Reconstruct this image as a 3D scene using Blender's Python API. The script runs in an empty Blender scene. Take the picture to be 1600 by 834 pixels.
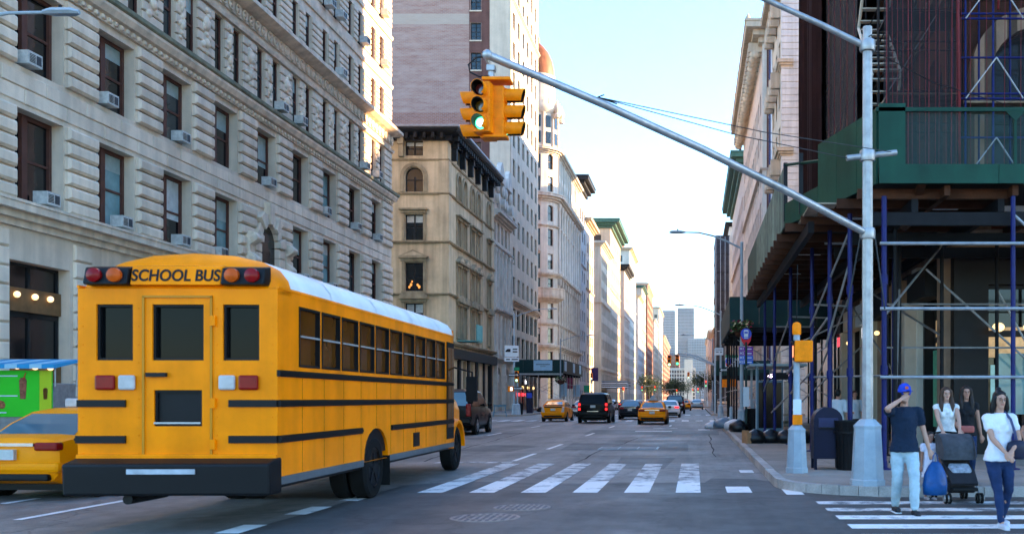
import bpy, math, random
from mathutils import Vector, Matrix
random.seed(11)
sc = bpy.context.scene
COL = sc.collection
rad = math.radians

# ---------------------------------------------------------------- camera
CAM_H = 1.62
cd = bpy.data.cameras.new('camera')
cam = bpy.data.objects.new('camera', cd)
COL.objects.link(cam)
cam.location = (0, 0, CAM_H)
cam.rotation_euler = (rad(90), 0, 0)
cd.lens = 34.4
cd.sensor_width = 36
cd.shift_x = -0.178
cd.shift_y = 0.128
cd.clip_end = 9000
cd.dof.use_dof = True
cd.dof.focus_distance = 50
cd.dof.aperture_fstop = 2.4
sc.camera = cam
# ---------------------------------------------------------------- light
SUN_AZ, SUN_EL = 74.7, 14.0         # degrees clockwise from the view direction (+Y), degrees above the horizon
w = bpy.data.worlds.new('World')
sc.world = w
w.use_nodes = True
nt = w.node_tree
bg = nt.nodes['Background']
sky = nt.nodes.new('ShaderNodeTexSky')
sky.sky_type = 'NISHITA'
sky.sun_disc = False
sky.sun_elevation = rad(SUN_EL)
sky.sun_rotation = rad(SUN_AZ)
sky.air_density = 1.2
sky.dust_density = .2
sky.ozone_density = 5.2
nt.links.new(sky.outputs[0], bg.inputs[0])
bg.inputs[1].default_value = 0.15
sl = bpy.data.lights.new('sun', 'SUN')
sl.energy = 5.0
sl.angle = rad(0.6)
sl.color = (1.0, 0.65, 0.34)
sun = bpy.data.objects.new('sun', sl)
COL.objects.link(sun)
sd = Vector((math.sin(rad(SUN_AZ)) * math.cos(rad(SUN_EL)), math.cos(rad(SUN_AZ)) * math.cos(rad(SUN_EL)), math.sin(rad(SUN_EL))))
sun.rotation_euler = sd.to_track_quat('Z', 'Y').to_euler()
sun.location = (60, 40, 60)
sc.view_settings.view_transform = 'Standard'
sc.view_settings.look = 'None'
sc.view_settings.gamma = 1
sc.view_settings.exposure = 2.72
sc.cycles.max_bounces = 6
sc.cycles.diffuse_bounces = 3
sc.cycles.transparent_max_bounces = 12

# ---------------------------------------------------------------- materials
MATS = {}
def mat(name, col, rough=.7, var=.14, scale=1.5, bump=0., bscale=25., metal=0., spec=.22, rnd=0., streak=0., coat=0., emit=None, estr=0., alpha=1., speck=0.):
    if name in MATS: return MATS[name]
    m = bpy.data.materials.new(name); m.use_nodes = True
    n = m.node_tree.nodes; l = m.node_tree.links
    b = n['Principled BSDF']
    b.inputs['Roughness'].default_value = rough
    b.inputs['Metallic'].default_value = metal
    b.inputs['Specular IOR Level'].default_value = spec
    b.inputs['Coat Weight'].default_value = coat
    b.inputs['Coat Roughness'].default_value = .06
    b.inputs['Alpha'].default_value = alpha
    if emit:
        b.inputs['Emission Color'].default_value = (*emit, 1)
        b.inputs['Emission Strength'].default_value = estr
    geo = n.new('ShaderNodeNewGeometry')
    c = (*col, 1)
    if var > 0:
        nz = n.new('ShaderNodeTexNoise'); nz.inputs['Scale'].default_value = scale; nz.inputs['Detail'].default_value = 6; nz.inputs['Roughness'].default_value = .65
        l.new(geo.outputs['Position'], nz.inputs['Vector'])
        mr = n.new('ShaderNodeMapRange'); mr.inputs[1].default_value = .3; mr.inputs[2].default_value = .7
        mr.inputs[3].default_value = 1 - var; mr.inputs[4].default_value = 1 + var
        l.new(nz.outputs[0], mr.inputs[0])
        fac = mr.outputs[0]
        def times(a, bsock):
            mm = n.new('ShaderNodeMath'); mm.operation = 'MULTIPLY'
            l.new(a, mm.inputs[0]); l.new(bsock, mm.inputs[1]); return mm.outputs[0]
        if streak > 0:
            mp = n.new('ShaderNodeMapping'); mp.inputs['Scale'].default_value = (2.2, 2.2, .12)
            l.new(geo.outputs['Position'], mp.inputs[0])
            n2 = n.new('ShaderNodeTexNoise'); n2.inputs['Scale'].default_value = 1.0; n2.inputs['Detail'].default_value = 5
            l.new(mp.outputs[0], n2.inputs['Vector'])
            m2 = n.new('ShaderNodeMapRange'); m2.inputs[1].default_value = .35; m2.inputs[2].default_value = .62
            m2.inputs[3].default_value = 1 - streak; m2.inputs[4].default_value = 1.04
            l.new(n2.outputs[0], m2.inputs[0]); fac = times(fac, m2.outputs[0])
        if speck > 0:
            n3 = n.new('ShaderNodeTexNoise'); n3.inputs['Scale'].default_value = 60; n3.inputs['Detail'].default_value = 3
            l.new(geo.outputs['Position'], n3.inputs['Vector'])
            m3 = n.new('ShaderNodeMapRange'); m3.inputs[1].default_value = .3; m3.inputs[2].default_value = .7
            m3.inputs[3].default_value = 1 - speck; m3.inputs[4].default_value = 1 + speck
            l.new(n3.outputs[0], m3.inputs[0]); fac = times(fac, m3.outputs[0])
        if rnd > 0:
            oi = n.new('ShaderNodeObjectInfo')
            m4 = n.new('ShaderNodeMapRange'); m4.inputs[3].default_value = 1 - rnd; m4.inputs[4].default_value = 1 + rnd
            l.new(oi.outputs['Random'], m4.inputs[0]); fac = times(fac, m4.outputs[0])
        mx = n.new('ShaderNodeMix'); mx.data_type = 'RGBA'; mx.blend_type = 'MULTIPLY'; mx.inputs[0].default_value = 1
        mx.inputs[6].default_value = c
        l.new(fac, mx.inputs[7]); l.new(mx.outputs[2], b.inputs['Base Color'])
    else:
        b.inputs['Base Color'].default_value = c
    if bump > 0:
        nb = n.new('ShaderNodeTexNoise'); nb.inputs['Scale'].default_value = bscale; nb.inputs['Detail'].default_value = 4
        l.new(geo.outputs['Position'], nb.inputs['Vector'])
        bp = n.new('ShaderNodeBump'); bp.inputs['Strength'].default_value = bump; bp.inputs['Distance'].default_value = .03
        l.new(nb.outputs[0], bp.inputs['Height']); l.new(bp.outputs[0], b.inputs['Normal'])
    MATS[name] = m
    return m

def glass(name, col, rough=.06, spec=.8, var=.35):
    return mat(name, col, rough=rough, var=var, scale=.7, spec=spec * .6, bump=.06, bscale=.9)

def see_through(name, col, rough=.03, clear=.8):
    if name in MATS: return MATS[name]
    m = bpy.data.materials.new(name); m.use_nodes = True
    n = m.node_tree.nodes; l = m.node_tree.links
    b = n['Principled BSDF']; b.inputs['Base Color'].default_value = (*col, 1); b.inputs['Roughness'].default_value = rough
    b.inputs['Specular IOR Level'].default_value = .6
    t = n.new('ShaderNodeBsdfTransparent'); x = n.new('ShaderNodeMixShader'); x.inputs[0].default_value = clear
    l.new(b.outputs[0], x.inputs[1]); l.new(t.outputs[0], x.inputs[2]); l.new(x.outputs[0], n['Material Output'].inputs[0])
    MATS[name] = m
    return m

M = {}
M['lime'] = mat('limestone', (.74, .60, .455), .8, .16, .6, .25, 9, rnd=.10, streak=.16)
M['limetrim'] = mat('limestone_trim', (.75, .61, .465), .8, .2, .9, .25, 9, streak=.22)
M['limecarve'] = mat('limestone_carved', (.75, .62, .475), .8, .2, 2.5, .7, 5, streak=.12)
M['limegreen'] = mat('limestone_algae', (.2, .19, .125), .85, .4, 1.2, .2, 9)
M['core'] = mat('building_core', (.03, .03, .032), .9, .1)
M['brownframe'] = mat('brown_window_frame', (.10, .04, .028), .55, .2, 2)
M['blackframe'] = mat('black_window_frame', (.016, .017, .018), .5, .2, 2)
M['glassdark'] = glass('window_glass_dark', (.004, .005, .006))
M['glassblue'] = glass('window_glass_blue', (.016, .03, .036))
M['glasstealsky'] = glass('window_glass_teal_sky', (.16, .3, .31))  # bright teal base colour puts reflected sky into some panes
M['blind'] = mat('window_blind', (.26, .36, .35), .35, .2, 3, spec=.7)
M['blindw'] = mat('window_blind_white', (.5, .56, .55), .35, .2, 3, spec=.7)
M['acwhite'] = mat('air_conditioner_casing', (.5, .5, .47), .5, .25, 6)
M['acdark'] = mat('air_conditioner_grille', (.045, .05, .055), .6, .2, 8)
M['beige'] = mat('beige_sandstone', (.62, .48, .30), .82, .2, .5, .3, 6, streak=.28)
M['beigetrim'] = mat('beige_stone_trim', (.36, .28, .17), .82, .3, 1.2, .3, 6, streak=.25)
M['blackiron'] = mat('black_cast_iron', (.011, .011, .012), .6, .3, 1.5, spec=.2)
M['greystone'] = mat('grey_stone', (.6, .5, .40), .8, .18, .7, .25, 6, streak=.22)
M['greytrim'] = mat('grey_stone_trim', (.62, .565, .49), .8, .2, .9, .25, 6, streak=.2)
M['tan'] = mat('tan_stone', (.6, .49, .37), .8, .12, .5, .2, 6, streak=.12)
M['white'] = mat('white_stone', (.6, .555, .47), .8, .14, .5, .25, 5, streak=.16)
M['whitetrim'] = mat('white_stone_trim', (.56, .5, .41), .8, .22, .8, .3, 5, streak=.25)
M['cream'] = mat('cream_stone', (.56, .46, .34), .8, .15, .3, .2, 4, streak=.2)
M['pink'] = mat('pinkish_stone', (.52, .41, .33), .8, .15, .3, .2, 4, streak=.2)
M['redbrick'] = mat('far_red_brick', (.22, .105, .075), .85, .2, .3, .2, 4, streak=.15)
M['bluewall'] = mat('pale_blue_wall', (.44, .43, .42), .8, .15, .3, .2, 4, streak=.2)
M['greencopper'] = mat('green_copper', (.04, .12, .095), .6, .3, 1.5, streak=.2)
M['dkgreen'] = mat('dark_green_plywood', (.005, .046, .028), .6, .3, .9, .12, 8, rnd=.18, streak=.2)
M['dkgreen2'] = mat('dark_bottle_green_panel', (.005, .03, .028), .55, .25, .9, .1, 8, rnd=.15)
M['oldgreen'] = mat('weathered_green_plywood', (.16, .215, .165), .75, .45, 2.5, .2, 8, rnd=.2, streak=.45)
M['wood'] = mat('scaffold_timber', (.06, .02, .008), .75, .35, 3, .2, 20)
M['plank'] = mat('pale_plank', (.36, .28, .2), .75, .35, 3, .2, 20)
M['galv'] = mat('galvanised_steel', (.36, .36, .36), .42, .25, 5, .08, 40, metal=.6)
M['galvpaint'] = mat('grey_blue_paint', (.30, .36, .40), .5, .15, 3, .1, 20)
M['bluepipe'] = mat('blue_scaffold_pipe', (.006, .010, .09), .5, .3, 4)
M['redpipe'] = mat('red_rope_line', (.15, .018, .022), .6, .3, 4)
M['net'] = mat('brown_netting', (.022, .010, .011), .9, .35, .8, .4, 3, streak=.5, spec=.05)
M['darkpipe'] = mat('dark_scaffold_pipe', (.008, .008, .010), .6, .3, 4, spec=.15)
M['steelblack'] = mat('black_steel', (.008, .008, .009), .5, .2, 4, spec=.2)
M['sigyellow'] = mat('signal_yellow_paint', (.97, .24, .0), .5, .2, 6, .12, 30, spec=.15, streak=.15)
M['sigblack'] = mat('signal_inside_black', (.006, .006, .006), .6, 0)
M['lensred'] = mat('signal_lens_red_off', (.09, .008, .006), .2, 0, spec=.8)
M['lensamber'] = mat('signal_lens_amber_off', (.1, .05, .004), .2, 0, spec=.8)
M['lensgreen'] = mat('signal_lens_green_on', (.2, .9, .6), .3, 0, emit=(.08, 1.0, .45), estr=.30)
M['lensgreenhot'] = mat('signal_lamp_white_core', (.8, 1, .9), .3, 0, emit=(.75, 1.0, .9), estr=.42)
M['lensredon'] = mat('signal_lens_red_on', (1, .05, .03), .3, 0, emit=(1.0, .02, .02), estr=.5)
M['cable'] = mat('black_cable', (.008, .008, .009), .5, 0)
M['wire'] = mat('steel_wire', (.035, .038, .042), .6, 0)
M['rubber'] = mat('tyre_rubber', (.008, .008, .008), .85, .2, 6, spec=.15)
M['alloy'] = mat('wheel_alloy', (.38, .38, .39), .35, .1, 4, metal=.8)
M['chrome'] = mat('chrome_trim', (.6, .6, .62), .15, 0, metal=1)
M['taxi'] = mat('taxi_yellow_paint', (.98, .29, .0), .35, .06, 1.2, coat=.02, spec=.08)
M['busyellow'] = mat('school_bus_yellow', (.98, .25, .0), .36, .12, 1.6, coat=.02, spec=.08, streak=.14)
M['buswhite'] = mat('bus_roof_white', (.72, .73, .73), .45, .1, .8, streak=.1)
M['carblack'] = mat('black_car_paint', (.002, .0021, .0025), .3, 0, coat=.04, spec=.12)
M['carnavy'] = mat('navy_car_paint', (.004, .005, .009), .3, 0, coat=.05, spec=.15)
M['carred'] = mat('dark_red_car_paint', (.08, .010, .010), .3, 0, coat=.2)
M['carsilver'] = mat('silver_car_paint', (.38, .39, .40), .3, .05, 1, metal=.4, coat=.6)
M['carwhite'] = mat('white_car_paint', (.62, .63, .64), .3, .05, 1, coat=.6)
M['carglass'] = mat('car_glass', (.003, .0035, .004), .06, 0, spec=.09)
M['cargloss'] = mat('car_rear_glass', (.06, .12, .15), .06, 0, spec=.9)
M['plastic'] = mat('black_plastic', (.006, .006, .006), .55, .15, 4, spec=.18)
M['tail'] = mat('tail_light_red', (.22, .003, .004), .25, .2, 9, spec=.2)
M['tailon'] = mat('tail_light_lit', (.8, .02, .02), .25, 0, emit=(1, .02, .02), estr=.38)
M['lampwhite'] = mat('reverse_lamp_white', (.45, .42, .4), .3, .15, 9, spec=.3)
M['amber'] = mat('amber_lens', (.5, .07, .002), .3, .2, 9, spec=.2)
M['plate'] = mat('licence_plate', (.5, .5, .46), .5, .12, 30)
M['warmlamp'] = mat('warm_shop_lamp', (1, .8, .5), .4, 0, emit=(1, .62, .25), estr=.35)
M['chandelier'] = mat('chandelier_glow', (1, .5, .15), .4, 0, emit=(1, .33, .05), estr=.16)
M['coollamp'] = mat('white_shop_lamp', (1, 1, 1), .4, 0, emit=(.95, .95, 1), estr=.35)
M['shopred'] = mat('lit_red_sign', (1, .1, .1), .4, 0, emit=(1, .05, .08), estr=.3)
M['signwhite'] = mat('white_sign', (.62, .68, .72), .5, .06, 6)
M['signblue'] = mat('pale_blue_notice', (.42, .62, .74), .5, .1, 3)
M['signblack'] = mat('sign_black', (.012, .012, .014), .5, 0)
M['busblue'] = mat('bus_stop_blue', (.012, .05, .5), .4, 0, spec=.5)
M['busred'] = mat('bus_stop_red', (.65, .02, .03), .4, 0)
M['purple'] = mat('route_purple', (.16, .012, .32), .4, 0)
M['routeblue'] = mat('route_blue', (.01, .12, .6), .4, 0)
M['green'] = mat('street_sign_green', (.008, .2, .1), .5, 0)
M['bag'] = mat('black_rubbish_bag', (.006, .006, .007), .35, .2, 5, .5, 9, spec=.35)
M['bagw'] = mat('white_rubbish_bag', (.5, .52, .55), .35, .15, 5, .5, 9, spec=.6)
M['bagblue'] = mat('blue_grey_rubbish_bag', (.1, .15, .2), .35, .15, 5, .5, 9, spec=.6)
M['card'] = mat('cardboard', (.32, .17, .08), .8, .2, 4)
M['pave'] = mat('pavement_concrete', (.27, .235, .2), .85, .2, .7, .2, 40, rnd=.12, speck=.12)
M['pavejoint'] = mat('pavement_bed', (.10, .097, .095), .9, .15, 1)
M['kerb'] = mat('granite_kerb', (.36, .335, .31), .75, .25, 2.5, .2, 30, rnd=.15, speck=.15)
M['leaf'] = mat('leaf_green', (.035, .075, .018), .7, .4, 2, rnd=.1)
M['leaf2'] = mat('leaf_dark_green', (.015, .035, .012), .7, .4, 2, rnd=.1)
M['bark'] = mat('bark', (.05, .038, .028), .9, .3, 4)

# ---------------------------------------------------------------- mesh helpers
class MB:
    def __init__(s): s.v = []; s.f = []
    def add(s, vs, fs):
        o = len(s.v); s.v += [tuple(p) for p in vs]; s.f += [tuple(i + o for i in f) for f in fs]; return s
    def box(s, x0, y0, z0, x1, y1, z1):
        if x0 > x1: x0, x1 = x1, x0
        if y0 > y1: y0, y1 = y1, y0
        if z0 > z1: z0, z1 = z1, z0
        return s.add([(x0, y0, z0), (x1, y0, z0), (x1, y1, z0), (x0, y1, z0), (x0, y0, z1), (x1, y0, z1), (x1, y1, z1), (x0, y1, z1)],
                     [(0, 3, 2, 1), (4, 5, 6, 7), (0, 1, 5, 4), (1, 2, 6, 5), (2, 3, 7, 6), (3, 0, 4, 7)])
    def cbox(s, x0, y0, z0, x1, y1, z1, c):
        # box with its front (y0) edges chamfered: a worked stone block
        return s.add([(x0, y1, z0), (x1, y1, z0), (x1, y1, z1), (x0, y1, z1), (x0, y0 + c, z0), (x1, y0 + c, z0), (x1, y0 + c, z1), (x0, y0 + c, z1),
                      (x0 + c, y0, z0 + c), (x1 - c, y0, z0 + c), (x1 - c, y0, z1 - c), (x0 + c, y0, z1 - c)],
                     [(8, 9, 10, 11), (4, 5, 9, 8), (5, 6, 10, 9), (6, 7, 11, 10), (7, 4, 8, 11), (0, 1, 5, 4), (1, 2, 6, 5), (2, 3, 7, 6), (3, 0, 4, 7)])
    def quad(s, a, b, c, d): return s.add([a, b, c, d], [(0, 1, 2, 3)])
    def poly(s, pts): return s.add(pts, [tuple(range(len(pts)))])
    def prism(s, pts, ax, a, b):
        # polygon pts in the two other axes, pushed from a to b along axis ax
        def P(p, t): return (t, p[0], p[1]) if ax == 0 else ((p[0], t, p[1]) if ax == 1 else (p[0], p[1], t))
        n = len(pts); vs = [P(p, a) for p in pts] + [P(p, b) for p in pts]
        fs = [tuple(range(n))[::-1], tuple(range(n, 2 * n))] + [(i, (i + 1) % n, n + (i + 1) % n, n + i) for i in range(n)]
        return s.add(vs, fs)
    def tube(s, pts, r, seg=8, cap=True):
        pts = [Vector(p) for p in pts]; n = len(pts)
        rs = r if isinstance(r, (list, tuple)) else [r] * n
        o = len(s.v); up = None
        for i, p in enumerate(pts):
            d = (pts[min(i + 1, n - 1)] - pts[max(i - 1, 0)]).normalized()
            if up is None:
                up = Vector((0, 0, 1)) if abs(d.z) < .9 else Vector((1, 0, 0))
            x = d.cross(up).normalized(); y = x.cross(d).normalized(); up = y
            for k in range(seg):
                t = 2 * math.pi * k / seg
                s.v.append(tuple(p + (x * math.cos(t) + y * math.sin(t)) * rs[i]))
        for i in range(n - 1):
            for k in range(seg):
                a = o + i * seg + k; b = o + i * seg + (k + 1) % seg
                s.f.append((a, b, b + seg, a + seg))
        if cap:
            s.f.append(tuple(o + k for k in range(seg))[::-1]); s.f.append(tuple(o + (n - 1) * seg + k for k in range(seg)))
        return s
    def lathe(s, prof, c=(0, 0, 0), seg=16, ax=2, arc=(0, 360)):
        full = abs(arc[1] - arc[0]) >= 359.9
        m = seg if full else seg + 1; o = len(s.v)
        for r, z in prof:
            for k in range(m):
                t = rad(arc[0] + (arc[1] - arc[0]) * k / seg)
                a, b = r * math.cos(t), r * math.sin(t)
                p = (a, b, z) if ax == 2 else ((z, a, b) if ax == 0 else (b, z, a))
                s.v.append((p[0] + c[0], p[1] + c[1], p[2] + c[2]))
        for i in range(len(prof) - 1):
            for k in range(seg):
                a = o + i * m + k; b = o + i * m + (k + 1) % m
                s.f.append((a, b, b + m, a + m))
        if full:
            if prof[0][0] > 1e-4: s.f.append(tuple(o + k for k in range(m))[::-1])
            if prof[-1][0] > 1e-4: s.f.append(tuple(o + (len(prof) - 1) * m + k for k in range(m)))
        return s
    def ball(s, c, r, seg=10, rings=7):
        rx, ry, rz = r if isinstance(r, (list, tuple)) else (r, r, r)
        o = len(s.v)
        for i in range(rings + 1):
            ph = math.pi * i / rings
            for k in range(seg):
                t = 2 * math.pi * k / seg
                s.v.append((c[0] + rx * math.sin(ph) * math.cos(t), c[1] + ry * math.sin(ph) * math.sin(t), c[2] - rz * math.cos(ph)))
        for i in range(rings):
            for k in range(seg):
                a = o + i * seg + k; b = o + i * seg + (k + 1) % seg
                s.f.append((a, b, b + seg, a + seg))
        return s
    def loft(s, rings, closed=True, caps=True):
        o = len(s.v); n = len(rings[0])
        for r in rings: s.v += [tuple(p) for p in r]
        for i in range(len(rings) - 1):
            for k in range(n if closed else n - 1):
                a = o + i * n + k; b = o + i * n + (k + 1) % n
                s.f.append((a, b, b + n, a + n))
        if caps and closed:
            s.f.append(tuple(o + k for k in range(n))[::-1]); s.f.append(tuple(o + (len(rings) - 1) * n + k for k in range(n)))
        return s
    def mesh(s, name, material, smooth=False):
        me = bpy.data.meshes.new(name); me.from_pydata(s.v, [], s.f); me.update()
        if material: me.materials.append(material)
        if smooth:
            me.polygons.foreach_set('use_smooth', [True] * len(me.polygons))
        return me
    def build(s, name, material, parent=None, loc=(0, 0, 0), rz=0., smooth=False, bevel=0., stuff=False):
        o = link(name, s.mesh(name, material, smooth), parent, loc, rz)
        if smooth == 'auto' or (smooth and smooth != 'all'):
            md = o.modifiers.new('edges', 'EDGE_SPLIT'); md.split_angle = rad(38)
        if bevel > 0:
            b = o.modifiers.new('bevel', 'BEVEL'); b.width = bevel; b.segments = 2; b.limit_method = 'ANGLE'; b.angle_limit = rad(40)
            if len(o.modifiers) > 1: o.modifiers.move(1, 0)
        if stuff: o['kind'] = 'stuff'
        return o

def link(name, me, parent=None, loc=(0, 0, 0), rz=0.):
    o = bpy.data.objects.new(name, me); COL.objects.link(o)
    o.location = loc; o.rotation_euler = (0, 0, rz)
    if parent: o.parent = parent
    return o
def thing(name, label, cat, loc=(0, 0, 0), rz=0., group=None):
    o = bpy.data.objects.new(name, None); COL.objects.link(o)
    o.location = loc; o.rotation_euler = (0, 0, rz); o.empty_display_size = .2
    return tag(o, label, cat, group)
def tag(o, label, cat, group=None):
    o['label'] = label; o['category'] = cat
    if group: o['group'] = group
    return o
def struct(o): o['kind'] = 'structure'; return o
def text(name, body, size, material, parent, loc, rot=(math.pi / 2, 0, 0), ext=.004, align='CENTER', bold=0., sx=1.):
    c = bpy.data.curves.new(name, 'FONT'); c.body = body; c.size = size; c.extrude = ext; c.align_x = align; c.align_y = 'CENTER'; c.offset = bold
    c.materials.append(material)
    o = bpy.data.objects.new(name, c); COL.objects.link(o); bpy.context.view_layer.update()
    me = bpy.data.meshes.new_from_object(o.evaluated_get(bpy.context.evaluated_depsgraph_get())); bpy.data.objects.remove(o); bpy.data.curves.remove(c)
    o = bpy.data.objects.new(name, me); COL.objects.link(o); o.location = loc; o.rotation_euler = rot; o.scale = (sx, 1, 1); o.parent = parent
    return o

# ---------------------------------------------------------------- facade helpers (local frame: x along the wall, y into the wall, z up)
def frame_pt(ox, oy, a, u, wout=0.):
    return (ox + math.cos(a) * u + math.sin(a) * wout, oy + math.sin(a) * u - math.cos(a) * wout)

class Facade:
    """one face of a building: openings, windows and mouldings in the face's own frame"""
    def __init__(s, root, ox, oy, adeg, L):
        s.root = root; s.a = rad(adeg); s.L = L
        s.ox, s.oy = ox - root.location.x, oy - root.location.y
        s.wall = MB()
    def place(s, name, me, u, z, wout=0.):
        x, y = frame_pt(s.ox, s.oy, s.a, u, wout)
        return link(name, me, s.root, (x, y, z), s.a)
    def put(s, mb, name, material, u=0., z=0., wout=0., **k):
        x, y = frame_pt(s.ox, s.oy, s.a, u, wout)
        return mb.build(name, material, s.root, (x, y, z), s.a, **k)
    def band(s, z0, z1, cols=(), zb=0, zt=0, depth=.35, arch=0, u0=0., u1=None):
        u1 = s.L if u1 is None else u1
        W = s.wall
        if not cols:
            W.quad((u0, 0, z0), (u1, 0, z0), (u1, 0, z1), (u0, 0, z1)); return
        W.quad((u0, 0, z0), (u1, 0, z0), (u1, 0, zb), (u0, 0, zb))
        if zt < z1 - 1e-3 and not arch: W.quad((u0, 0, zt), (u1, 0, zt), (u1, 0, z1), (u0, 0, z1))
        p = u0; top = zt if not arch else z1
        for a, b in cols:
            W.quad((p, 0, zb), (a, 0, zb), (a, 0, top), (p, 0, top)); p = b
            zs = zt if not arch else zt - arch * (b - a) / 2
            W.quad((a, 0, zb), (a, depth, zb), (a, depth, zs), (a, 0, zs))
            W.quad((b, depth, zb), (b, 0, zb), (b, 0, zs), (b, depth, zs))
            W.quad((a, 0, zb), (b, 0, zb), (b, depth, zb), (a, depth, zb))
            if not arch:
                W.quad((a, depth, zt), (b, depth, zt), (b, 0, zt), (a, 0, zt))
            else:
                n = 10; pts = []
                for i in range(n + 1):
                    t = math.pi * (1 - i / n)
                    pts.append(((a + b) / 2 + (b - a) / 2 * math.cos(t), zs + arch * (b - a) / 2 * math.sin(t)))
                for q, r in zip(pts[:-1], pts[1:]):
                    W.quad((q[0], 0, q[1]), (r[0], 0, r[1]), (r[0], 0, z1), (q[0], 0, z1))
                    W.quad((q[0], depth, q[1]), (r[0], depth, r[1]), (r[0], 0, r[1]), (q[0], 0, q[1]))
        W.quad((p, 0, zb), (u1, 0, zb), (u1, 0, top), (p, 0, top))
    def done(s, material, name='wall'):
        return s.put(s.wall, name, material)

WCACHE = {}
def win_meshes(wd, h, style, fm, arch):
    key = (round(wd, 3), round(h, 3), style, fm.name, arch)
    if key in WCACHE: return WCACHE[key]
    F = MB(); t = min(.09, wd * .09) if style != 'plain' else .03
    zs = h - (arch * wd / 2 if arch else 0)
    F.box(0, 0, 0, t, .1, zs); F.box(wd - t, 0, 0, wd, .1, zs); F.box(t, 0, 0, wd - t, .1, t)
    if not arch: F.box(t, 0, h - t, wd - t, .1, h)
    else:
        n = 10
        for i in range(n):
            t0, t1 = math.pi * i / n, math.pi * (i + 1) / n
            def q(tt, r): return (wd / 2 + r * math.cos(tt), zs + arch * r * math.sin(tt))
            a, b, c, d = q(t0, wd / 2), q(t1, wd / 2), q(t1, wd / 2 - t), q(t0, wd / 2 - t)
            F.quad((a[0], 0, a[1]), (d[0], 0, d[1]), (c[0], 0, c[1]), (b[0], 0, b[1]))
    if style in ('sash', 'pair', 'grid', 'tri'):
        F.box(t, .01, h * .5 - t * .5, wd - t, .09, h * .5 + t * .5)
    if style in ('pair', 'grid'):
        F.box(wd / 2 - t * .7, -.015, t, wd / 2 + t * .7, .085, zs - t * .2)
    if style == 'tri':      # wide mullion off centre, as on the corner office block
        m = wd * .4
        F.box(m - .14, -.06, t, m + .14, .085, h - t)
        F.box(wd - .2, -.04, t, wd - t, .085, h - t)
        F.box(t, -.03, h - .16, wd - t, .07, h - t)
    if style == 'grid':
        for q in (.25, .75): F.box(t, .03, h * q - .025, wd - t, .085, h * q + .025)
    if style == 'shop':
        F.box(t, .0, h * .68, wd - t, .09, h * .72); F.box(wd / 2 - .05, .0, t, wd / 2 + .05, .09, h - t); F.box(t, -.03, t, wd - t, .09, .5)
    P = MB()
    if arch:
        n = 12
        pts = [(wd - .01, .06, .01)] + [(wd / 2 + (wd / 2 - .01) * math.cos(math.pi * i / n), .06, zs + arch * (wd / 2 - .01) * math.sin(math.pi * i / n)) for i in range(n + 1)] + [(.01, .06, .01)]
        P.poly([(p[0], p[1], p[2]) for p in pts[::-1]])
        P.f[-1] = P.f[-1][::-1]
    else: P.quad((.005, .06, .005), (wd - .005, .06, .005), (wd - .005, .06, h - .005), (.005, .06, h - .005))
    r = (F.mesh('window', fm), P, {})
    WCACHE[key] = r
    return r
BCACHE = {}
def window(F, u, z, wd, h, style='sash', fm=None, gm=None, recess=.22, arch=0, blind=0., bm=None, name='window'):
    fm = fm or M['brownframe']; gm = gm or M['glassdark']
    fme, P, pc = win_meshes(wd, h, style, fm, arch)
    o = F.place(name, fme, u, z, -recess)
    if gm.name not in pc: pc[gm.name] = P.mesh('pane', gm)
    link('pane', pc[gm.name], o)
    if blind > 0:
        bm = bm or M['blind']
        k = (round(wd, 3), round(h, 3), round(blind, 2), bm.name)
        if k not in BCACHE:
            b = MB(); t = .07; b.quad((t, .05, h * (1 - blind)), (wd - t, .05, h * (1 - blind)), (wd - t, .05, h - t), (t, .05, h - t))
            BCACHE[k] = b.mesh('blind', bm)
        link('blind', BCACHE[k], o)
    return o
def sweep(root, name, path, prof, material, **k):
    """a moulding: profile (out, z) carried along a wall line given left to right as seen from outside, mitred"""
    n = len(path); rings = []
    nor = []
    for i in range(n - 1):
        dx, dy = path[i + 1][0] - path[i][0], path[i + 1][1] - path[i][1]; L = math.hypot(dx, dy); nor.append((dy / L, -dx / L))
    for i in range(n):
        if i == 0: m = nor[0]
        elif i == n - 1: m = nor[-1]
        else:
            a, b = nor[i - 1], nor[i]; q = 1 + a[0] * b[0] + a[1] * b[1]
            m = ((a[0] + b[0]) / q, (a[1] + b[1]) / q)
        rings.append([(path[i][0] + m[0] * o - root.location.x, path[i][1] + m[1] * o - root.location.y, z) for o, z in prof])
    return MB().loft(rings).build(name, material, root, **k)
def corn(z, h, out, steps=3):
    """stepped cornice profile rising from z to z+h and reaching out"""
    p = [(-.05, z)]
    for i in range(steps):
        o = out * ((i + 1) / steps) ** 1.3; za = z + h * .8 * i / steps; zb = z + h * .8 * (i + 1) / steps
        p += [(o, za), (o, zb)]
    p += [(out * 1.06, z + h * .82), (out * 1.06, z + h * .93), (-.05, z + h)]
    return p
def gpick(r=random):
    return r.choice([M['glassdark']] * 4 + [M['glassblue']] * 3 + [M['glasstealsky']])
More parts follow.
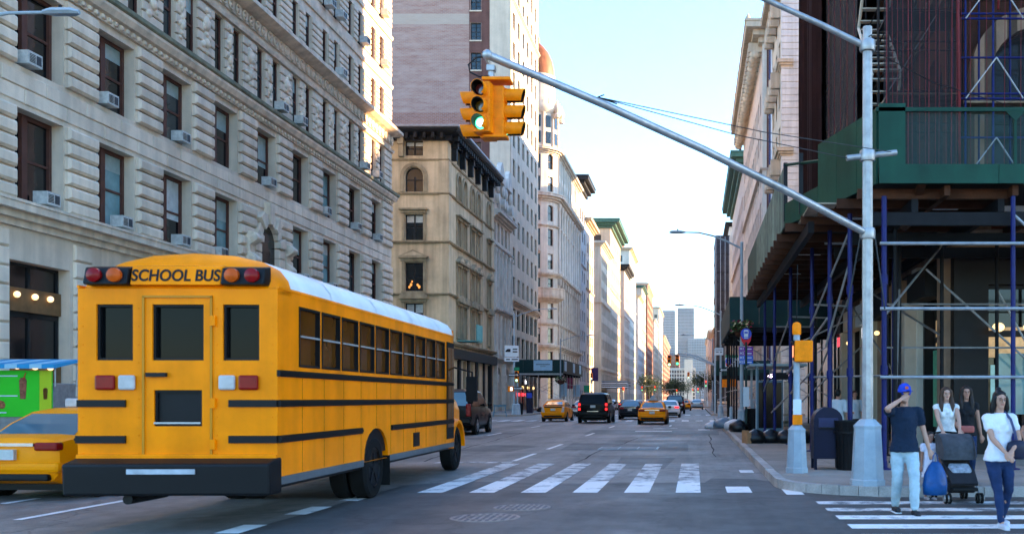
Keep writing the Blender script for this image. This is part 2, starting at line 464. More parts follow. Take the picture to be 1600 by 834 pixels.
# ================================================================ ground, roads, pavements
KR, KL, FR, FL = 1.47, -15.5, 8.5, -22.5           # kerb lines and building lines, right and left
def asphalt(name, col, patch=.22):
    m = bpy.data.materials.new(name); m.use_nodes = True
    n = m.node_tree.nodes; l = m.node_tree.links; b = n['Principled BSDF']
    geo = n.new('ShaderNodeNewGeometry')
    def noise(sc_, det, mp=None):
        t = n.new('ShaderNodeTexNoise'); t.inputs['Scale'].default_value = sc_; t.inputs['Detail'].default_value = det; t.inputs['Roughness'].default_value = .7
        if mp:
            q = n.new('ShaderNodeMapping'); q.inputs['Scale'].default_value = mp; l.new(geo.outputs['Position'], q.inputs[0]); l.new(q.outputs[0], t.inputs['Vector'])
        else: l.new(geo.outputs['Position'], t.inputs['Vector'])
        return t.outputs[0]
    def rng(s_, a, b_, c, d):
        q = n.new('ShaderNodeMapRange'); q.inputs[1].default_value = a; q.inputs[2].default_value = b_; q.inputs[3].default_value = c; q.inputs[4].default_value = d
        l.new(s_, q.inputs[0]); return q.outputs[0]
    def mul(a, b_):
        q = n.new('ShaderNodeMath'); q.operation = 'MULTIPLY'; l.new(a, q.inputs[0]); l.new(b_, q.inputs[1]); return q.outputs[0]
    big = rng(noise(.16, 5), .35, .65, 1 - patch * 1.3, 1 + patch * 1.3)
    lane = rng(noise(1, 4, (.9, .03, 1)), .38, .62, .72, 1.18)
    fine = rng(noise(45, 3), .3, .7, .72, 1.28)
    grit = rng(noise(140, 2), .3, .75, .8, 1.35)
    vor = n.new('ShaderNodeTexVoronoi'); vor.feature = 'DISTANCE_TO_EDGE'; vor.inputs['Scale'].default_value = .33
    q = n.new('ShaderNodeMapping'); q.inputs['Scale'].default_value = (1, .55, 1)
    nz = n.new('ShaderNodeTexNoise'); nz.inputs['Scale'].default_value = 1.6; nz.inputs['Detail'].default_value = 4
    l.new(geo.outputs['Position'], nz.inputs['Vector'])
    va = n.new('ShaderNodeVectorMath'); va.operation = 'ADD'
    l.new(geo.outputs['Position'], va.inputs[0]); l.new(nz.outputs['Color'], va.inputs[1])
    l.new(va.outputs[0], q.inputs[0]); l.new(q.outputs[0], vor.inputs['Vector'])
    crack = rng(vor.outputs['Distance'], .0, .012, .55, 1.0)
    stain = rng(noise(.9, 6), .60, .70, 1.0, .62)
    mid = rng(noise(2.6, 7), .36, .64, .80, 1.2)
    big = mul(big, mid)
    f = mul(mul(mul(mul(big, lane), mul(fine, grit)), crack), stain)
    mx = n.new('ShaderNodeMix'); mx.data_type = 'RGBA'; mx.blend_type = 'MULTIPLY'; mx.inputs[0].default_value = 1; mx.inputs[6].default_value = (*col, 1)
    l.new(f, mx.inputs[7]); l.new(mx.outputs[2], b.inputs['Base Color'])
    b.inputs['Specular IOR Level'].default_value = .5
    l.new(rng(noise(.5, 4), .3, .7, .5, .75), b.inputs['Roughness'])
    bp = n.new('ShaderNodeBump'); bp.inputs['Strength'].default_value = .35; bp.inputs['Distance'].default_value = .01
    l.new(grit, bp.inputs['Height']); l.new(bp.outputs[0], b.inputs['Normal'])
    return m
M['road'] = asphalt('worn_asphalt', (.18, .155, .135))
M['newroad'] = asphalt('fresh_asphalt', (.066, .059, .054), .12)
M['darkpatch'] = asphalt('dark_asphalt_repair', (.085, .075, .068), .15)
def sheet(name, pts, z, m):
    o = MB().poly([(x, y, z) for x, y in pts]).build(name, m); return struct(o)
MB().poly([(-400, -80, -.004), (400, -80, -.004), (400, 1650, -.004), (-400, 1650, -.004)]).build('ground', M['pavejoint'])
bpy.data.objects['ground']['kind'] = 'structure'
road = sheet('road', [(-60, -30), (60, -30), (60, 1600), (-60, 1600)], 0, M['road'])
# fresh asphalt of the crossing, its seam running across the zebra stripes
sheet('road_resurfacing', [(-5.6, 2), (60, 2), (60, 16.0), (3.0, 16.0), (1.2, 19.6), (.35, 19.8), (.2, 18.8), (-2.2, 18.6), (-4.6, 19.0), (-5.4, 18.2), (-5.5, 12)], .004, M['newroad'])
sheet('road_repair', [(-4.2, 30.5), (-.2, 30.0), (-.2, 34.2), (-4.4, 35.4)], .004, M['darkpatch'])
sheet('road_repair', [(-5.0, 44), (1.1, 43), (1.2, 48), (-5.2, 50)], .004, M['darkpatch'])
sheet('road_repair', [(-1.9, 22.6), (-.7, 22.4), (-.5, 26.6), (-2.0, 26.8)], .004, M['darkpatch'])
sheet('road_repair', [(-7.4, 30), (-5.6, 29.6), (-5.2, 33), (-7.0, 34)], .004, M['darkpatch'])
sheet('road_repair', [(-9.8, 38.5), (-8.4, 38.3), (-8.4, 40.4), (-10.2, 40.6)], .004, M['darkpatch'])

# worn road paint: the old asphalt shows through
def wornpaint(name, p0, p1, dark, lite):
    m = bpy.data.materials.new(name); m.use_nodes = True
    n = m.node_tree.nodes; l = m.node_tree.links; b = n['Principled BSDF']; b.inputs['Roughness'].default_value = .75
    geo = n.new('ShaderNodeNewGeometry'); t = n.new('ShaderNodeTexNoise'); t.inputs['Scale'].default_value = 2.3; t.inputs['Detail'].default_value = 9; t.inputs['Roughness'].default_value = .75
    l.new(geo.outputs['Position'], t.inputs['Vector'])
    r = n.new('ShaderNodeValToRGB'); r.color_ramp.elements[0].position = p0; r.color_ramp.elements[0].color = (dark, dark, dark, 1)
    r.color_ramp.elements[1].position = p1; r.color_ramp.elements[1].color = (lite, lite * .97, lite * .92, 1)
    l.new(t.outputs[0], r.inputs[0]); l.new(r.outputs[0], b.inputs['Base Color']); return m
M['paintworn'] = wornpaint('worn_road_paint', .43, .54, .15, .66); M['paint'] = wornpaint('scuffed_road_paint', .34, .47, .2, .8)
def marking(pts, m='paint', z=.008):
    o = MB().poly([(x, y, z) for x, y in pts]).build('crossing_stripe' if m != 'lane' else 'lane_marking', M['paint'] if m != 'paintworn' else M['paintworn'])
    struct(o); o.parent = road; return o
for k in range(-1, 6):
    x = -3.86 + .885 * k
    if k < 5 or True: marking([(x, 16.75), (x + .43, 16.75), (x + .43, 19.04 if k < 5 else 17.9), (x, 19.04 if k < 5 else 17.9)])
    if k < 5: marking([(x, 19.05), (x + .43, 19.05), (x + .43, 24.2), (x, 24.2)], 'paintworn')
for (x, y0, y1) in ((1.55, 16.4, 17.4), (1.0, 21.2, 22.0), (-5.7, 13.6, 14.6), (-5.75, 11.7, 12.5), (-5.6, 15.4, 16.1)):
    marking([(x, y0), (x + .3, y0), (x + .3, y1), (x, y1)])
# side-street zebra in front of the walkers
for i in range(9):
    y = 15.35 - .93 * i
    marking([(1.9 + .02 * i, y - .42), (9.5, y - .42), (9.5, y), (1.9 + .02 * i, y)], 'paintworn' if i in (0, 1) else 'paint')
def dash(x, y0, y1, wd=.13):
    o = MB().poly([(x - wd / 2, y0, .008), (x + wd / 2, y0, .008), (x + wd / 2, y1, .008), (x - wd / 2, y1, .008)]).build('lane_marking', M['paint'], road); struct(o)
for y in (25.2, 31, 42, 53.5, 98, 110, 122, 134): dash(-4.65, y, y + 3.4)
for y in (13.0, 20, 32.5, 42.5, 54, 98, 110, 122): dash(-9.0, y, y + 3.2)
for y in (56, 98, 110, 122, 134, 180, 200): dash(-1.4, y, y + 3.0)
for y in (12.3, 15.0): dash(-10.6 if y > 13 else -10.9, y, y + .8)
def bar(x0, x1, y0, y1, m='paint'):
    o = MB().poly([(x0, y0, .008), (x1, y0, .008), (x1, y1, .008), (x0, y1, .008)]).build('crossing_stripe', M[m], road); struct(o)
bar(-2.9, -1.1, 47.6, 48.3); bar(-2.2, -.9, 52.2, 52.9, 'paintworn'); bar(.2, .8, 49, 51.4, 'paintworn'); bar(-6.5, -4.6, 24.4, 24.9, 'paintworn')
for y0, y1 in ((68.5, 72), (92.5, 96)):              # zebra crossings of the next side street
    for k in range(17):
        x = -14.9 + 1.0 * k
        bar(x, x + .5, y0, y1, 'paint' if k % 3 else 'paintworn')
for y0, y1 in ((143, 146), (160, 163.5)):
    for k in range(16): bar(-14.8 + k, -14.3 + k, y0, y1)

# iron covers in the road
def cover(x, y, r, label):
    t = thing('manhole_cover', label, 'manhole cover', (x, y, .006))
    m = mat('cast_iron_cover', (.27, .22, .2), .6, .3, 8, .3, 40, metal=.3)
    MB().lathe([(r, -.01), (r, .006), (r * .94, .008), (r * .93, .003), (0.001, .003)], seg=32).build('disc', m, t)
    k = MB()
    for i in range(-4, 5):
        h = math.sqrt(max(0, (r * .88) ** 2 - (i * r * .2) ** 2))
        if h > .05:
            k.box(i * r * .2 - .018, -h, .0, i * r * .2 + .018, h, .009)
    k.build('raised_rib', mat('worn_iron', (.11, .1, .1), .6, .3, 8), t)
    k = MB(); k.lathe([(r * .55, .0), (r * .55, .011), (r * .5, .011), (r * .5, .0)], seg=28); k.build('raised_ring', m, t)
cover(-2.83, 13.25, .47, 'nearer round iron manhole cover in the fresh asphalt')
cover(-2.55, 14.5, .42, 'farther round iron manhole cover just short of the zebra stripes')
t = thing('road_plate', 'oblong iron chamber cover set in the dark road repair', 'manhole cover', (-2.1, 31.6, .008))
MB().box(-.95, -.75, 0, .95, .75, .012).build('plate_frame', M['galvpaint'], t)
for i in range(3): MB().box(-.9 + .61 * i, -.68, .012, -.34 + .61 * i, .68, .02).build('plate_panel', mat('plate_panel', (.17, .17, .175), .6, .3, 6), t)
sheet('road_grate', [(-.6, 16.2), (1.3, 16.0), (1.3, 16.4), (-.6, 16.6)], .008, M['road']) if False else None

# pavements with kerbs
def pavement(name, pts, z=.15):
    """raised slab, outline given counter-clockwise"""
    mb = MB().prism(pts, 2, -.02, z); o = mb.build(name, M['pave']); return struct(o)
def arc(cx, cy, r, a0, a1, n=8): return [(cx + r * math.cos(rad(a0 + (a1 - a0) * i / n)), cy + r * math.sin(rad(a0 + (a1 - a0) * i / n))) for i in range(n + 1)]
kc = {}
def kerb(parent, p, q, wd=.17, L=1.2):
    """kerb stones from p to q, the road on the right-hand side"""
    d = Vector((q[0] - p[0], q[1] - p[1])); n_ = max(1, round(d.length / L)); seg = d.length / n_; a = math.atan2(d.y, d.x)
    k = round(seg, 2)
    if k not in kc:
        m = MB().box(0.006, -.0, -.02, seg - .006, wd, .165); kc[k] = m.mesh('kerb_stone', M['kerb'])
    for i in range(n_):
        o = link('kerb_stone', kc[k], parent, (p[0] + d.x * i / n_, p[1] + d.y * i / n_, random.uniform(-.006, .006)), a + random.uniform(-.006, .006))
# near right corner
RC = 1.9
out = arc(KR + RC, 16.1 + RC, RC, 180, 270, 9)
pr = pavement('pavement_right', [(KR + .1, 74)] + [(x + .05, y + .05) for x, y in out] + [(60, 16.15), (60, 74)])
pts = [(KR, 74)] + out + [(60, 16.1)]
for i in range(len(pts) - 1):
    a, b = pts[i], pts[i + 1]
    if i == 0:
        kerb(pr, (KR, 50), out[0], L=1.2); kerb(pr, (KR, 74), (KR, 50), L=3)
    elif i == len(pts) - 2: kerb(pr, a, (16, 16.1), L=1.4)
    else: kerb(pr, a, b, L=.6)
for i in range(len(kc)): pass
# paving slabs of the near right pavement, where their joints show
sm = {}
def slab(parent, x0, y0, x1, y1, z):
    k = (round(x1 - x0, 2), round(y1 - y0, 2))
    if k not in sm: sm[k] = MB().box(.008, .008, -.03, k[0] - .008, k[1] - .008, 0).mesh('paving_slab', M['pave'])
    link('paving_slab', sm[k], parent, (x0, y0, z + random.uniform(-.002, .002)))
for j in range(23):
    for i in range(5):
        y = 18.6 + 1.45 * j; x = KR + .2 + 1.36 * i
        if y < 51: slab(pr, x, y, x + 1.36, y + 1.45, .158)
for i in range(6): slab(pr, 3.45 + 1.36 * i, 16.35, 3.45 + 1.36 * (i + 1), 18.6, .158)
BLK_L = [(8, 74.5), (87.5, 142.5), (156.5, 220), (235, 298), (313, 376), (391, 454), (469, 532), (547, 1100)]
BLK_R = [(91.5, 150), (168, 220), (235, 298), (313, 376), (391, 454), (469, 532), (547, 1100)]
for i, (a, b) in enumerate(BLK_L):
    o = pavement('pavement_left', [(-60, a), (KL - .1, a), (KL - .1, b), (-60, b)])
    if i < 2:
        kerb(o, (KL - .17, a), (KL - .17, b), L=3); kerb(o, (-24, a), (KL - .17, a), L=2.5)
for i, (a, b) in enumerate(BLK_R):
    o = pavement('pavement_right', [(KR + .1, a), (60, a), (60, b), (KR + .1, b)])
    if i < 1: kerb(o, (KR + .17, b), (KR + .17, a), L=3)

# tar-sealed cracks wandering over the asphalt
rg = random.Random(31)
M['tar'] = mat('tar_seal', (.03, .029, .028), .85, .2, 4, spec=.08)
def tar(x, y, dx, dy, n, wd=.035):
    pts = [(x, y)]
    for i in range(n): x += dx + rg.uniform(-.12, .12); y += dy + rg.uniform(-.25, .25); pts.append((x, y))
    m = MB()
    for a, b in zip(pts[:-1], pts[1:]):
        d = Vector((b[0] - a[0], b[1] - a[1])).normalized(); w_ = wd * rg.uniform(.5, 1.3)
        m.quad((a[0] - d.y * w_, a[1] + d.x * w_, .006), (a[0] + d.y * w_, a[1] - d.x * w_, .006), (b[0] + d.y * w_, b[1] - d.x * w_, .006), (b[0] - d.y * w_, b[1] + d.x * w_, .006))
    struct(m.build('tar_seam', M['tar'], road))
for a in ((-6.9, 25, -.05, 1.6, 14), (-3.0, 24.6, .06, 1.7, 9), (-8, 27.5, .9, .05, 9), (-5, 37, .8, .1, 8), (-12, 22, .1, 1.7, 14), (-13, 34, .9, -.05, 7), (.6, 27, .0, 1.9, 9)): tar(*a, wd=.02)
# ================================================================ left side of the avenue
rl = random.Random(5)
# ---------------------------------------------------------------- limestone office block
ob = thing('office_building', 'tall limestone office block with rusticated piers and window air conditioners beside the bus', 'building', (FL, 14, 0))
F = Facade(ob, FL, 14, 90, 58.6)
BAY, NB0, NB1 = 4.43, -4, 9
def bu(k): return 32.5 + BAY * k - 14
bays = [bu(k) for k in range(NB0, NB1)]
full = [(u - .1, u + 2.4) for u in bays]
pair = [c for u in bays for c in ((u, u + .95), (u + 1.85, u + 2.8))]
shop = [(u - .35, u + 2.75) for u in bays]
F.band(0, 7.3, shop, .5, 6.2, .5)
row2 = [(u - .1, u + 2.4) for i, u in enumerate(bays) if i - 4 != 4]
F.band(7.3, 11.45, row2, 8.2, 11.3, .55)
F.band(11.45, 12.55)
F.band(12.55, 16.3, full, 12.7, 15.6, .55)
F.band(16.3, 20.1, pair, 16.95, 19.7, .3)
ups = [(21.75, 24.0), (25.35, 27.6), (28.95, 31.2), (32.55, 34.8), (36.15, 38.4), (39.75, 42)]
z = 20.1
for a, b in ups:
    F.band(z, b + .35, pair, a, b, .3); z = b + .35
F.band(z, 46)
F.done(M['lime'])
tri = MB().prism([(-FL * 0 - .7, .3), (-.7, 58.2), (-27, 58.2), (-5, .3)], 2, 0, 46); tri.build('core', M['core'], ob)
MB().prism([(0, -.02), (-.2, -1.6), (-1.4, -2.6), (-3, -2.4), (-4.4, -.6), (-5, .3), (-.7, .3)], 2, 0, 46).build('wall', M['lime'], ob)
MB().prism([(.02, 58.6), (-27.5, 58.6), (-27.5, 58.25), (.0, 58.25)], 2, 0, 46).build('wall', M['lime'], ob)
MB().prism([(.0, -.02), (.0, 58.6), (-27.5, 58.6), (-5.2, -.4)], 2, 46, 46.4).build('roof', M['lime'], ob)
# mouldings (path left to right as seen from the avenue)
pth = [(FL, 14), (FL, 72.6), (FL - 3, 72.6)]
sweep(ob, 'cornice', pth, corn(7.3, .85, .62), M['limetrim'])
sweep(ob, 'cornice', pth, [(-.05, 15.9), (.12, 15.9), (.12, 16.15), (.3, 16.2), (.42, 16.42), (.42, 16.55), (-.05, 16.6)], M['limetrim'])
sweep(ob, 'cornice_weathering', pth, [(-.04, 16.6), (.45, 16.55), (.5, 16.62), (.5, 16.78), (.05, 16.95), (-.04, 16.95)], M['limegreen'])
sweep(ob, 'cornice', pth, [(-.05, 20.35), (.1, 20.35), (.1, 20.95), (.4, 21.05), (.72, 21.22), (.72, 21.42), (-.05, 21.6)], M['limetrim'])
sweep(ob, 'string_course', pth, [(-.05, 19.78), (.16, 19.78), (.22, 19.95), (-.05, 20.0)], M['limetrim'])
sweep(ob, 'cornice', pth, corn(31.6, .6, .35), M['limetrim'])
sweep(ob, 'string_course', pth, [(-.05, 24.5), (.1, 24.5), (.14, 24.75), (-.05, 24.8)], M['limetrim'])
sweep(ob, 'string_course', pth, [(-.05, 28.1), (.1, 28.1), (.14, 28.35), (-.05, 28.4)], M['limetrim'])
# windows of the two big storeys
def ac_unit(wobj, x, z, s=1.):
    b = MB().box(0, -.42 * s, 0, .68 * s, 0.02, .42 * s)
    o = b.build('air_conditioner', M['acwhite'], wobj, (x, -.12, z))
    return o
acme = None
def add_ac(wobj, x, z, s=1.):
    global acme
    if acme is None:
        b = MB().box(0, -.5, 0, .7, 0, .44)
        g = MB().box(.4, -.512, .07, .64, -.502, .37).box(.712, -.42, .08, .702, -.12, .36)
        for i in range(6): g.box(.06, -.512, .08 + .05 * i, .34, -.502, .105 + .05 * i)
        acme = (b.mesh('air_conditioner', M['acwhite']), g.mesh('air_conditioner_grille', M['acdark']))
    o = link('air_conditioner', acme[0], wobj, (x, -.24, z)); o.scale = (s, 1, s)
    g = link('air_conditioner_grille', acme[1], wobj, (x, -.24, z)); g.scale = (s, 1, s)
for i, u in enumerate(bays):
    k = i - 4
    for r, (zb, h) in enumerate(((8.2, 3.1), (12.7, 2.9))):
        if r == 0 and k == 4: continue
        g = rl.choice([M['glassdark'], M['glassdark'], M['glassblue'], M['glasstealsky']])
        bl = rl.choice([0, 0, .25, .45, .6, .35]); bmm = rl.choice([M['blind'], M['blind'], M['blindw']])
        wo = window(F, u - .1, zb, 2.5, h, 'tri', M['brownframe'], g, .42, 0, bl, bmm)
        if rl.random() < .8: add_ac(wo, 1.15 if rl.random() < .75 else .2, .08)
    wo = window(F, u - .35, .5, 3.1, 5.7, 'shop', M['blackframe'], M['glassdark'], .4, name='shop_window')
for u, b in pair:
    for zb, zt in [(16.95, 19.7)] + ups:
        if u < 8 and zb > 25: continue
        wo = window(F, u, zb, .95, zt - zb, 'sash', M['brownframe'], rl.choice([M['glassdark'], M['glassdark'], M['glassblue']]), .13, 0, rl.choice([0, 0, 0, .3, .5]), M['blind'])
        if rl.random() < .27: add_ac(wo, .1, .05)
# warm globe lamps behind the ground-floor glass
for i in (3, 4, 5):
    u = bays[i]
    for zz in (2.6, 5.0):
        F.put(MB().box(-.3, .28, zz - .45, 2.7, .34, zz + .35), 'lit_shelf', mat('lit_timber_display', (.17, .09, .035), .6, .3, 3), u, 0, 0)
        for du in (.3, 1.2, 2.0): F.put(MB().ball((du, .2, zz + .1), .11), 'shop_lamp', M['warmlamp'], u, 0, 0, smooth=True)
# stone blocks of the piers and of the belt between the storeys
pcache = {}
def stone(u, z, wd, h, proud, ch=.05):
    k = (round(wd, 2), round(h, 2), proud)
    if k not in pcache: pcache[k] = MB().cbox(.012, -proud, .012, wd - .012, .05, h - .012, ch).mesh('stone_block', M['lime'])
    F.place('stone_block', pcache[k], u, z, rl.uniform(-.008, .012))
far = MB()
for i, u in enumerate(bays + [bays[-1] + BAY]):
    ua, ub = u - 2.03, u - .1
    if i == 0: ua = u - .7
    if i == len(bays): ua, ub = bays[-1] + 2.3, 58.58
    for zb, n_, hh in ((8.2, 6, .525), (12.7, 6, .525)):
        for c in range(n_):
            stone(ua + .06, zb + c * hh, ub - ua - .12, hh - .05, .2, .085)
    for c in range(11):
        far.cbox(ua + .55 if i else ua, -.1, .4 + c * .62, ub - .35, .05, .4 + c * .62 + .57, .05)
u = 0
for row, zz in enumerate((11.47, 12.0)):
    u = 0 if row else -1.1
    while u < 58.3:
        b = min(u + 2.215, 58.58)
        stone(max(u, 0), zz, b - max(u, 0), .51, .05, .025); u += 2.215
# shallow rusticated courses above (too many and small to pick apart)
fine = MB()
for zb, zt in [(16.95, 19.7)] + ups:
    for i, u in enumerate(bays + [bays[-1] + BAY]):
        segs = [(u - 1.63, u)] + ([(u + .95, u + 1.85)] if i < len(bays) else [])
        if i == len(bays): segs = [(bays[-1] + 2.8, 58.58)]
        if zb > 36: continue
        for a, b in segs:
            n_ = 6
            for c in range(n_):
                hh = (zt - zb) / n_
                fine.cbox(a + .03, -.1, zb + c * hh + .03, b - .03, .04, zb + (c + 1) * hh - .03, .04)
F.put(fine, 'stone_course', M['lime'], stuff=True)
F.put(far, 'stone_course', M['lime'], stuff=True)
# carved relief: masks between the narrow windows, wreath frieze, egg-and-dart under the green cornice
rel = MB()
for i, u in enumerate(bays):
    for c, hw in ((u - .82, .5), (u + 1.4, .26)):
        for q in range(9):
            rel.ball((c + rl.uniform(-hw, hw) * .8, -.05, 17.4 + .25 * q + rl.uniform(-.1, .1)), (rl.uniform(.1, .24) * (hw / .5 + .3), .13, rl.uniform(.1, .2)), 8, 5)
        rel.ball((c, -.07, 18.8), (hw * .62, .16, .36), 10, 6); rel.ball((c, -.1, 17.9), (hw * .5, .14, .24), 10, 6)
for q in range(82):
    uu = .4 + q * .715
    rel.lathe([(.16, -.03), (.24, -.1), (.3, -.03)], (uu, -.1, 20.65), 12, ax=1)
    rel.ball((uu, -.12, 20.65), (.1, .06, .1), 8, 5)
for q in range(146): rel.box(.1 + q * .4, -.2, 15.95, .3 + q * .4, 0, 16.12)
F.put(rel, 'carved_relief', M['limecarve'], stuff=True, smooth='all')
# arched bay with a fan of voussoirs and scroll brackets
uc = bays[8] + 1.15
F.put(MB().box(uc - 2.0, -.02, 7.5, uc + 2.0, .4, 11.42), 'wall', M['lime'])
op = MB(); n = 14
pts = [(uc + 1.0 * math.cos(math.pi * i / n), 9.6 + 1.1 * math.sin(math.pi * i / n)) for i in range(n + 1)]
op.poly([(p[0], -.035, p[1]) for p in [(uc + 1.0, 8.1)] + pts + [(uc - 1.0, 8.1)]][::-1])
F.put(op, 'arched_pane', M['glassdark'])
for i in range(9):
    t0, t1 = math.pi * i / 9 + .03, math.pi * (i + 1) / 9 - .03; big = 2.05 if i == 4 else (1.75 if i % 2 == 0 else 1.5)
    q = []
    for yy, s_ in ((-.38 if i % 2 == 0 else -.28, 1), (.05, 1)):
        for t_, r_ in ((t0, 1.02), (t1, 1.02), (t1, big), (t0, big)):
            q.append((uc + r_ * math.cos(t_), yy, 9.6 + 1.1 * r_ * math.sin(t_)))
    F.put(MB().add(q, [(0, 1, 2, 3), (7, 6, 5, 4), (0, 4, 5, 1), (1, 5, 6, 2), (2, 6, 7, 3), (3, 7, 4, 0)]), 'voussoir', M['limetrim'], bevel=.015)
for s_ in (-1, 1):
    for c in range(3): F.put(MB().cbox(uc + s_ * 1.42 - .38, -.3, 8.1 + c * .5, uc + s_ * 1.42 + .38, .05, 8.57 + c * .5, .05), 'stone_block', M['lime'])
    b = MB().prism([(.02, 0), (-.25, .0), (-.62, .25), (-.55, .6), (-.3, .8), (-.28, 1.15), (-.62, 1.35), (-.66, 1.62), (-.45, 1.8), (.02, 1.85)], 0, -.3, .3)
    F.put(b, 'carved_bracket', M['limecarve'], uc + s_ * 2.2, 8.15, 0, bevel=.025)
    F.put(MB().lathe([(.16, -.33), (.2, -.3), (.2, .3), (.16, .33)], (0, -.5, 1.5), 12, ax=0).lathe([(.14, -.33), (.18, -.3), (.18, .3), (.14, .33)], (0, -.45, .42), 12, ax=0), 'scroll', M['limecarve'], uc + s_ * 2.2, 8.15, 0, smooth='auto')

# ---------------------------------------------------------------- beige corner building
y2 = 89.4
bb = thing('corner_building', 'beige stone corner building with pedimented windows and black iron cornice', 'building', (FL, y2, 0))
FN = Facade(bb, FL - 24, y2, 0, 24); FA = Facade(bb, FL, y2, 90, 20)
ncol = [(24 - 3.1 - 4.6 * i - .82, 24 - 3.1 - 4.6 * i + .82) for i in range(4)][::-1]
acol = [(c - .62, c + .62) for c in (4.0, 6.4, 9.7, 12.3, 17.6)]
rows = [('r', 0, 6.6, .5, 5.2), ('s', 6.6, 11.1, 7.4, 10.3), ('p', 11.1, 15.9, 11.4, 14.0), ('h', 15.9, 20.2, 16.05, 18.4), ('a', 20.2, 23.5, 20.45, 22.7), ('t', 23.5, 25.4, 23.75, 25.1)]
for FF, cols in ((FN, ncol), (FA, acol)):
    for kind, z0, z1, zb, zt in rows:
        FF.band(z0, z1, cols, zb, zt, .34, 1 if kind == 'a' else 0)
    FF.done(M['beige'])
    for u0, u1 in cols:
        wd = u1 - u0
        for kind, z0, z1, zb, zt in rows:
            g = M['glassdark']
            wo = window(FF, u0, zb, wd, zt - zb, 'pair' if wd > 1.3 else 'sash', M['blackframe'], g, .26, 1 if kind == 'a' else 0, rl.choice([0, 0, .3]) if kind != 'a' else 0, M['blindw'])
            if FF is FN and kind == 'p' and u0 > 18:
                for dx, dz, rr in ((.45, .62, .12), (1.05, .6, .1), (.55, .9, .08), (.3, .4, .1), (1.2, .42, .12)):
                    MB().ball((dx, .055, dz), (rr, .03, rr * 1.3)).build('chandelier_glow', M['chandelier'], wo, smooth='all')
            m = (u0 + u1) / 2
            if kind in 'psh':
                T = MB()
                T.box(u0 - .28, -.12, zb, u0 - .04, .02, zt + .1).box(u1 + .04, -.12, zb, u1 + .28, .02, zt + .1)
                T.box(u0 - .36, -.22, zt + .1, u1 + .36, .02, zt + .38).box(u0 - .5, -.45, zt + .38, u1 + .5, .02, zt + .52)
                T.box(u0 - .3, -.2, zb - .16, u1 + .3, .02, zb - .03)
                if kind == 'p':
                    T.prism([(u0 - .55, zt + .52), (u1 + .55, zt + .52), (m, zt + 1.15)], 1, -.42, .02)
                    FF.put(MB().prism([(u0 - .2, zt + .6), (u1 + .2, zt + .6), (m, zt + .98)], 1, -.43, -.4), 'pediment_field', M['beige'])
                if kind == 's':
                    n = 10; r_ = wd / 2 + .5
                    T.prism([(m + r_ * math.cos(math.pi * i / n), zt + .52 + .55 * math.sin(math.pi * i / n)) for i in range(n + 1)], 1, -.42, .02)
                FF.put(T, 'window_surround', M['beigetrim'])
            if kind == 'a':
                T = MB(); n = 10; zs = zt - wd / 2
                for i in range(n):
                    t0, t1 = math.pi * i / n, math.pi * (i + 1) / n
                    q = []
                    for yy in (-.14, .02):
                        for t_, r_ in ((t0, wd / 2 + .08), (t1, wd / 2 + .08), (t1, wd / 2 + .42), (t0, wd / 2 + .42)): q.append((m + r_ * math.cos(t_), yy, zs + r_ * math.sin(t_)))
                    T.add(q, [(0, 1, 2, 3), (0, 4, 5, 1), (2, 6, 7, 3)])
                T.box(u0 - .42, -.14, zb, u0 - .08, .02, zs).box(u1 + .08, -.14, zb, u1 + .42, .02, zs)
                FF.put(T, 'window_surround', M['beigetrim'])
MB().box(-23.6, .42, 0, -.42, 19.9, 25.3).build('core', M['core'], bb)
p2 = [(FL - 24, y2), (FL, y2), (FL, y2 + 20)]
for zz, h, o_ in ((20.2, .22, .2), (15.75, .25, .28), (11.0, .25, .3), (6.5, .4, .5), (23.3, .2, .14)):
    sweep(bb, 'string_course', p2, [(-.05, zz), (o_ * .6, zz), (o_, zz + h * .5), (o_, zz + h * .8), (-.05, zz + h)], M['beigetrim'])
sweep(bb, 'cornice', p2, [(-.05, 25.1), (.3, 25.1), (.35, 25.5), (1.0, 25.7), (1.15, 25.9), (1.15, 26.25), (-.05, 26.35)], M['blackiron'])
sweep(bb, 'cornice_edge', p2, [(1.16, 26.05), (1.3, 26.1), (1.3, 26.28), (.9, 26.4), (.9, 26.3)], mat('zinc_edge', (.3, .3, .32), .5, .2, 2))
MB().box(-24, 0.1, 26.36, -.05, 20, 26.42).build('roof', M['blackiron'], bb)
for FF, L in ((FN, 24), (FA, 20)):
    i = .3
    while i < L - .3:
        FF.put(MB().box(i, -.9, 25.2, i + .28, 0, 25.72), 'cornice_bracket', M['blackiron']); i += .8
    i = 1.4
    while i < L - 1.:
        FF.put(MB().box(i - .22, -.5, 23.6, i + .22, 0, 25.3).box(i - .28, -.62, 24.7, i + .28, 0, 25.3), 'bracket', M['blackiron'] if FF is FA else M['beigetrim']); i += 4.6 if FF is FN else 3.3
for i, (uu, wd) in enumerate(((.0, .9), (14.2, 1.0), (18.9, 1.1))): FA.put(MB().box(uu, -.1, 6.9, uu + wd, .02, 23.3), 'pilaster', M['beige'])
FN.put(MB().box(23.2, -.1, 6.9, 24.1, .02, 23.3), 'pilaster', M['beige'])
FA.put(MB().box(-.5, -.5, 5.3, 20, .2, 6.2), 'shop_fascia', M['blackiron'])
for i in range(6): FA.put(MB().box(.2 + 3.6 * i, -.15, 0, .9 + 3.6 * i, .2, 5.3), 'shop_pier', M['blackiron'])
FA.put(MB().box(3.2, -1.9, 7.0, 5.6, -.05, 7.1).box(3.2, -1.95, 7.1, 5.6, -1.85, 8.6), 'green_hoarding', mat('pale_teal_mesh', (.14, .36, .34), .8, .2, 2))

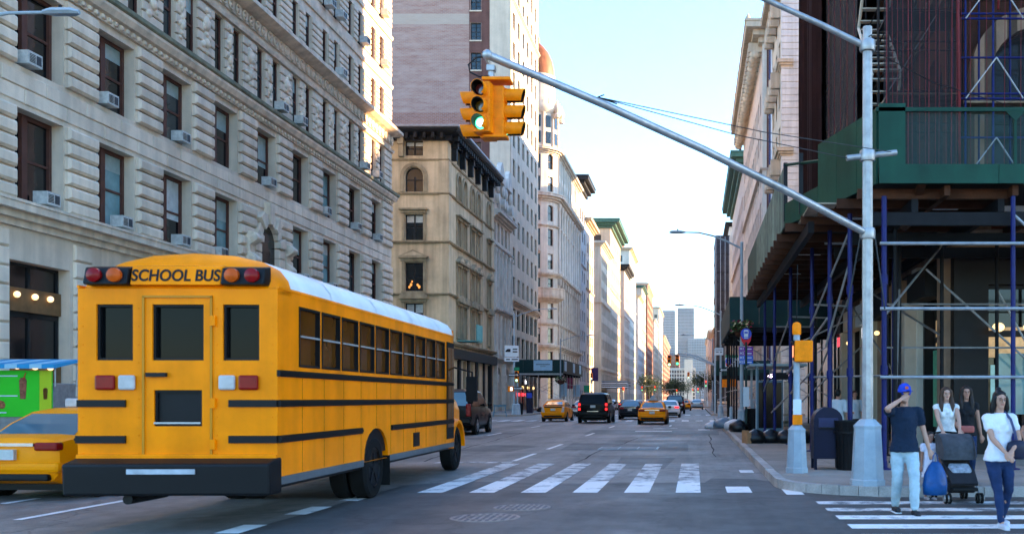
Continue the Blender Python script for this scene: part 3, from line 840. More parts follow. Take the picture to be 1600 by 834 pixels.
# ---------------------------------------------------------------- narrow grey townhouse
y3 = 109.4
gb = thing('townhouse', 'narrow grey stone townhouse with tall pilasters and scrolled roof gables', 'building', (FL, y3, 0))
G = Facade(gb, FL, y3, 90, 10.6)
gc = [(.7, 1.5), (2.5, 3.7), (4.7, 5.9), (6.9, 8.1), (9.1, 9.9)]
G.band(0, 6.2, [(1.2, 4.7), (5.9, 9.4)], .2, 5.2, .5, .9)
for z0, z1, zb, zt in ((6.2, 11.8, 7.2, 10.9), (11.8, 19, 12.6, 18.2), (19, 22.2, 19.5, 21.6)): G.band(z0, z1, gc, zb, zt, .4)
G.band(22.2, 27.5, [(2.2, 3.9), (6.7, 8.4)], 23.4, 26.0, .4, .8)
G.done(M['greystone'])
for a, b in gc:
    for zb, zt in ((7.2, 10.9), (12.6, 18.2), (19.5, 21.6)): window(G, a, zb, b - a, zt - zb, 'sash', M['blackframe'], gpick(rl), .3)
for a, b in ((2.2, 3.9), (6.7, 8.4)): window(G, a, 23.4, 1.7, 2.6, 'pair', M['blackframe'], M['glassdark'], .3, .8)
for a, b in ((1.2, 4.7), (5.9, 9.4)): window(G, a, .2, 3.5, 5.0, 'shop', M['blackframe'], M['glassdark'], .4, .9, name='shop_window')
p3 = [(FL, y3), (FL, y3 + 10.6)]
sweep(gb, 'cornice', p3, corn(21.9, .9, .9), M['greytrim']); sweep(gb, 'cornice', p3, corn(18.6, .4, .35), M['greytrim'])
sweep(gb, 'cornice', p3, corn(11.3, .55, .5), M['greytrim']); sweep(gb, 'cornice', p3, corn(5.7, .7, .6), M['greytrim'])
for uu in (.2, 1.8, 4.0, 6.2, 8.4, 10.1):
    G.put(MB().box(uu, -.28, 11.9, uu + .45, .02, 18.4).box(uu - .08, -.36, 18.1, uu + .53, .02, 18.55).box(uu - .08, -.36, 11.85, uu + .53, .02, 12.3), 'pilaster', M['greytrim'])
    G.put(MB().box(uu, -.18, 6.6, uu + .45, .02, 11.2), 'pilaster', M['greytrim'])
for m in (3.05, 7.55):
    G.put(MB().prism([(m - 1.5, 26.3), (m + 1.5, 26.3), (m + 1.1, 27.6), (m + .5, 28.3), (m, 28.7), (m - .5, 28.3), (m - 1.1, 27.6)], 1, -.5, .1), 'gable', M['greytrim'], bevel=.05)
    for s_ in (-1, 1): G.put(MB().lathe([(.1, -.55), (.55, -.5), (.55, .0), (.1, .05)], (m + s_ * 1.6, 0, 24.2), 14, ax=1).ball((m + s_ * 1.4, -.2, 25.6), (.4, .3, .7)), 'scroll', M['greytrim'], smooth='auto')
for uu in (.3, 5.05, 9.7): G.put(MB().box(uu, -.4, 0, uu + .6, .05, 5.6).box(uu - .08, -.5, 3.4, uu + .68, .05, 4.3), 'shop_pier', M['greytrim'])
MB().box(-20, .02, 0, -.5, 10.58, 27.3).build('core', M['greystone'], gb)
MB().prism([(-.3, 22.3), (-6, 27.4), (-6, 22.3)], 1, .05, 10.55).build('roof', M['blackiron'], gb)

# ---------------------------------------------------------------- tall brick and tan tower
y4 = 120.0
tb = thing('tower_block', 'tall tan tower with a windowless whitewashed brick side wall', 'building', (FL, y4, 0))
def washed_brick():
    m = bpy.data.materials.new('whitewashed_brick'); m.use_nodes = True
    n = m.node_tree.nodes; l = m.node_tree.links; b = n['Principled BSDF']; b.inputs['Roughness'].default_value = .85
    geo = n.new('ShaderNodeNewGeometry'); sx = n.new('ShaderNodeSeparateXYZ'); l.new(geo.outputs['Position'], sx.inputs[0])
    cb = n.new('ShaderNodeCombineXYZ'); l.new(sx.outputs[0], cb.inputs[0]); l.new(sx.outputs[2], cb.inputs[1])
    br = n.new('ShaderNodeTexBrick'); br.inputs['Scale'].default_value = 1.0; br.inputs['Brick Width'].default_value = .5; br.inputs['Row Height'].default_value = .17; br.inputs['Mortar Size'].default_value = .02
    br.inputs['Color1'].default_value = (.26, .1, .065, 1); br.inputs['Color2'].default_value = (.34, .15, .1, 1); br.inputs['Mortar'].default_value = (.3, .25, .23, 1)
    l.new(cb.outputs[0], br.inputs['Vector'])
    mp = n.new('ShaderNodeMapping'); mp.inputs['Scale'].default_value = (.3, .3, 1.7); l.new(geo.outputs['Position'], mp.inputs[0])
    t = n.new('ShaderNodeTexNoise'); t.inputs['Scale'].default_value = 1; t.inputs['Detail'].default_value = 9; t.inputs['Roughness'].default_value = .72; l.new(mp.outputs[0], t.inputs['Vector'])
    r = n.new('ShaderNodeMapRange'); r.inputs[1].default_value = .4; r.inputs[2].default_value = .62; r.inputs[3].default_value = .12; r.inputs[4].default_value = .6; l.new(t.outputs[0], r.inputs[0])
    def zband(a, b_, k):            # the wash stops at the old roof line; one course of tan stone
        g = n.new('ShaderNodeMath'); g.operation = 'GREATER_THAN'; g.inputs[1].default_value = a; l.new(sx.outputs[2], g.inputs[0])
        h = n.new('ShaderNodeMath'); h.operation = 'LESS_THAN'; h.inputs[1].default_value = b_; l.new(sx.outputs[2], h.inputs[0])
        q = n.new('ShaderNodeMath'); q.operation = 'MULTIPLY'; l.new(g.outputs[0], q.inputs[0]); l.new(h.outputs[0], q.inputs[1]); return q.outputs[0]
    f = n.new('ShaderNodeMath'); f.operation = 'MULTIPLY'; l.new(r.outputs[0], f.inputs[0]); l.new(zband(36.6, 200, 1), f.inputs[1])
    mx = n.new('ShaderNodeMix'); mx.data_type = 'RGBA'; l.new(f.outputs[0], mx.inputs[0]); l.new(br.outputs[0], mx.inputs[6]); mx.inputs[7].default_value = (.47, .355, .30, 1)
    m2 = n.new('ShaderNodeMix'); m2.data_type = 'RGBA'; f2 = n.new('ShaderNodeMath'); f2.operation = 'MULTIPLY'; f2.inputs[1].default_value = .6; l.new(zband(47.4, 48.7, 1), f2.inputs[0])
    l.new(f2.outputs[0], m2.inputs[0]); l.new(mx.outputs[2], m2.inputs[6]); m2.inputs[7].default_value = (.45, .38, .3, 1)
    l.new(m2.outputs[2], b.inputs['Base Color']); return m
M['washbrick'] = washed_brick()
M['dkbrick'] = mat('brown_brick', (.135, .062, .05), .85, .2, 1, .3, 8, streak=.15)
TN = Facade(tb, FL - 30, y4, 0, 27.4)
wz = [(9.0 + 3.65 * i, 11.1 + 3.65 * i) for i in range(18)]
TN.band(0, 26); z = 26
for a, b in wz:
    if a < 26: continue
    TN.band(z, b + .6, [(27.4 - 2.35, 27.4 - 1.05)], a, b, .35); z = b + .6
TN.band(z, 75); TN.done(M['washbrick'])
for a, b in wz:
    if a >= 26:
        window(TN, 27.4 - 2.35, a, 1.3, 2.1, 'grid', M['blackframe'], M['glassblue'], .2)
        TN.put(MB().box(27.4 - 2.45, -.12, a - .2, 27.4 - .95, .02, a - .04), 'window_sill', M['tan'])
TN.put(MB().box(24.9, -.03, 26, 25.0, .01, 75).box(26.4, -.03, 26, 27.4, .01, 75), 'brick_strip', M['dkbrick'])
zz = None
for (a, b), (c, d) in zip([(0, 26)] + [q for q in wz if q[0] > 26], [q for q in wz if q[0] > 26]): TN.put(MB().box(25.0, -.03, b + .02, 26.4, .005, c - .22), 'brick_strip', M['dkbrick'])
MB().box(-2.6, 0, 0, -.05, .3, 75).build('return_wall', M['tan'], tb)
TA = Facade(tb, FL, y4, 90, 21)
tc = [(1.4 + 3.35 * i, 2.9 + 3.35 * i) for i in range(6)]
bc = [(.9 + 3.35 * i, 3.2 + 3.35 * i) for i in range(6)]
TA.band(0, 6.4, bc, .4, 5.0, .4); TA.band(6.4, 13.6, bc, 7, 9.6, .4) if False else None
TA.band(6.4, 10, bc, 6.8, 9.4, .4); TA.band(10, 13.6, bc, 10.3, 12.8, .4)
z = 13.6
for i in range(17):
    a = 14.6 + 3.65 * i; TA.band(z, a + 2.7, tc, a, a + 2.15, .35); z = a + 2.7
TA.band(z, 76); TA.done(M['tan'])
for i in range(17):
    for u0, u1 in tc: window(TA, u0, 14.6 + 3.65 * i, 1.5, 2.15, 'sash', M['blackframe'], gpick(rl), .2)
for u0, u1 in bc:
    for zb, h in ((.4, 4.6), (6.8, 2.6), (10.3, 2.5)): window(TA, u0, zb, 2.3, h, 'pair', M['blackframe'], M['glassdark'], .25)
p4 = [(FL, y4), (FL, y4 + 21)]
sweep(tb, 'cornice', p4, corn(13.2, .7, .5), M['tan']); sweep(tb, 'string_course', p4, corn(50.5, .5, .3), M['tan']); sweep(tb, 'cornice', p4, corn(75, 1, .9), M['tan'])
MB().box(-29.9, .5, 0, -.5, 20.9, 75).build('core', M['core'], tb)
MB().box(-30, .1, 75.02, -.1, 21, 75.3).build('roof', M['core'], tb)
MB().box(-30, 20.75, 0, -.1, 21.0, 74.9).build('wall', M['washbrick'], tb)

# ---------------------------------------------------------------- white building with a rounded corner and copper dome
y5 = 158.0
wb = thing('domed_building', 'white stone building with rounded corner, columns and copper dome', 'building', (FL, y5, 0))
cpath = [(FL - 20, y5), (FL - 3.6, y5)] + [(FL - 3.6 + 3.6 * math.sin(rad(t)), y5 + 3.6 - 3.6 * math.cos(rad(t))) for t in (22, 38, 62, 78)] + [(FL, y5 + 3.6), (FL, y5 + 33)]
wrows = [(10.6, 13.0, 0), (14.5, 17.1, 0), (19.4, 21.1, 0), (22.6, 25.1, 0), (26.4, 29.1, 0), (30.4, 33.0, .6), (35.2, 37.6, 0), (38.8, 41.3, .7)]
def wface(i, cols, mw, rows_, z0=0, ztop=42.):
    a, b = cpath[i], cpath[i + 1]; L = math.hypot(b[0] - a[0], b[1] - a[1]); ang = math.degrees(math.atan2(b[1] - a[1], b[0] - a[0]))
    FF = Facade(wb, a[0], a[1], ang, L); z = z0
    for zb, zt, ar in rows_:
        FF.band(z, zt + .3, cols(L), zb, zt, .4, ar); z = zt + .3
    FF.band(z, ztop); FF.done(mw)
    for zb, zt, ar in rows_:
        for u0, u1 in cols(L): window(FF, u0, zb, u1 - u0, zt - zb, 'pair' if u1 - u0 > 1.4 else 'sash', M['blackframe'], rl.choice([M['glassdark'], M['glassblue'], M['glassdark']]), .28, ar, rl.choice([0, 0, .4]) if not ar else 0, M['blindw'])
    return FF
r0 = [(1.5, 5.2, 0), (6.6, 9.2, 0)]
one = lambda L: [(L / 2 - min(1.15, L * .38), L / 2 + min(1.15, L * .38))]
WF = []
WF.append(wface(0, lambda L: [(L - 3.4 - 4 * i, L - 1.2 - 4 * i) for i in range(4)][::-1], M['white'], r0 + wrows))
for i in (1, 3): WF.append(wface(i, one, M['white'], r0 + wrows))
for i in (2, 4, 5): WF.append(wface(i, lambda L: [], M['white'], []))
AV = wface(6, lambda L: [(.9 + 3.2 * i, 2.5 + 3.2 * i) for i in range(9)], M['white'], r0 + wrows)
pp = cpath
sweep(wb, 'cornice', pp, corn(33.6, 1.3, 1.1), M['whitetrim']); sweep(wb, 'cornice', pp, corn(41.4, .9, .9), M['whitetrim'])
sweep(wb, 'cornice', pp, corn(9.5, .8, .8), M['whitetrim']); sweep(wb, 'string_course', pp, corn(21.3, .7, .6), M['whitetrim']); sweep(wb, 'string_course', pp, corn(13.4, .5, .35), M['whitetrim'])
sweep(wb, 'string_course', pp, corn(29.4, .4, .3), M['whitetrim']); sweep(wb, 'string_course', pp, corn(5.5, .6, .5), M['whitetrim'])
sweep(wb, 'balcony', cpath[1:6], [(0, 17.2), (.5, 17.3), (1.4, 17.8), (1.5, 18.2), (0, 18.2)], M['whitetrim'])
sweep(wb, 'balustrade', cpath[1:6], [(1.25, 18.2), (1.4, 18.2), (1.4, 19.2), (1.5, 19.25), (1.5, 19.45), (1.15, 19.45), (1.15, 19.25), (1.25, 19.2)], M['whitetrim'])
for i in range(10):
    u = .35 + 3.2 * i - .3
    AV.put(MB().lathe([(.36, 22.1), (.36, 22.5), (.28, 22.6), (.24, 32.6), (.38, 33.1), (.38, 33.6)], (u, -.2, 0), 10), 'column', M['white'], smooth='auto')
    AV.put(MB().box(u - .3, -.25, 10.4, u + .3, .02, 21.2).box(u - .4, -.5, 20.2, u + .4, .02, 21.3), 'pilaster', M['whitetrim'])
    AV.put(MB().box(u - .22, -.2, 35, u + .22, .02, 41.3), 'pilaster', M['white'])
for i in range(29): AV.put(MB().box(.2 + i, -1.0, 34.1, .55 + i, 0, 34.55), 'cornice_bracket', M['whitetrim'])
for fi in (1,):
    FF = WF[fi]; FF.put(MB().prism([(.1, 25.35), (FF.L - .1, 25.35), (FF.L / 2, 26.3)], 1, -.5, .02), 'pediment', M['whitetrim'])
MB().prism([(-19.5, .6), (-3.4, .6), (-.6, 3.6), (-.6, 32.6), (-19.5, 32.6)], 2, 0, 41.8).build('core', M['core'], wb)
MB().prism([(-19.9, .1), (-3.6, .1), (-.1, 3.6), (-.1, 33), (-19.9, 33)], 2, 42.2, 42.5).build('roof', M['white'], wb)
MB().box(-20, 32.7, 0, -.05, 33, 42).build('wall', M['white'], wb)
cx, cy = -3.3, 3.3
tw = MB().lathe([(3.3, 42.3), (3.3, 47.8), (3.5, 48), (3.9, 48.6), (3.9, 49.2), (3.2, 49.3), (3.2, 50.4), (2.9, 50.5), (2.8, 54), (2.9, 54.4), (2.2, 54.6)], (cx, cy, 0), 24)
two = tw.build('corner_turret', M['white'], wb, smooth='auto')
for k in range(12):
    a = rad(-80 + 30 * k)
    for zz, hh in ((42.9, 1.9), (45.5, 1.9)):
        o = MB().box(-.42, -.06, 0, .42, .1, hh).build('turret_window', M['glassdark'], two, (cx + 3.3 * math.sin(a), cy - 3.3 * math.cos(a), zz), a)
    MB().box(-.12, -.1, 0, .12, .1, 1).build('baluster', M['whitetrim'], two, (cx + 3.6 * math.sin(a), cy - 3.6 * math.cos(a), 49.25), a)
    MB().lathe([(.22, 42.5), (.2, 47.5), (.32, 47.9)], (0, 0, 0), 8).build('turret_column', M['whitetrim'], two, (cx + 3.35 * math.sin(a + .26), cy - 3.35 * math.cos(a + .26), 0), a)
M['copper'] = mat('brown_copper', (.2, .075, .03), .5, .25, 1, streak=.3)
MB().lathe([(2.75, 54.5), (2.7, 55.6), (2.4, 57), (1.8, 58.4), (1.0, 59.4), (.35, 60), (.3, 60.8), (.05, 61.6)], (cx, cy, 0), 24).build('dome', M['copper'], wb, smooth='auto')
for k in range(3):
    a = rad(60 + 50 * k)
    MB().lathe([(.5, 0), (.5, .5), (.3, .7), (.55, 1.4), (.3, 2.2), (.1, 2.8)], seg=10).build('rooftop_urn', M['whitetrim'], wb, (cx + 3.9 * math.sin(a), cy - 3.9 * math.cos(a), 47.2), smooth='auto')

# ---------------------------------------------------------------- the blocks beyond: each house one thing with wall, cornice, windows
def far_house(side, y0, y1, H, wm, cm, label, fl=3.9, cp=3.0, proj=.9, depth=26, extra=None, corn_h=1.1, win=True, group=None, big=False, name='apartment_building', x_out=0.):
    X = (FL + x_out) if side < 0 else (FR - x_out)
    t = thing(name, label, 'building', (X, y0, 0), 0, group)
    sgn = -1 if side < 0 else 1
    x0, x1 = sorted((0, sgn * depth))
    MB().box(x0 + (.45 if side > 0 else 0), .45, 0, x1 - (.45 if side < 0 else 0), y1 - y0, H - .3).build('core', wm, t)
    aF = Facade(t, X, y0 if side < 0 else y1, 90 if side < 0 else -90, y1 - y0)
    nF = Facade(t, X - depth if side < 0 else X, y0, 0, depth)
    st = MB(); stn = MB()
    for FF, L, w_ in ((aF, y1 - y0, st), (nF, depth, stn)):
        n_ = max(1, int((L - .6) / cp)); off = (L - n_ * cp) / 2
        ww = cp * (.55 if not big else .66)
        cols = [(off + cp * i + (cp - ww) / 2, off + cp * i + (cp + ww) / 2) for i in range(n_)]
        z = 0; k = 0
        while z + fl < H - corn_h:
            zb, zt = z + fl * .24, z + fl * .8
            if FF is nF and (z < 4 or not win): FF.band(z, z + fl)
            else:
                FF.band(z, z + fl, cols, zb, zt, .3)
                for c0, c1 in cols:
                    w_.quad((c0, .24, zb), (c1, .24, zb), (c1, .24, zt), (c0, .24, zt)); 
            z += fl
        FF.band(z, H)
        FF.done(wm)
        if w_.v: FF.put(w_, 'window', rl.choice([M['glassdark'], M['glassblue']]), stuff=True)
    P = [(X, y0), (X, y1)] if side < 0 else [(X, y1), (X, y0)]
    P = ([(X - depth, y0)] + P) if side < 0 else (P + [(X + depth, y0)])
    if cm: sweep(t, 'cornice', P, corn(H - corn_h, corn_h, proj), cm)
    for zz in (fl * 2 - .15, H * .62): sweep(t, 'string_course', P, corn(zz, .4, .28), wm)
    MB().box(x0 + .06, .06, H, x1 - .06, y1 - y0 - .06, H + .15).build('roof', M['core'], t)
    if extra:
        for (ax0, ax1, ay0, ay1, h0, h1, mm) in extra: MB().box(ax0, ay0, h0, ax1, ay1, h1).build('penthouse', mm, t)
    return t
far_house(-1, 191.2, 203, 45, M['bluewall'], M['blackiron'], 'grey house with a deep black cornice beside the domed building', 4.0, 3.6, 2.0, corn_h=2.2)
far_house(-1, 203.2, 219, 39, M['pink'], M['cream'], 'pinkish house just past the black-corniced grey house', 3.9, 3.2, 1.3)
far_house(-1, 236, 262, 39.5, M['cream'], M['white'], 'cream house with white cornice and a plain beige block on its roof', 4.2, 3.4, 1.2, extra=[(-22, -7, 2, 20, 39.6, 48, M['cream'])])
far_house(-1, 262.2, 297, 49.5, M['cream'], M['greencopper'], 'tall cream house with a broad green copper cornice', 4.2, 3.8, 2.6, corn_h=2.4)
far_house(-1, 314, 340, 44.5, M['pink'], M['blackiron'], 'pinkish-grey house with black cornice beyond the green-corniced one', 4, 3.2, 1.8, corn_h=2)
far_house(-1, 340.2, 376, 54, M['white'], M['cream'], 'tall pale house with a red-brown rooftop box', 4, 3.2, 1.2, extra=[(-16, -3, 3, 16, 54, 60, M['redbrick'])])
far_house(-1, 392, 420, 43, M['bluewall'], M['cream'], 'pale grey-blue house far down the left side', 4, 3.2, 1.2)
far_house(-1, 420.2, 453, 50, M['pink'], M['greencopper'], 'far pinkish house with a small green cornice', 4, 3.2, 1.2)
far_house(-1, 470, 531, 57, M['redbrick'], M['pink'], 'far tall red brick block on the left side', 4, 3.2, .8)
far_house(-1, 548, 610, 46, M['cream'], M['white'], 'far cream block past the red brick block', 4, 3.4, 1)
far_house(-1, 626, 700, 60, M['tan'], M['cream'], 'far tan block catching warm light on the left side', 4, 3.6, 1)
far_house(-1, 716, 900, 48, M['redbrick'], M['pink'], 'farthest red-brown block on the left side', 4, 4, 1)
# ================================================================ right side of the avenue
rr = random.Random(9)
# ---------------------------------------------------------------- brick corner building behind the scaffold
XB = 6.8; yB = 25.6
M['orangebrick'] = mat('orange_brick', (.2, .06, .028), .85, .25, 1.5, .3, 10, streak=.15)
M['sandstone'] = mat('brown_sandstone', (.33, .21, .14), .8, .25, 1.2, .3, 8, streak=.2)
kb = thing('brick_building', 'orange brick corner building with sandstone arch behind the scaffolding', 'building', (XB, yB, 0))
KN = Facade(kb, XB, yB, 0, 22); KA = Facade(kb, XB, 45.2, -90, 19.6)
M['shopshade'] = mat('shopfront_shade_dark', (.010, .009, .009), .5, .3, 2)  # near-black colour puts the shade under the shed into the ground-floor wall
ncs = [(.9 + 3.6 * i, 3.3 + 3.6 * i) for i in range(6)]
acs = [(.8 + 3.1 * i, 2.9 + 3.1 * i) for i in range(6)]
for FF, cols in ((KN, ncs), (KA, acs)):
    FF.band(0, 5.6, cols, .35, 4.6, .45); FF.done(M['shopshade'], 'shop_wall'); FF.wall = MB(); FF.band(5.6, 12.2, cols, 6.6, 11.2, .45, 1)
    z = 12.2
    for i in range(6): FF.band(z, z + 4.2, cols, z + .9, z + 3.4, .4); z += 4.2
    FF.band(z, 41); FF.done(M['orangebrick'])
    for u0, u1 in cols:
        window(FF, u0, .35, u1 - u0, 4.25, 'shop', M['blackframe'], M['glassdark'], .3, name='shop_window')
        window(FF, u0, 6.6, u1 - u0, 4.6, 'pair', M['blackframe'], M['glassblue'], .3, 1)
        for i in range(5): window(FF, u0, 12.2 + 4.2 * i + .9, u1 - u0, 2.5, 'pair', M['blackframe'], rr.choice([M['glasstealsky'], M['glassblue'], M['glassdark']]), .3)
for m in (2.1, 5.7, 9.3):
    T = MB(); n = 14
    for i in range(n):
        t0, t1 = math.pi * i / n, math.pi * (i + 1) / n; q = []
        for yy in (-.3, .02):
            for t_, r_ in ((t0, 1.22), (t1, 1.22), (t1, 1.75), (t0, 1.75)): q.append((m + r_ * math.cos(t_), yy, 10.0 + r_ * math.sin(t_)))
        T.add(q, [(0, 1, 2, 3), (0, 4, 5, 1), (2, 6, 7, 3)])
    T.box(m - 1.75, -.3, 5.8, m - 1.22, .02, 10).box(m + 1.22, -.3, 5.8, m + 1.75, .02, 10)
    KN.put(T, 'arch_surround', M['sandstone'])
for i, (u0, u1) in enumerate(acs):
    KA.put(MB().box(u1 + .15, -.2, 0, u1 + .85, .02, 5.5), 'shop_pier', [M['greystone'], M['white'], M['sandstone']][i % 3], bevel=.03)
    KA.put(MB().box(u0 - .1, -.5, 4.4, u1 + .1, .0, 5.2), 'shop_sign_board', [M['blackiron'], M['cream'], M['signwhite'], M['blackiron'], M['sandstone'], M['blackiron']][i])
for i, (u0, u1) in enumerate(ncs): KN.put(MB().box(u1 + .1, -.2, 0, u1 + .9, .02, 5.5), 'shop_pier', [M['orangebrick'], M['sandstone'], M['greystone']][i % 3], bevel=.03)
p = [(XB, 45.2), (XB, yB), (XB + 22, yB)]
sweep(kb, 'string_course', p, corn(5.5, .5, .4), M['sandstone']); sweep(kb, 'string_course', p, corn(12.0, .5, .4), M['sandstone']); sweep(kb, 'cornice', p, corn(40, 1.2, .9), M['sandstone'])
MB().box(.5, .5, 0, 21.9, 19.5, 40.8).build('core', M['core'], kb); MB().box(0.1, .1, 41.02, 22, 19.6, 41.2).build('roof', M['core'], kb)
# things glowing and hanging in the shop windows
for (FF, u, z, w_, h_, mm, nm) in ((KN, 1.2, 1.2, .7, 1.6, M['glasstealsky'], 'shop_display'), (KN, 2.3, 1.0, .5, 2.0, mat('shop_green', (.05, .35, .1), .5, .3, 4), 'shop_display'), (KA, 10.6, .8, .9, 2.4, M['glasstealsky'], 'shop_display'), (KA, 7.2, .8, .7, 2.2, M['blindw'], 'shop_display'),
                                  (KA, 13.6, .8, 1.5, 1.7, mat('shop_teal', (.02, .3, .32), .5, .3, 4), 'shop_display'), (KA, 4.2, .8, .9, 2.0, M['signwhite'], 'shop_display'), (KA, 16.6, .8, .5, 2.2, mat('shop_mint', (.12, .4, .22), .5, .3, 4), 'shop_display'), (KA, 17.6, .8, .8, 1.4, M['card'], 'shop_display')):
    FF.put(MB().box(u, .18, z, u + w_, .29, z + h_), nm, mm)
M['litwarm'] = mat('lit_window_warm', (.6, .4, .2), .5, .5, 3, emit=(1, .6, .28), estr=.05)
M['litcool'] = mat('lit_window_cool', (.3, .5, .5), .5, .5, 3, emit=(.5, .9, .85), estr=.045)
M['litcream'] = mat('lit_window_cream', (.6, .55, .4), .5, .4, 3, emit=(1, .85, .6), estr=.05)
for FF, u, z, w_, h_, mm in ((KA, 1.0, 2.2, 1.7, 1.4, 'litcream'), (KA, 4.0, 3.0, 1.9, .9, 'litwarm'), (KA, 7.1, 2.9, 1.9, 1.1, 'litcream'), (KA, 10.2, 3.3, 1.8, .6, 'litcool'), (KA, 13.3, 2.7, 1.9, 1.3, 'litcream'), (KA, 16.4, 3.1, 1.9, .8, 'litwarm'), (KA, 16.5, .9, .4, 1.9, 'litcool'), (KN, 1.0, 2.7, 2.2, .8, 'litwarm'), (KN, 1.05, 1.0, .5, 1.5, 'litcool'), (KN, 4.6, 1.2, 2.0, 2.4, 'litwarm')):
    FF.put(MB().box(u, .31, z, u + w_, .35, z + h_), 'lit_display', M[mm])
for u, mm in ((3.1, 'whitetrim'), (9.4, 'cream'), (15.6, 'greystone')): KA.put(MB().box(u, -.55, 0, u + .5, -.15, 4.4), 'shop_column', M[mm], bevel=.03)
for FF, u in ((KN, 1.05), (KN, 1.85), (KN, 4.9), (KN, 6.2)): FF.put(MB().ball((u, -.35, 3.45), (.16, .16, .12)), 'shop_lamp', M['warmlamp'], smooth='all')
for u in (4.6, 10.9, 14.0): KA.put(MB().ball((u, -.4, 3.9), (.1, .1, .08)), 'shop_lamp', M['warmlamp'], smooth='all')
for u in (2.1, 8.4): KA.put(MB().box(u - .5, -.42, 3.9, u + .5, -.38, 4.3), 'lit_shop_sign', M['coollamp'] if u > 5 else M['shopred'])

# unseen sun-blocking building added, then plain tall neighbour up to the side street
sb = thing('sun_block_building', 'grey out-of-view building added to block the low sun west of the scaffolded corner', 'building', (28.9, 25.6, 0))
SB = Facade(sb, 28.9, 25.6, 0, 90)
z = 0
sc_ = [(1.2 + 3.6 * i, 3.0 + 3.6 * i) for i in range(24)]
for i in range(9): SB.band(z, z + 4.2, sc_, z + 1, z + 3.4, .3); z += 4.2
SB.band(z, 40); SB.done(M['greystone'])
MB().box(.3, .31, 0, 90, 19.5, 39.8).build('core', M['core'], sb); MB().box(0, .05, 40.02, 90, 19.6, 40.2).build('roof', M['core'], sb)
sweep(sb, 'cornice', [(28.9, 25.6), (118.9, 25.6)], corn(39, 1, .8), M['greytrim'])
nb = far_house(1, 45.4, 75, 43, M['greystone'], M['greytrim'], 'tall grey building between the scaffolded corner and the side street', 4.2, 3.4, .8, depth=60)

# ---------------------------------------------------------------- pavement shed
ZD = 6.12
sh = thing('sidewalk_shed', 'high pavement shed with green boards and blue pipe posts on the near corner', 'scaffold', (3, 24, 0))
L0 = sh.location
def S(mb, name, m, **k): 
    mb.v = [(a - L0.x, b - L0.y, c) for a, b, c in mb.v]; return mb.build(name, m, sh, **k)
edge = [(2.35, 42), (2.35, 25), (3.78, 20), (22, 20)]
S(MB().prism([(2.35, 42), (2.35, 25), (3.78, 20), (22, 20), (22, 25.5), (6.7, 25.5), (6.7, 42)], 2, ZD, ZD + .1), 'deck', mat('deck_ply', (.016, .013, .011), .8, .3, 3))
def board(p, q, z0, z1, m, name='hoarding_board', th=.04):
    d = Vector((q[0] - p[0], q[1] - p[1])); a = math.atan2(d.y, d.x)
    return MB().box(0.006, -th, 0, d.length - .006, 0, z1 - z0).build(name, m, sh, (p[0] - L0.x, p[1] - L0.y, z0), a)
y = 36.0
while y > 25.1:
    board((2.33, y), (2.33, max(y - 1.22, 25)), ZD - .12, ZD + 1.42, M['oldgreen']); y -= 1.22
y = 42.0
while y > 36.1:
    board((2.33, y), (2.33, max(y - 1.22, 36)), ZD - .12, ZD + 1.42, M['dkgreen']); y -= 1.22
def lerp(a, b, t): return (a[0] + (b[0] - a[0]) * t, a[1] + (b[1] - a[1]) * t)
A, B = (2.33, 25), (3.76, 20)
board(A, lerp(A, B, .42), ZD - .12, ZD + .45, M['dkgreen'])
for t0, t1 in ((.42, .62), (.62, .82), (.82, 1.0)): board(lerp(A, B, t0), lerp(A, B, t1), ZD - .12, ZD + 1.42, M['dkgreen'])
for t_ in (0, .2): 
    q = lerp(A, B, t_); S(MB().box(q[0] - .05, q[1] - .05, ZD, q[0] + .05, q[1] + .05, ZD + 1.5), 'hoarding_post', M['steelblack'])
q = lerp(A, B, .42); S(MB().tube([(A[0], A[1], ZD + 1.45), (q[0], q[1], ZD + 1.05)], .04, 6), 'hoarding_rail', M['dkgreen'])
x = 3.76
while x < 15: board((x, 19.97), (x + 2.44, 19.97), ZD - .13, ZD + .26, M['dkgreen'], 'kick_board', .06); x += 2.44
S(MB().box(3.7, 19.93, ZD + 1.34, 15, 19.99, ZD + 1.42), 'hoarding_rail', M['dkgreen'])
for x in (4.05, 6.55, 9.0, 11.5):
    S(MB().box(x - .03, 19.95, ZD + .26, x + .03, 20.0, ZD + 1.36).prism([(x - .2, ZD + 1.34), (x + .2, ZD + 1.34), (x, ZD + 1.14)], 1, 19.94, 19.96), 'hoarding_post', M['dkgreen'])
S(MB().box(3.76, 19.93, ZD + .2, 4.3, 20.0, ZD + 1.5), 'hoarding_board', M['dkgreen'])
M['meshnet'] = see_through('green_wire_mesh', (.012, .05, .042), .8, .62)
S(MB().quad((4.3, 20.02, ZD + .26), (15, 20.02, ZD + .26), (15, 20.02, ZD + 1.34), (4.3, 20.02, ZD + 1.34)), 'wire_mesh', M['meshnet'])
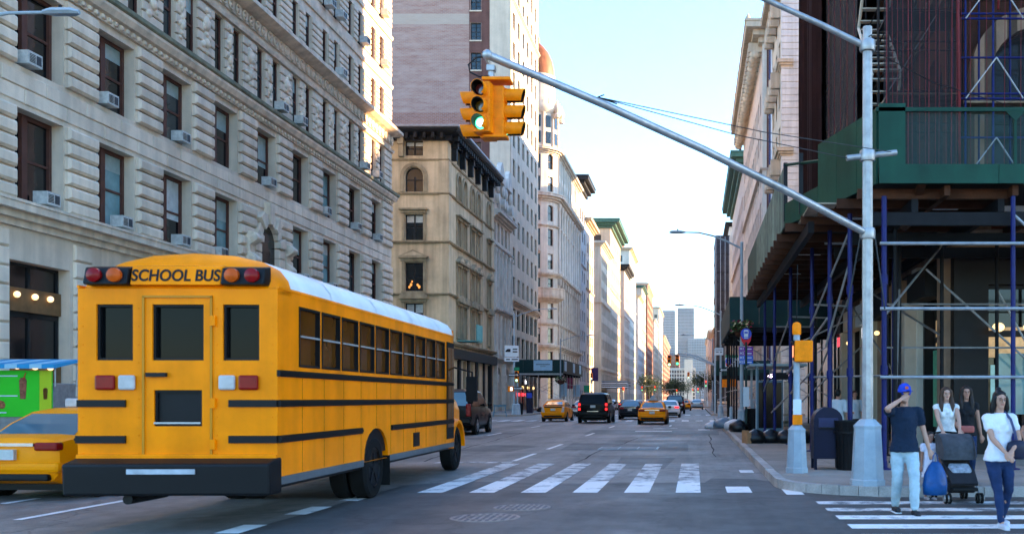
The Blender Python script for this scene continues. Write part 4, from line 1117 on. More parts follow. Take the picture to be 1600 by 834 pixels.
# joists, their ends showing at the edge, and steel beams
y = 41.5; 
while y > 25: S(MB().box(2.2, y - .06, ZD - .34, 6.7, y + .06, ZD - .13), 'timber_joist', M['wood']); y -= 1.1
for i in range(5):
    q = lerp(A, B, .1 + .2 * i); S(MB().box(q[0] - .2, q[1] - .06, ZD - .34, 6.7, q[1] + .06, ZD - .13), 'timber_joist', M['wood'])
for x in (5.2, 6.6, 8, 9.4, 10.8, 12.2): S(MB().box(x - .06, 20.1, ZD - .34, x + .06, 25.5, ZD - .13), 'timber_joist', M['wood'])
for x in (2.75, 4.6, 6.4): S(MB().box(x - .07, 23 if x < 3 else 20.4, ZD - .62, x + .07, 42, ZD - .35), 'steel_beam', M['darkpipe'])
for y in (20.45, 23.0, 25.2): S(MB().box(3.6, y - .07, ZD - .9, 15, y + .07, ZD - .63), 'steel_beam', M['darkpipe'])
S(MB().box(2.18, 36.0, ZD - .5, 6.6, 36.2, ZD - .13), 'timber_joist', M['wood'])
S(MB().prism([(20.0, ZD - .14), (21.9, ZD - .72), (21.9, ZD - .45), (20.2, ZD - .1)], 0, 4.6, 4.75), 'timber_joist', M['wood'])
S(MB().box(2.6, 21.9, ZD - .16, 3.2, 24.6, ZD - .125), 'loose_plank', M['plank'])
for (x, y) in ((3.3, 23.2), (3.0, 29), (2.9, 33.5), (4.1, 31), (5.2, 22), (5.3, 27.5), (7.0, 22.2), (3.6, 27)): S(MB().box(x, y, ZD - .25, x + .75, y + .12, ZD - .14), 'tube_lamp', mat('shed_lamp_diffuser', (.6, .62, .62), .5, .1, 4))
# posts
posts = [(2.85, 39.5), (2.9, 35.3), (3.05, 31.0), (3.25, 27.0), (3.35, 24.2), (3.5, 22.0), (3.9, 20.1)]
for x, y in posts: S(MB().tube([(x, y, .16), (x, y, ZD - .36)], .055, 10).lathe([(.16, .15), (.16, .18), (.07, .2), (.07, .34)], (x, y, 0), 10).lathe([(.075, 2.1), (.08, 2.2), (.075, 2.3)], (x, y, 0), 10).lathe([(.075, 3.95), (.08, 4.05), (.075, 4.15)], (x, y, 0), 10), 'post', M['bluepipe'], smooth='auto')
inner = [(4.6, 22.4), (5.2, 24.8), (7.7, 24.9), (4.4, 27.5), (4.4, 31.5), (4.4, 35.5), (6.55, 20.1), (9.2, 20.1), (11.9, 20.1), (6.3, 24.9), (9.0, 24.9), (5.9, 29), (5.9, 33), (5.9, 37), (5.9, 41), (4.9, 24.9)]
for i, (x, y) in enumerate(inner): S(MB().tube([(x, y, .16), (x, y, ZD - .36)], .05, 8).lathe([(.15, .15), (.15, .18), (.06, .2)], (x, y, 0), 8), 'post', M['bluepipe'] if i in (4, 6, 7, 11, 13) else M['darkpipe'], smooth='auto')
def pipe(a, b, r=.03, m='galv', nm='brace_pipe'): S(MB().tube([a, b], r, 8), nm, M[m], smooth='auto')
for z in (4.78, 3.45, 2.05): pipe((3.8, 20.0, z), (15, 20.0, z), .035)
for z in (4.0, 2.9): pipe((4.8, 24.8, z), (15, 24.8, z), .025)
pipe((5.9, 24.9, 4.9), (8.9, 24.9, 2.2)); pipe((6.6, 20.2, 5.4), (9.2, 20.2, 3.0)); pipe((6.3, 24.9, 3.2), (5.9, 33, 5.2)); pipe((5.9, 29, 2.4), (5.9, 37, 5.2)); pipe((3.9, 20.1, 3.3), (6.3, 24.9, 5.5), .025)
for (p, q) in (((4.6, 22.4, 1.2), (5.2, 24.8, 4.4)), ((4.4, 27.5, 4.6), (4.4, 35.5, 2.2)), ((7.7, 24.9, 4.4), (9, 24.9, 2)), ((3.05, 31, 4.2), (4.4, 31.5, 4.2)), ((3.25, 27, 4.2), (4.4, 27.5, 4.2)), ((2.9, 35.3, 4.2), (4.4, 35.5, 4.2)), ((3.25, 27, 2.2), (5.2, 24.8, 2.2)), ((2.8, 39.4, 1.9), (3.0, 31.0, 4.1)), ((2.95, 31, 2.4), (3.3, 24.2, 3.6)), ((2.85, 36, 1.1), (3.2, 27, 2.3)), ((3.2, 27, 3.6), (3.5, 22, 5.4)), ((3.5, 22, 4.7), (3.25, 24.2, 2.9)), ((2.9, 35.3, 3.2), (5.9, 33, 4.6)), ((3.05, 31, 1.2), (5.9, 33, 3.6))): pipe(p, q, .028)

# ---------------------------------------------------------------- netted scaffold standing on the shed
sf = thing('scaffold_tower', 'tall netted scaffold with red ropes and blue frames on the corner shed', 'scaffold', (4.6, 23.8, ZD + .1))
L1 = sf.location
def T_(mb, name, m, **k):
    mb.v = [(a - L1.x, b - L1.y, c - L1.z) for a, b, c in mb.v]; return mb.build(name, m, sf, **k)
Z0, Z1 = ZD + .1, 34.
def folds(p, q, n, amp, z0, z1, seed):
    r_ = random.Random(seed); mb = MB(); d = Vector((q[0] - p[0], q[1] - p[1])); L = d.length; nx, ny = d.y / L, -d.x / L
    cols = []
    for i in range(n + 1):
        t = i / n; o = amp * (math.sin(i * 2.1) + r_.uniform(-.7, .7)); cols.append((p[0] + d.x * t + nx * o, p[1] + d.y * t + ny * o))
    lev = [z0 + (z1 - z0) * k / 10 for k in range(11)]
    mb.loft([[(x + r_.uniform(-.01, .01), y_, z) for x, y_ in cols] for z in lev], closed=False); return mb
T_(folds((4.55, 42), (4.55, 35), 30, .07, Z0, Z1, 1), 'net_panel', M['net'], smooth='all')
T_(folds((4.6, 42), (6.6, 42), 10, .05, Z0, Z1, 4), 'net_panel', M['net'], smooth='all')
M['netsheer'] = see_through('sheer_brown_netting', (.012, .008, .009), .9, .3)
M['netshade'] = see_through('inner_shade_netting', (.012, .008, .008), .9, .5)
M['netdark'] = see_through('dark_sheer_netting', (.008, .008, .01), .9, .25)
T_(folds((4.75, 35), (4.75, 28.2), 16, .04, Z0, Z1, 2), 'net_panel', M['netdark'], smooth='all')
T_(folds((4.6, 23.75), (6.45, 23.75), 18, .02, Z0, Z1, 3), 'net_panel', M['netsheer'], smooth='all')
for i in range(15):
    x = 4.66 + 1.8 * (i + rr.uniform(-.25, .25)) / 14
    T_(MB().tube([(x, 23.68, Z0), (x + rr.uniform(-.05, .05), 23.68, 14), (x + rr.uniform(-.05, .05), 23.68, Z1)], .007 if i % 4 else .013, 5), 'rope', M['redpipe'])
T_(MB().tube([(6.42, 23.66, Z0 + .4), (6.38, 23.66, 11), (6.46, 23.66, 16), (6.5, 23.66, Z1)], .035, 7), 'hose', M['redpipe'], smooth='all')
T_(MB().tube([(7.35, 23.66, 11), (7.45, 23.66, 16), (7.5, 23.66, Z1)], .03, 7), 'hose', M['redpipe'], smooth='all')
T_(folds((6.5, 25.3), (10.4, 25.3), 22, .03, Z0, Z1, 8), 'net_panel', M['netshade'], smooth='all')  # added dark sheet standing in for shade over the brick behind the frames
for i in range(9):
    x = 6.7 + .4 * i
    T_(MB().tube([(x, 23.7, Z0), (x + rr.uniform(-.06, .06), 23.7, 15), (x, 23.7, Z1)], .007, 5), 'rope', M['redpipe'])
for i in range(5): T_(MB().tube([(4.68, 28.6 + 1.35 * i, Z0), (4.68, 28.7 + 1.35 * i, Z1)], .012, 5), 'rope', M['redpipe'])
# frames: dark pipes on the avenue side and behind the sheer net, blue ones on the open corner
xs = [4.75, 5.35, 5.95, 6.55]
for x in xs:
    for y in (23.95, 25.2): T_(MB().tube([(x, y, Z0), (x, y, Z1)], .026, 6), 'standard', M['darkpipe'])
for k in range(14):
    z = Z0 + .9 + 1.0 * k * 2
    for zz in (z, z + 1.0, z + 1.22):
        T_(MB().tube([(4.7, 23.95, zz), (6.6, 23.95, zz)], .02, 6), 'ledger', M['darkpipe'])
    T_(MB().box(4.75, 24.0, z - .06, 6.6, 25.2, z - .01), 'scaffold_deck', M['plank'] if k % 3 == 1 else M['darkpipe'])
    T_(MB().tube([(4.75, 23.97, z), (5.95 if k % 2 else 6.55, 23.97, z + 1.9)], .016, 6), 'brace', M['galv'] if k % 2 else M['darkpipe'])
for y in (26.4, 28.2, 30.3, 32.4, 34.6, 37, 39.5, 41.8):
    for x in (4.95, 6.3): T_(MB().tube([(x, y, Z0), (x, y, Z1)], .026, 6), 'standard', M['darkpipe'])
for k in range(14):
    z = Z0 + .9 + 2.0 * k
    T_(MB().tube([(4.95, 25.4, z), (4.95, 42, z)], .02, 6), 'ledger', M['darkpipe']); T_(MB().tube([(4.95, 25.4, z + 1), (4.95, 42, z + 1)], .02, 6), 'ledger', M['darkpipe'])
    T_(MB().box(5.0, 29, z - .06, 6.3, 42, z - .01), 'scaffold_deck', M['darkpipe'])
    for y in (30.3, 34.6): T_(MB().tube([(4.97, y, z), (4.97, y + 2.1, z + 1.9)], .016, 6), 'brace', M['bluepipe'] if k % 3 == 0 else M['darkpipe'])
bx = [6.62, 7.3, 8.1, 8.9, 9.7]
for x in bx:
    for y in (23.9, 25.1): T_(MB().tube([(x, y, Z0), (x, y, Z1)], .028, 7), 'standard', M['bluepipe'], smooth='auto')
for k in range(14):
    z = Z0 + .75 + 1.95 * k
    for zz in (z, z + .12, z + 1.0): T_(MB().tube([(6.5, 23.88, zz), (10.5, 23.88, zz)], .026, 7), 'ledger', M['bluepipe'], smooth='auto')
    for x in (6.62, 8.1): T_(MB().tube([(x, 23.86, z), (x + .75, 23.86, z + 1.0)], .018, 6), 'brace', M['galv']); T_(MB().tube([(x + 1.4, 23.86, z), (x + .75, 23.86, z + 1.0)], .018, 6), 'brace', M['galv'])
    if k % 2: T_(MB().box(6.6, 24.0, z - .06, 10.4, 25.0, z - .01), 'scaffold_deck', M['plank'])
# stair seen through the gap in the nets
z = Z0 + .2; yy = 28.0; fwd = 1
st = [(5.2, 26.0), (5.2, 28.1)]
for fl in range(12):
    a, b = (26.0, 28.1) if fl % 2 == 0 else (28.1, 26.0)
    za, zb = Z0 + 2.0 * fl, Z0 + 2.0 * (fl + 1)
    for x in (4.72, 5.5): T_(MB().tube([(x, a, za), (x, b, zb)], .045, 6), 'stair_string', M['white'])
    for i in range(8):
        t = (i + .5) / 8; T_(MB().box(4.74, a + (b - a) * t - .1, za + (zb - za) * t, 5.48, a + (b - a) * t + .1, za + (zb - za) * t + .03), 'stair_tread', M['whitetrim'])
T_(MB().tube([(4.7, 23.6, Z0 + 1.0), (5.5, 23.6, Z0 + .1)], .02, 6), 'brace', M['wood'])

# ---------------------------------------------------------------- second shed farther along
def low_shed(name, label, x0, x1, y0, y1, zd, zt, m, side, sign=False, legs=True):
    t = thing(name, label, 'scaffold', (x0, y0, 0))
    def P(mb, nm, mm, **k): mb.v = [(a - x0, b - y0, c) for a, b, c in mb.v]; return mb.build(nm, mm, t, **k)
    P(MB().box(x0 + .05, y0 + .05, zd, x1, y1, zd + .1), 'deck', M['darkpipe'])
    n = max(1, round((x1 - x0) / 1.22)); wd = (x1 - x0) / n
    for i in range(n): P(MB().box(x0 + wd * i + .005, y0 - .03, zd - .05, x0 + wd * (i + 1) - .005, y0 + .02, zt), 'hoarding_board', m)
    xe = x0 if side > 0 else x1
    n = max(1, round((y1 - y0) / 1.22)); wd = (y1 - y0) / n
    for i in range(n): P(MB().box(xe - .025, y0 + wd * i + .025, zd - .05, xe + .025, y0 + wd * (i + 1) - .005, zt), 'hoarding_board', m if i else m)
    P(MB().box(x0, y0 - .05, zd - .28, x1, y0 + .1, zd - .06), 'steel_beam', M['galv'] if sign else M['darkpipe'])
    y = y0 + .2
    while y < y1:
        for x in (x0 + .3, x1 - .3): P(MB().tube([(x, y, .15), (x, y, zd - .2)], .045, 8), 'post', M['galv'] if sign else M['darkpipe'], smooth='auto')
        P(MB().box(x0 + .1, y, zd - .26, x1, y + .12, zd - .02), 'timber_joist', M['darkpipe']); y += 3
    if sign: P(MB().tube([((x0 + x1) / 2, y0 + .2, .15), ((x0 + x1) / 2, y0 + .2, zd - .2)], .05, 8), 'post', M['galv'], smooth='auto')
    for a in (y0 + .2, y0 + 6.2):
        P(MB().tube([(x0 + .3, a, 1.4), (x1 - .3, a, zd - .6)], .025, 6), 'brace_pipe', M['galv']); P(MB().tube([(x1 - .3, a, 1.4), (x0 + .3, a, zd - .6)], .025, 6), 'brace_pipe', M['galv'])
    for z in (2.0, 3.4): P(MB().tube([(xe + .3 * side, y0, z), (xe + .3 * side, y1, z)], .025, 6), 'brace_pipe', M['galv'])
    return t, P
s2, P2 = low_shed('sidewalk_shed', 'bottle-green pavement shed behind the bus shelter, past the near corner', 1.66, 7.0, 45.2, 60, 4.95, 6.3, M['dkgreen2'], 1)
P2(MB().box(1.58, 46, 4.2, 1.62, 58, 6.1), 'pale_banner', M['whitetrim']) if False else None
low_shed('sidewalk_shed', 'small dark green shed far down the right pavement past the side street', 1.9, 7.4, 96, 112, 3.9, 5.3, M['dkgreen2'], 1)
s3, P3 = low_shed('sidewalk_shed', 'dark green pavement shed with pale notices below the tan tower', -22.2, -16.1, 120, 140.5, 4.75, 6.35, M['dkgreen2'], -1, True)
P3(MB().box(-19.7, 119.9, 5.0, -17.4, 119.96, 6.28), 'notice_panel', M['signblue'])
P3(MB().box(-19.4, 119.89, 5.72, -17.7, 119.899, 5.8).box(-18.9, 119.89, 5.5, -18.2, 119.899, 5.54), 'notice_lettering', M['signblack'])
for y in (121, 129.5, 136.5): P3(MB().box(-16.06, y, 5.0, -16.02, y + 2.0, 6.2), 'notice_panel', M['signblue'])
# lit shop front below that shed
for dx in (.8, 2.2, 3.6):
    P3(MB().ball((-22.0, 123 + dx * 3, 3.0), (.16, .2, .2)), 'shop_lamp', M['warmlamp'], smooth='all')
for y in (122.5, 126.5): P3(MB().box(-22.3, y, 1.9, -22.22, y + 2.5, 2.3), 'lit_shop_sign', M['shopred'])

# ---------------------------------------------------------------- houses past the side street
M['quoin'] = mat('white_painted_stone', (.6, .57, .53), .8, .12, .8, .2, 6, streak=.18)
w5 = thing('quoined_house', 'white stone house with grooved courses at the side-street corner on the right', 'building', (FR - .2, 93, 0))
Q = Facade(w5, FR - .2, 93, 0, 110); QA = Facade(w5, FR - .2, 104, -90, 11)
qc = [(5 + 4.2 * i, 6.5 + 4.2 * i) for i in range(24)]
ac = [(1 + 3.4 * i, 2.7 + 3.4 * i) for i in range(3)]
z = 0
for i in range(10):
    Q.band(z, z + 4.1, qc, z + .9, z + 3.2, .35); QA.band(z, z + 4.1, ac, z + .9, z + 3.3, .4)
    for u0, u1 in ac: window(QA, u0, z + .9, 1.7, 2.4, 'sash', M['blackframe'], M['glassdark'], .25)
    for u0, u1 in qc[:3]: window(Q, u0, z + .9, 1.5, 2.3, 'sash', M['blackframe'], M['glassdark'], .25)
    z += 4.1
Q.band(z, 41.6); QA.band(z, 41.6); Q.done(M['quoin']); QA.done(M['cream'])
MB().box(.6, .6, 0, 109.5, 10.9, 41.3).build('core', M['core'], w5); MB().box(.1, .1, 41.62, 110, 11, 41.8).build('roof', M['core'], w5)
for i in range(66): Q.place('stone_course', WCACHE.setdefault('qc', MB().cbox(-.04, -.07, .02, 3.6, .02, .6, .04).mesh('stone_course', M['quoin'])), 0, .62 * i, 0)
P = [(FR - .2, 104), (FR - .2, 93), (FR + .9, 93)]
for zz, o_ in ((7.8, .5), (16.2, .35), (24.6, .5), (33, .4)):
    sweep(w5, 'cornice', P, corn(zz, .8, o_), M['cream'])
for zz in (23.2, 31.6, 38.4):
    for u in (.6, 2.2, 4.4, 6.6, 8.8): QA.put(MB().box(u, -.9, zz, u + .5, 0, zz + 1.5).ball((u + .25, -.7, zz + .3), (.3, .3, .4)), 'carved_bracket', M['cream'])
sweep(w5, 'cornice', P, corn(40.4, 1.2, 1.2), M['cream'])
tp = far_house(1, 104.2, 108, 52, mat('white_tarpaulin', (.5, .56, .62), .5, .12, .4, .3, 2, streak=.15), None, 'narrow tall house wrapped in white sheeting with a dark rope', 4, 3, .5, win=False)
for c in list(tp.children):
    if c.name.startswith('window'): bpy.data.objects.remove(c)
MB().box(-.25, -.1, 0, -.05, 3.9, 52).build('sheeting', mat('white_tarpaulin', (.5, .56, .62)), tp); MB().tube([(-.3, 1.6, 0), (-.3, 1.6, 52)], .12, 6).build('rope', M['bluepipe'], tp)
oc = far_house(1, 108.2, 150, 43, M['pink'], M['cream'], 'ornate pinkish house with a deep bracketed cornice', 4.1, 3.2, 1.9, x_out=.95, corn_h=2.2)
F9 = Facade(oc, FR - .95, 150, -90, 41.8)
for i in range(26): F9.put(MB().box(.4 + 1.6 * i, -1.5, 40.2, .9 + 1.6 * i, 0, 41.2).ball((.65 + 1.6 * i, -.8, 40.0), (.35, .6, .5)), 'cornice_bracket', M['cream'])
MB().box(.45, -.06, 0, 1.0, .02, 41).build('brick_strip', M['dkbrick'], oc); MB().box(-.02, -.1, 0, .45, .02, 41).build('quoin_strip', M['white'], oc)
for i in range(4): MB().lathe([(.4, 0), (.3, .6), (.45, 1.1), (.05, 1.9)], seg=8).build('finial', M['cream'], oc, (-1.5, 2 + 9 * i, 43), smooth='auto')
gh = far_house(1, 169, 219, 44, M['pink'], M['greencopper'], 'house with a green copper cornice and a dark spiky roof finial', 4.2, 3.4, 2.2, corn_h=2.6, extra=[(3, 12, 4, 20, 44.1, 52, M['signblue'])])
MB().lathe([(.5, 0), (.4, 4), (.9, 4.4), (.3, 5), (.25, 9), (.7, 9.4), (.05, 11)], seg=8).build('finial', M['blackiron'], gh, (.6, 24, 44), smooth='auto')
nt_ = far_house(1, 236, 262, 44, M['white'], M['blackiron'], 'pale house half hidden by a black netted scaffold', 4, 3.2, 1)
ns = thing('scaffold_tower', 'black netted scaffold climbing a far house on the right', 'scaffold', (5.2, 235, 0))
M['blacknet'] = mat('black_netting', (.035, .037, .045), .9, .5, .8, .4, 2, streak=.3)
for k in range(9): MB().box(0, 0, 1 + 4.4 * k, 3.2, 22, 5.2 + 4.4 * k).build('net_panel', M['blacknet'], ns)
for k in range(10): MB().box(-.12, -.12, .9 + 4.4 * k, 3.3, 22, 1.05 + 4.4 * k).build('ledger', M['darkpipe'], ns)
for x in (0, 1.1, 2.2, 3.2): MB().box(x - .06, -.14, 0, x + .06, -.02, 40.4).build('standard', M['galvpaint'], ns)
far_house(1, 262.2, 297, 34, M['cream'], M['white'], 'low cream house past the black netted scaffold', 4, 3.2, 1.4)
far_house(1, 314, 376, 38, M['bluewall'], M['cream'], 'far grey-blue house on the right side', 4, 3.2, 1.2)
far_house(1, 392, 453, 30, M['redbrick'], M['cream'], 'far red brick house on the right side', 4, 3.2, 1)
far_house(1, 470, 531, 34, M['tan'], M['white'], 'far tan house on the right side', 4, 3.4, 1)
far_house(1, 548, 700, 40, M['pink'], M['white'], 'farthest pinkish block on the right side', 4, 3.6, 1)
# low house behind the kerb-side to the left of the limestone block stays out of frame

# ---------------------------------------------------------------- towers at the end of the avenue
def tower(name, label, x, y, wx, wy, H, m, gm, fl=4.):
    t = thing(name, label, 'building', (x, y, 0))
    MB().box(-wx / 2 + .3, .3, 0, wx / 2 - .3, wy, H - 1).build('glass_body', gm, t)
    fr = MB(); z = fl
    while z < H: fr.box(-wx / 2, 0, z - .5, wx / 2, wy, z + .5); z += fl
    fr.box(-wx / 2, 0, H - 2, wx / 2, wy, H); fr.build('floor_band', m, t, stuff=True)
    v = MB(); n = 12
    for i in range(n + 1): v.box(-wx / 2 + wx * i / n - .35, -.2, 0, -wx / 2 + wx * i / n + .35, wy, H)
    v.build('mullion', m, t, stuff=True); return t
M['towerglass'] = glass('tower_glass', (.05, .10, .13), .1)
M['towerband'] = mat('tower_band', (.16, .23, .28), .5, .1, .05)
tower('glass_tower', 'pale blue glass tower at the end of the avenue, the left one', -42, 1500, 24, 30, 136, M['towerband'], M['towerglass'])
tower('glass_tower', 'taller ribbed glass tower at the end of the avenue, the right one', -13, 1500, 25, 30, 140, mat('tower_band2', (.13, .19, .24), .5, .1, .05), M['towerglass'], 5)
tower('brick_tower', 'brown brick block below the distant glass towers', -30, 1150, 24, 30, 52, M['redbrick'], M['glassdark'], 3.6)
tower('office_slab', 'low white office slab closing the avenue', -16, 1050, 34, 20, 34, M['white'], M['glassblue'], 4)
tower('office_slab', 'warm tan tower beside the white slab closing the avenue', -6, 1020, 8, 20, 42, M['tan'], M['glassdark'], 4)
tower('glass_tower', 'faint low glass block right of the distant towers', 6, 1480, 30, 30, 92, M['towerband'], M['towerglass'])
# ================================================================ vehicles
def wheel(parent, x, y, r, wd, out, rim='alloy', hubs=5):
    s = 1 if out > 0 else -1
    ty = MB().lathe([(r * .66, -wd / 2), (r * .93, -wd / 2), (r, -wd * .36), (r, wd * .36), (r * .93, wd / 2), (r * .66, wd / 2), (r * .62, wd * .3), (r * .62, -wd * .3), (r * .66, -wd / 2)], seg=24, ax=0).build('tyre', M['rubber'], parent, (x, y, r), smooth='auto')
    rm = MB().lathe([(r * .66, 0), (r * .6, .02 * s), (r * .56, -.03 * s), (r * .2, -.01 * s), (r * .16, .02 * s), (.001, .02 * s)], (s * wd * .42, 0, 0), 20, ax=0)
    for i in range(hubs):
        a = 2 * math.pi * i / hubs
        rm.box(s * wd * .42 - .015, -.035, r * .14, s * wd * .42 + .015, .035, r * .6)
        k = len(rm.v) - 8
        for j in range(k, len(rm.v)):
            px, py, pz = rm.v[j]; rm.v[j] = (px, py * math.cos(a) - pz * math.sin(a), py * math.sin(a) + pz * math.cos(a))
    rm.build('rim', M[rim], ty, smooth='auto')
    return ty
KIND = {
 'sedan': dict(st=[(0, .74, .40, .86), (.05, .83, .32, .98), (.35, .89, .25, 1.03), (1.2, .915, .2, 1.01), (2.4, .915, .2, .97), (3.4, .915, .2, .94), (4.1, .9, .22, .85), (4.6, .85, .26, .73), (4.8, .70, .36, .6)],
               cab=[(.97, .52, 3.5, .80), (1.2, .92, 3.1, .745), (1.39, 1.3, 2.72, .64), (1.455, 1.62, 2.5, .46)], ax=(1.0, 3.85), r=.33, W=.915),
 'hatch': dict(st=[(0, .72, .42, .95), (.05, .80, .32, 1.06), (.35, .865, .25, 1.08), (1.2, .875, .2, 1.03), (2.4, .875, .2, .97), (3.4, .875, .2, .93), (4.0, .86, .22, .8), (4.35, .78, .28, .68), (4.48, .62, .38, .58)],
               cab=[(1.03, .16, 3.6, .77), (1.15, .34, 3.2, .735), (1.40, 1.15, 2.6, .63), (1.49, 1.7, 2.3, .44)], ax=(.95, 3.65), r=.32, W=.875),
 'suv': dict(st=[(0, .9, .46, 1.18), (.05, .97, .36, 1.22), (.5, 1.0, .3, 1.23), (1.6, 1.01, .28, 1.22), (3.2, 1.01, .28, 1.2), (4.0, 1.0, .3, 1.17), (4.8, .97, .34, 1.1), (5.1, .9, .4, 1.0), (5.2, .78, .5, .9)],
             cab=[(1.18, .05, 4.0, .94), (1.5, .12, 3.6, .89), (1.82, .22, 3.15, .79), (1.93, .45, 2.9, .62)], ax=(1.05, 4.15), r=.4, W=1.01),
}
def car(name, label, x, y, kind, paint, rz=0., group=None, lit=False, plate=True, sign=None, cat='car', scale=1., tailglass='cargloss'):
    K = KIND[kind]; t = thing(name, label, cat, (x, y, 0), rz, group); t.scale = (scale,) * 3
    W = K['W']; suv = kind == 'suv'
    rings = []
    for (yy, w_, zb, zt) in K['st']:
        half = [(w_ * .84, zb), (w_ * .96, zb + .1), (w_, zb + .3 * (zt - zb) + .05), (w_ * .985, zt - .2), (w_ * .94, zt - .06), (w_ * .78, zt), (w_ * .4, zt + .02)]
        rings.append([(a, yy, b) for a, b in half] + [(-a, yy, b) for a, b in half[::-1]])
    body = MB().loft(rings).build('body', M[paint], t, smooth='auto')
    def ringr(z, y0, y1, w_, e=0.):
        out = []; n = 5; rc = .16
        for cx, cy, a0 in ((w_ - rc, y0 + rc, -90), (w_ - rc, y1 - rc, 0), (-w_ + rc, y1 - rc, 90), (-w_ + rc, y0 + rc, 180)):
            for i in range(n):
                a = rad(a0 + 90 * i / (n - 1)); out.append((cx + (rc + e) * math.cos(a), cy + (rc + e) * math.sin(a), z))
        return out
    cb = K['cab']
    MB().loft([ringr(*c) for c in cb]).build('cabin', M[paint], t, smooth='auto')
    l0, l1, l2 = cb[0], cb[1], cb[2]
    e = .012
    def band(p0, p1, f0=.1, f1=.92):
        # glass strip points between level a and b on the rear or front
        pass
    def rear(lv, end, inset):
        z, y0, y1, w_ = lv; return (w_ - inset, (y0 - e) if end < 0 else (y1 + e), z)
    for nm, end, mm in (('rear_window', -1, tailglass), ('windscreen', 1, 'carglass')):
        g = MB(); lv = [l0, l1, l2]; pts = []
        for i, L_ in enumerate(lv):
            z = L_[0] + (.05 if i == 0 else (-.03 if i == 2 else 0))
            f = .05 / (l1[0] - l0[0]) if i == 0 else (.97 if i == 2 else 0)
            y_ = L_[1] if end < 0 else L_[2]
            if i == 0: y_ += ((l1[1] - l0[1]) if end < 0 else (l1[2] - l0[2])) * f
            if i == 2: y_ -= ((l2[1] - l1[1]) if end < 0 else (l2[2] - l1[2])) * .16
            pts.append((L_[3] - .13, y_ + end * e, z))
        for a, b in zip(pts[:-1], pts[1:]): g.quad((-a[0], a[1], a[2]), (a[0], a[1], a[2]), (b[0], b[1], b[2]), (-b[0], b[1], b[2]))
        g.build(nm, M[mm], t)
    for s in (-1, 1):
        ym = (l0[1] + l0[2]) / 2 - .1
        for (fa, fb) in ((0, 1), (1, 2)):
            def pt(L_, q, z):
                ya = L_[1] + .22; yb = L_[2] - .25; w_ = L_[3] + e
                return (s * w_, [ya, (ya + yb) / 2 - .06, yb][q] + (.04 if q == fb and fa == 0 else 0) + (.1 if q == 1 and fa == 1 else 0), z)
            g = MB()
            a0, b0 = pt(l0, fa, l0[0] + .02), pt(l0, fb, l0[0] + .02); a1, b1 = pt(l1, fa, l1[0]), pt(l1, fb, l1[0]); a2, b2 = pt(l2, fa, l2[0] - .03), pt(l2, fb, l2[0] - .03)
            a2 = (a2[0] + s * .01, a2[1], a2[2]); b2 = (b2[0] + s * .01, b2[1], b2[2])
            g.quad(a0, b0, b1, a1); g.quad(a1, b1, b2, a2); g.build('side_window', M['carglass'], t)
        MB().box(-.1, -.08, -.07, .1, .08, .08).build('mirror', M[paint] if paint != 'taxi' else M['plastic'], t, (s * (W + .1), l0[2] - .45, l0[0] + .08), bevel=.03)
        MB().box(s * (W - .005), 1.9, .62, s * (W + .008), 1.915, l0[0] - .03).box(s * (W - .005), 2.9, .62, s * (W + .008), 2.915, l0[0] - .03).build('door_seam', M['plastic'], t)
        MB().box(s * (W - .01), 2.02, .8, s * (W + .03), 2.2, .84).box(s * (W - .01), 3.0, .8, s * (W + .03), 3.2, .84).build('door_handle', M['chrome'], t)
        for yy in K['ax']:
            MB().lathe([(K['r'] * 1.18, -.03), (K['r'] * 1.18, .016), (.05, .016)], (s * (W - .012) if s > 0 else -(W - .012) - .0, yy, K['r']), 22, ax=0).build('wheel_arch', M['plastic'], t) if s > 0 else \
            MB().lathe([(K['r'] * 1.18, .03), (K['r'] * 1.18, -.016), (.05, -.016)], (-(W - .012), yy, K['r']), 22, ax=0).build('wheel_arch', M['plastic'], t)
            wheel(t, s * (W - .085), yy, K['r'], .21, s)
        zt = K['st'][1][3]
        # tail lamps
        tm = M['tailon'] if lit else M['tail']
        if kind == 'sedan':
            MB().box(-.19, -.05, -.06, .19, .12, .07).build('tail_light', tm, t, (s * .64, .02, .86), bevel=.03)
        elif kind == 'hatch':
            MB().prism([(-.12, -.22), (.09, -.2), (.1, .12), (-.02, .2)] if s > 0 else [(-.09, -.2), (.12, -.22), (.02, .2), (-.1, .12)], 1, -.05, .12).build('tail_light', M['lampwhite'], t, (s * .68, .03, .86), bevel=.02)
        else:
            tl = MB().box(-.1, -.05, -.26, .1, .1, .26).build('tail_light', M['tail'], t, (s * .84, 0, 1.05), bevel=.03)
            for dz in (-.16, .13): MB().box(-.07, -.075, -.075, .07, -.04, .075).build('lit_lamp', M['tailon'] if lit else M['tail'], tl, (0, 0, dz), bevel=.02)
        MB().box(-.16, -.06, -.05, .16, .06, .05).build('headlight', M['lampwhite'], t, (s * .62, K['st'][-1][0] - .1, .66))
    if kind == 'sedan':
        MB().box(-.45, -.035, .87, .45, .02, .92).build('trunk_trim', M['chrome'], t)
        MB().box(-.7, -.055, .33, .7, .1, .44).build('lower_bumper', M['plastic'], t, bevel=.03)
        MB().box(-.86, -.03, .45, .86, .14, .62).build('bumper', M[paint], t, bevel=.06)
    elif kind == 'hatch':
        MB().box(-.6, -.03, .98, .6, .05, 1.06).build('lower_rear_window', M['carglass'], t)
        MB().box(-.62, -.06, .34, .62, .1, .44).build('lower_bumper', M['plastic'], t, bevel=.03)
        MB().box(-.84, -.04, .46, .84, .14, .68).build('bumper', M[paint], t, bevel=.07)
        MB().box(-.7, .28, 1.15, .7, .4, 1.19).build('spoiler', M[paint], t, bevel=.02)
    else:
        MB().box(-.95, -.1, .48, .95, .12, .72).build('bumper', M[paint], t, bevel=.05); MB().box(-.6, -.11, .36, .6, .1, .47).build('lower_bumper', M['plastic'], t)
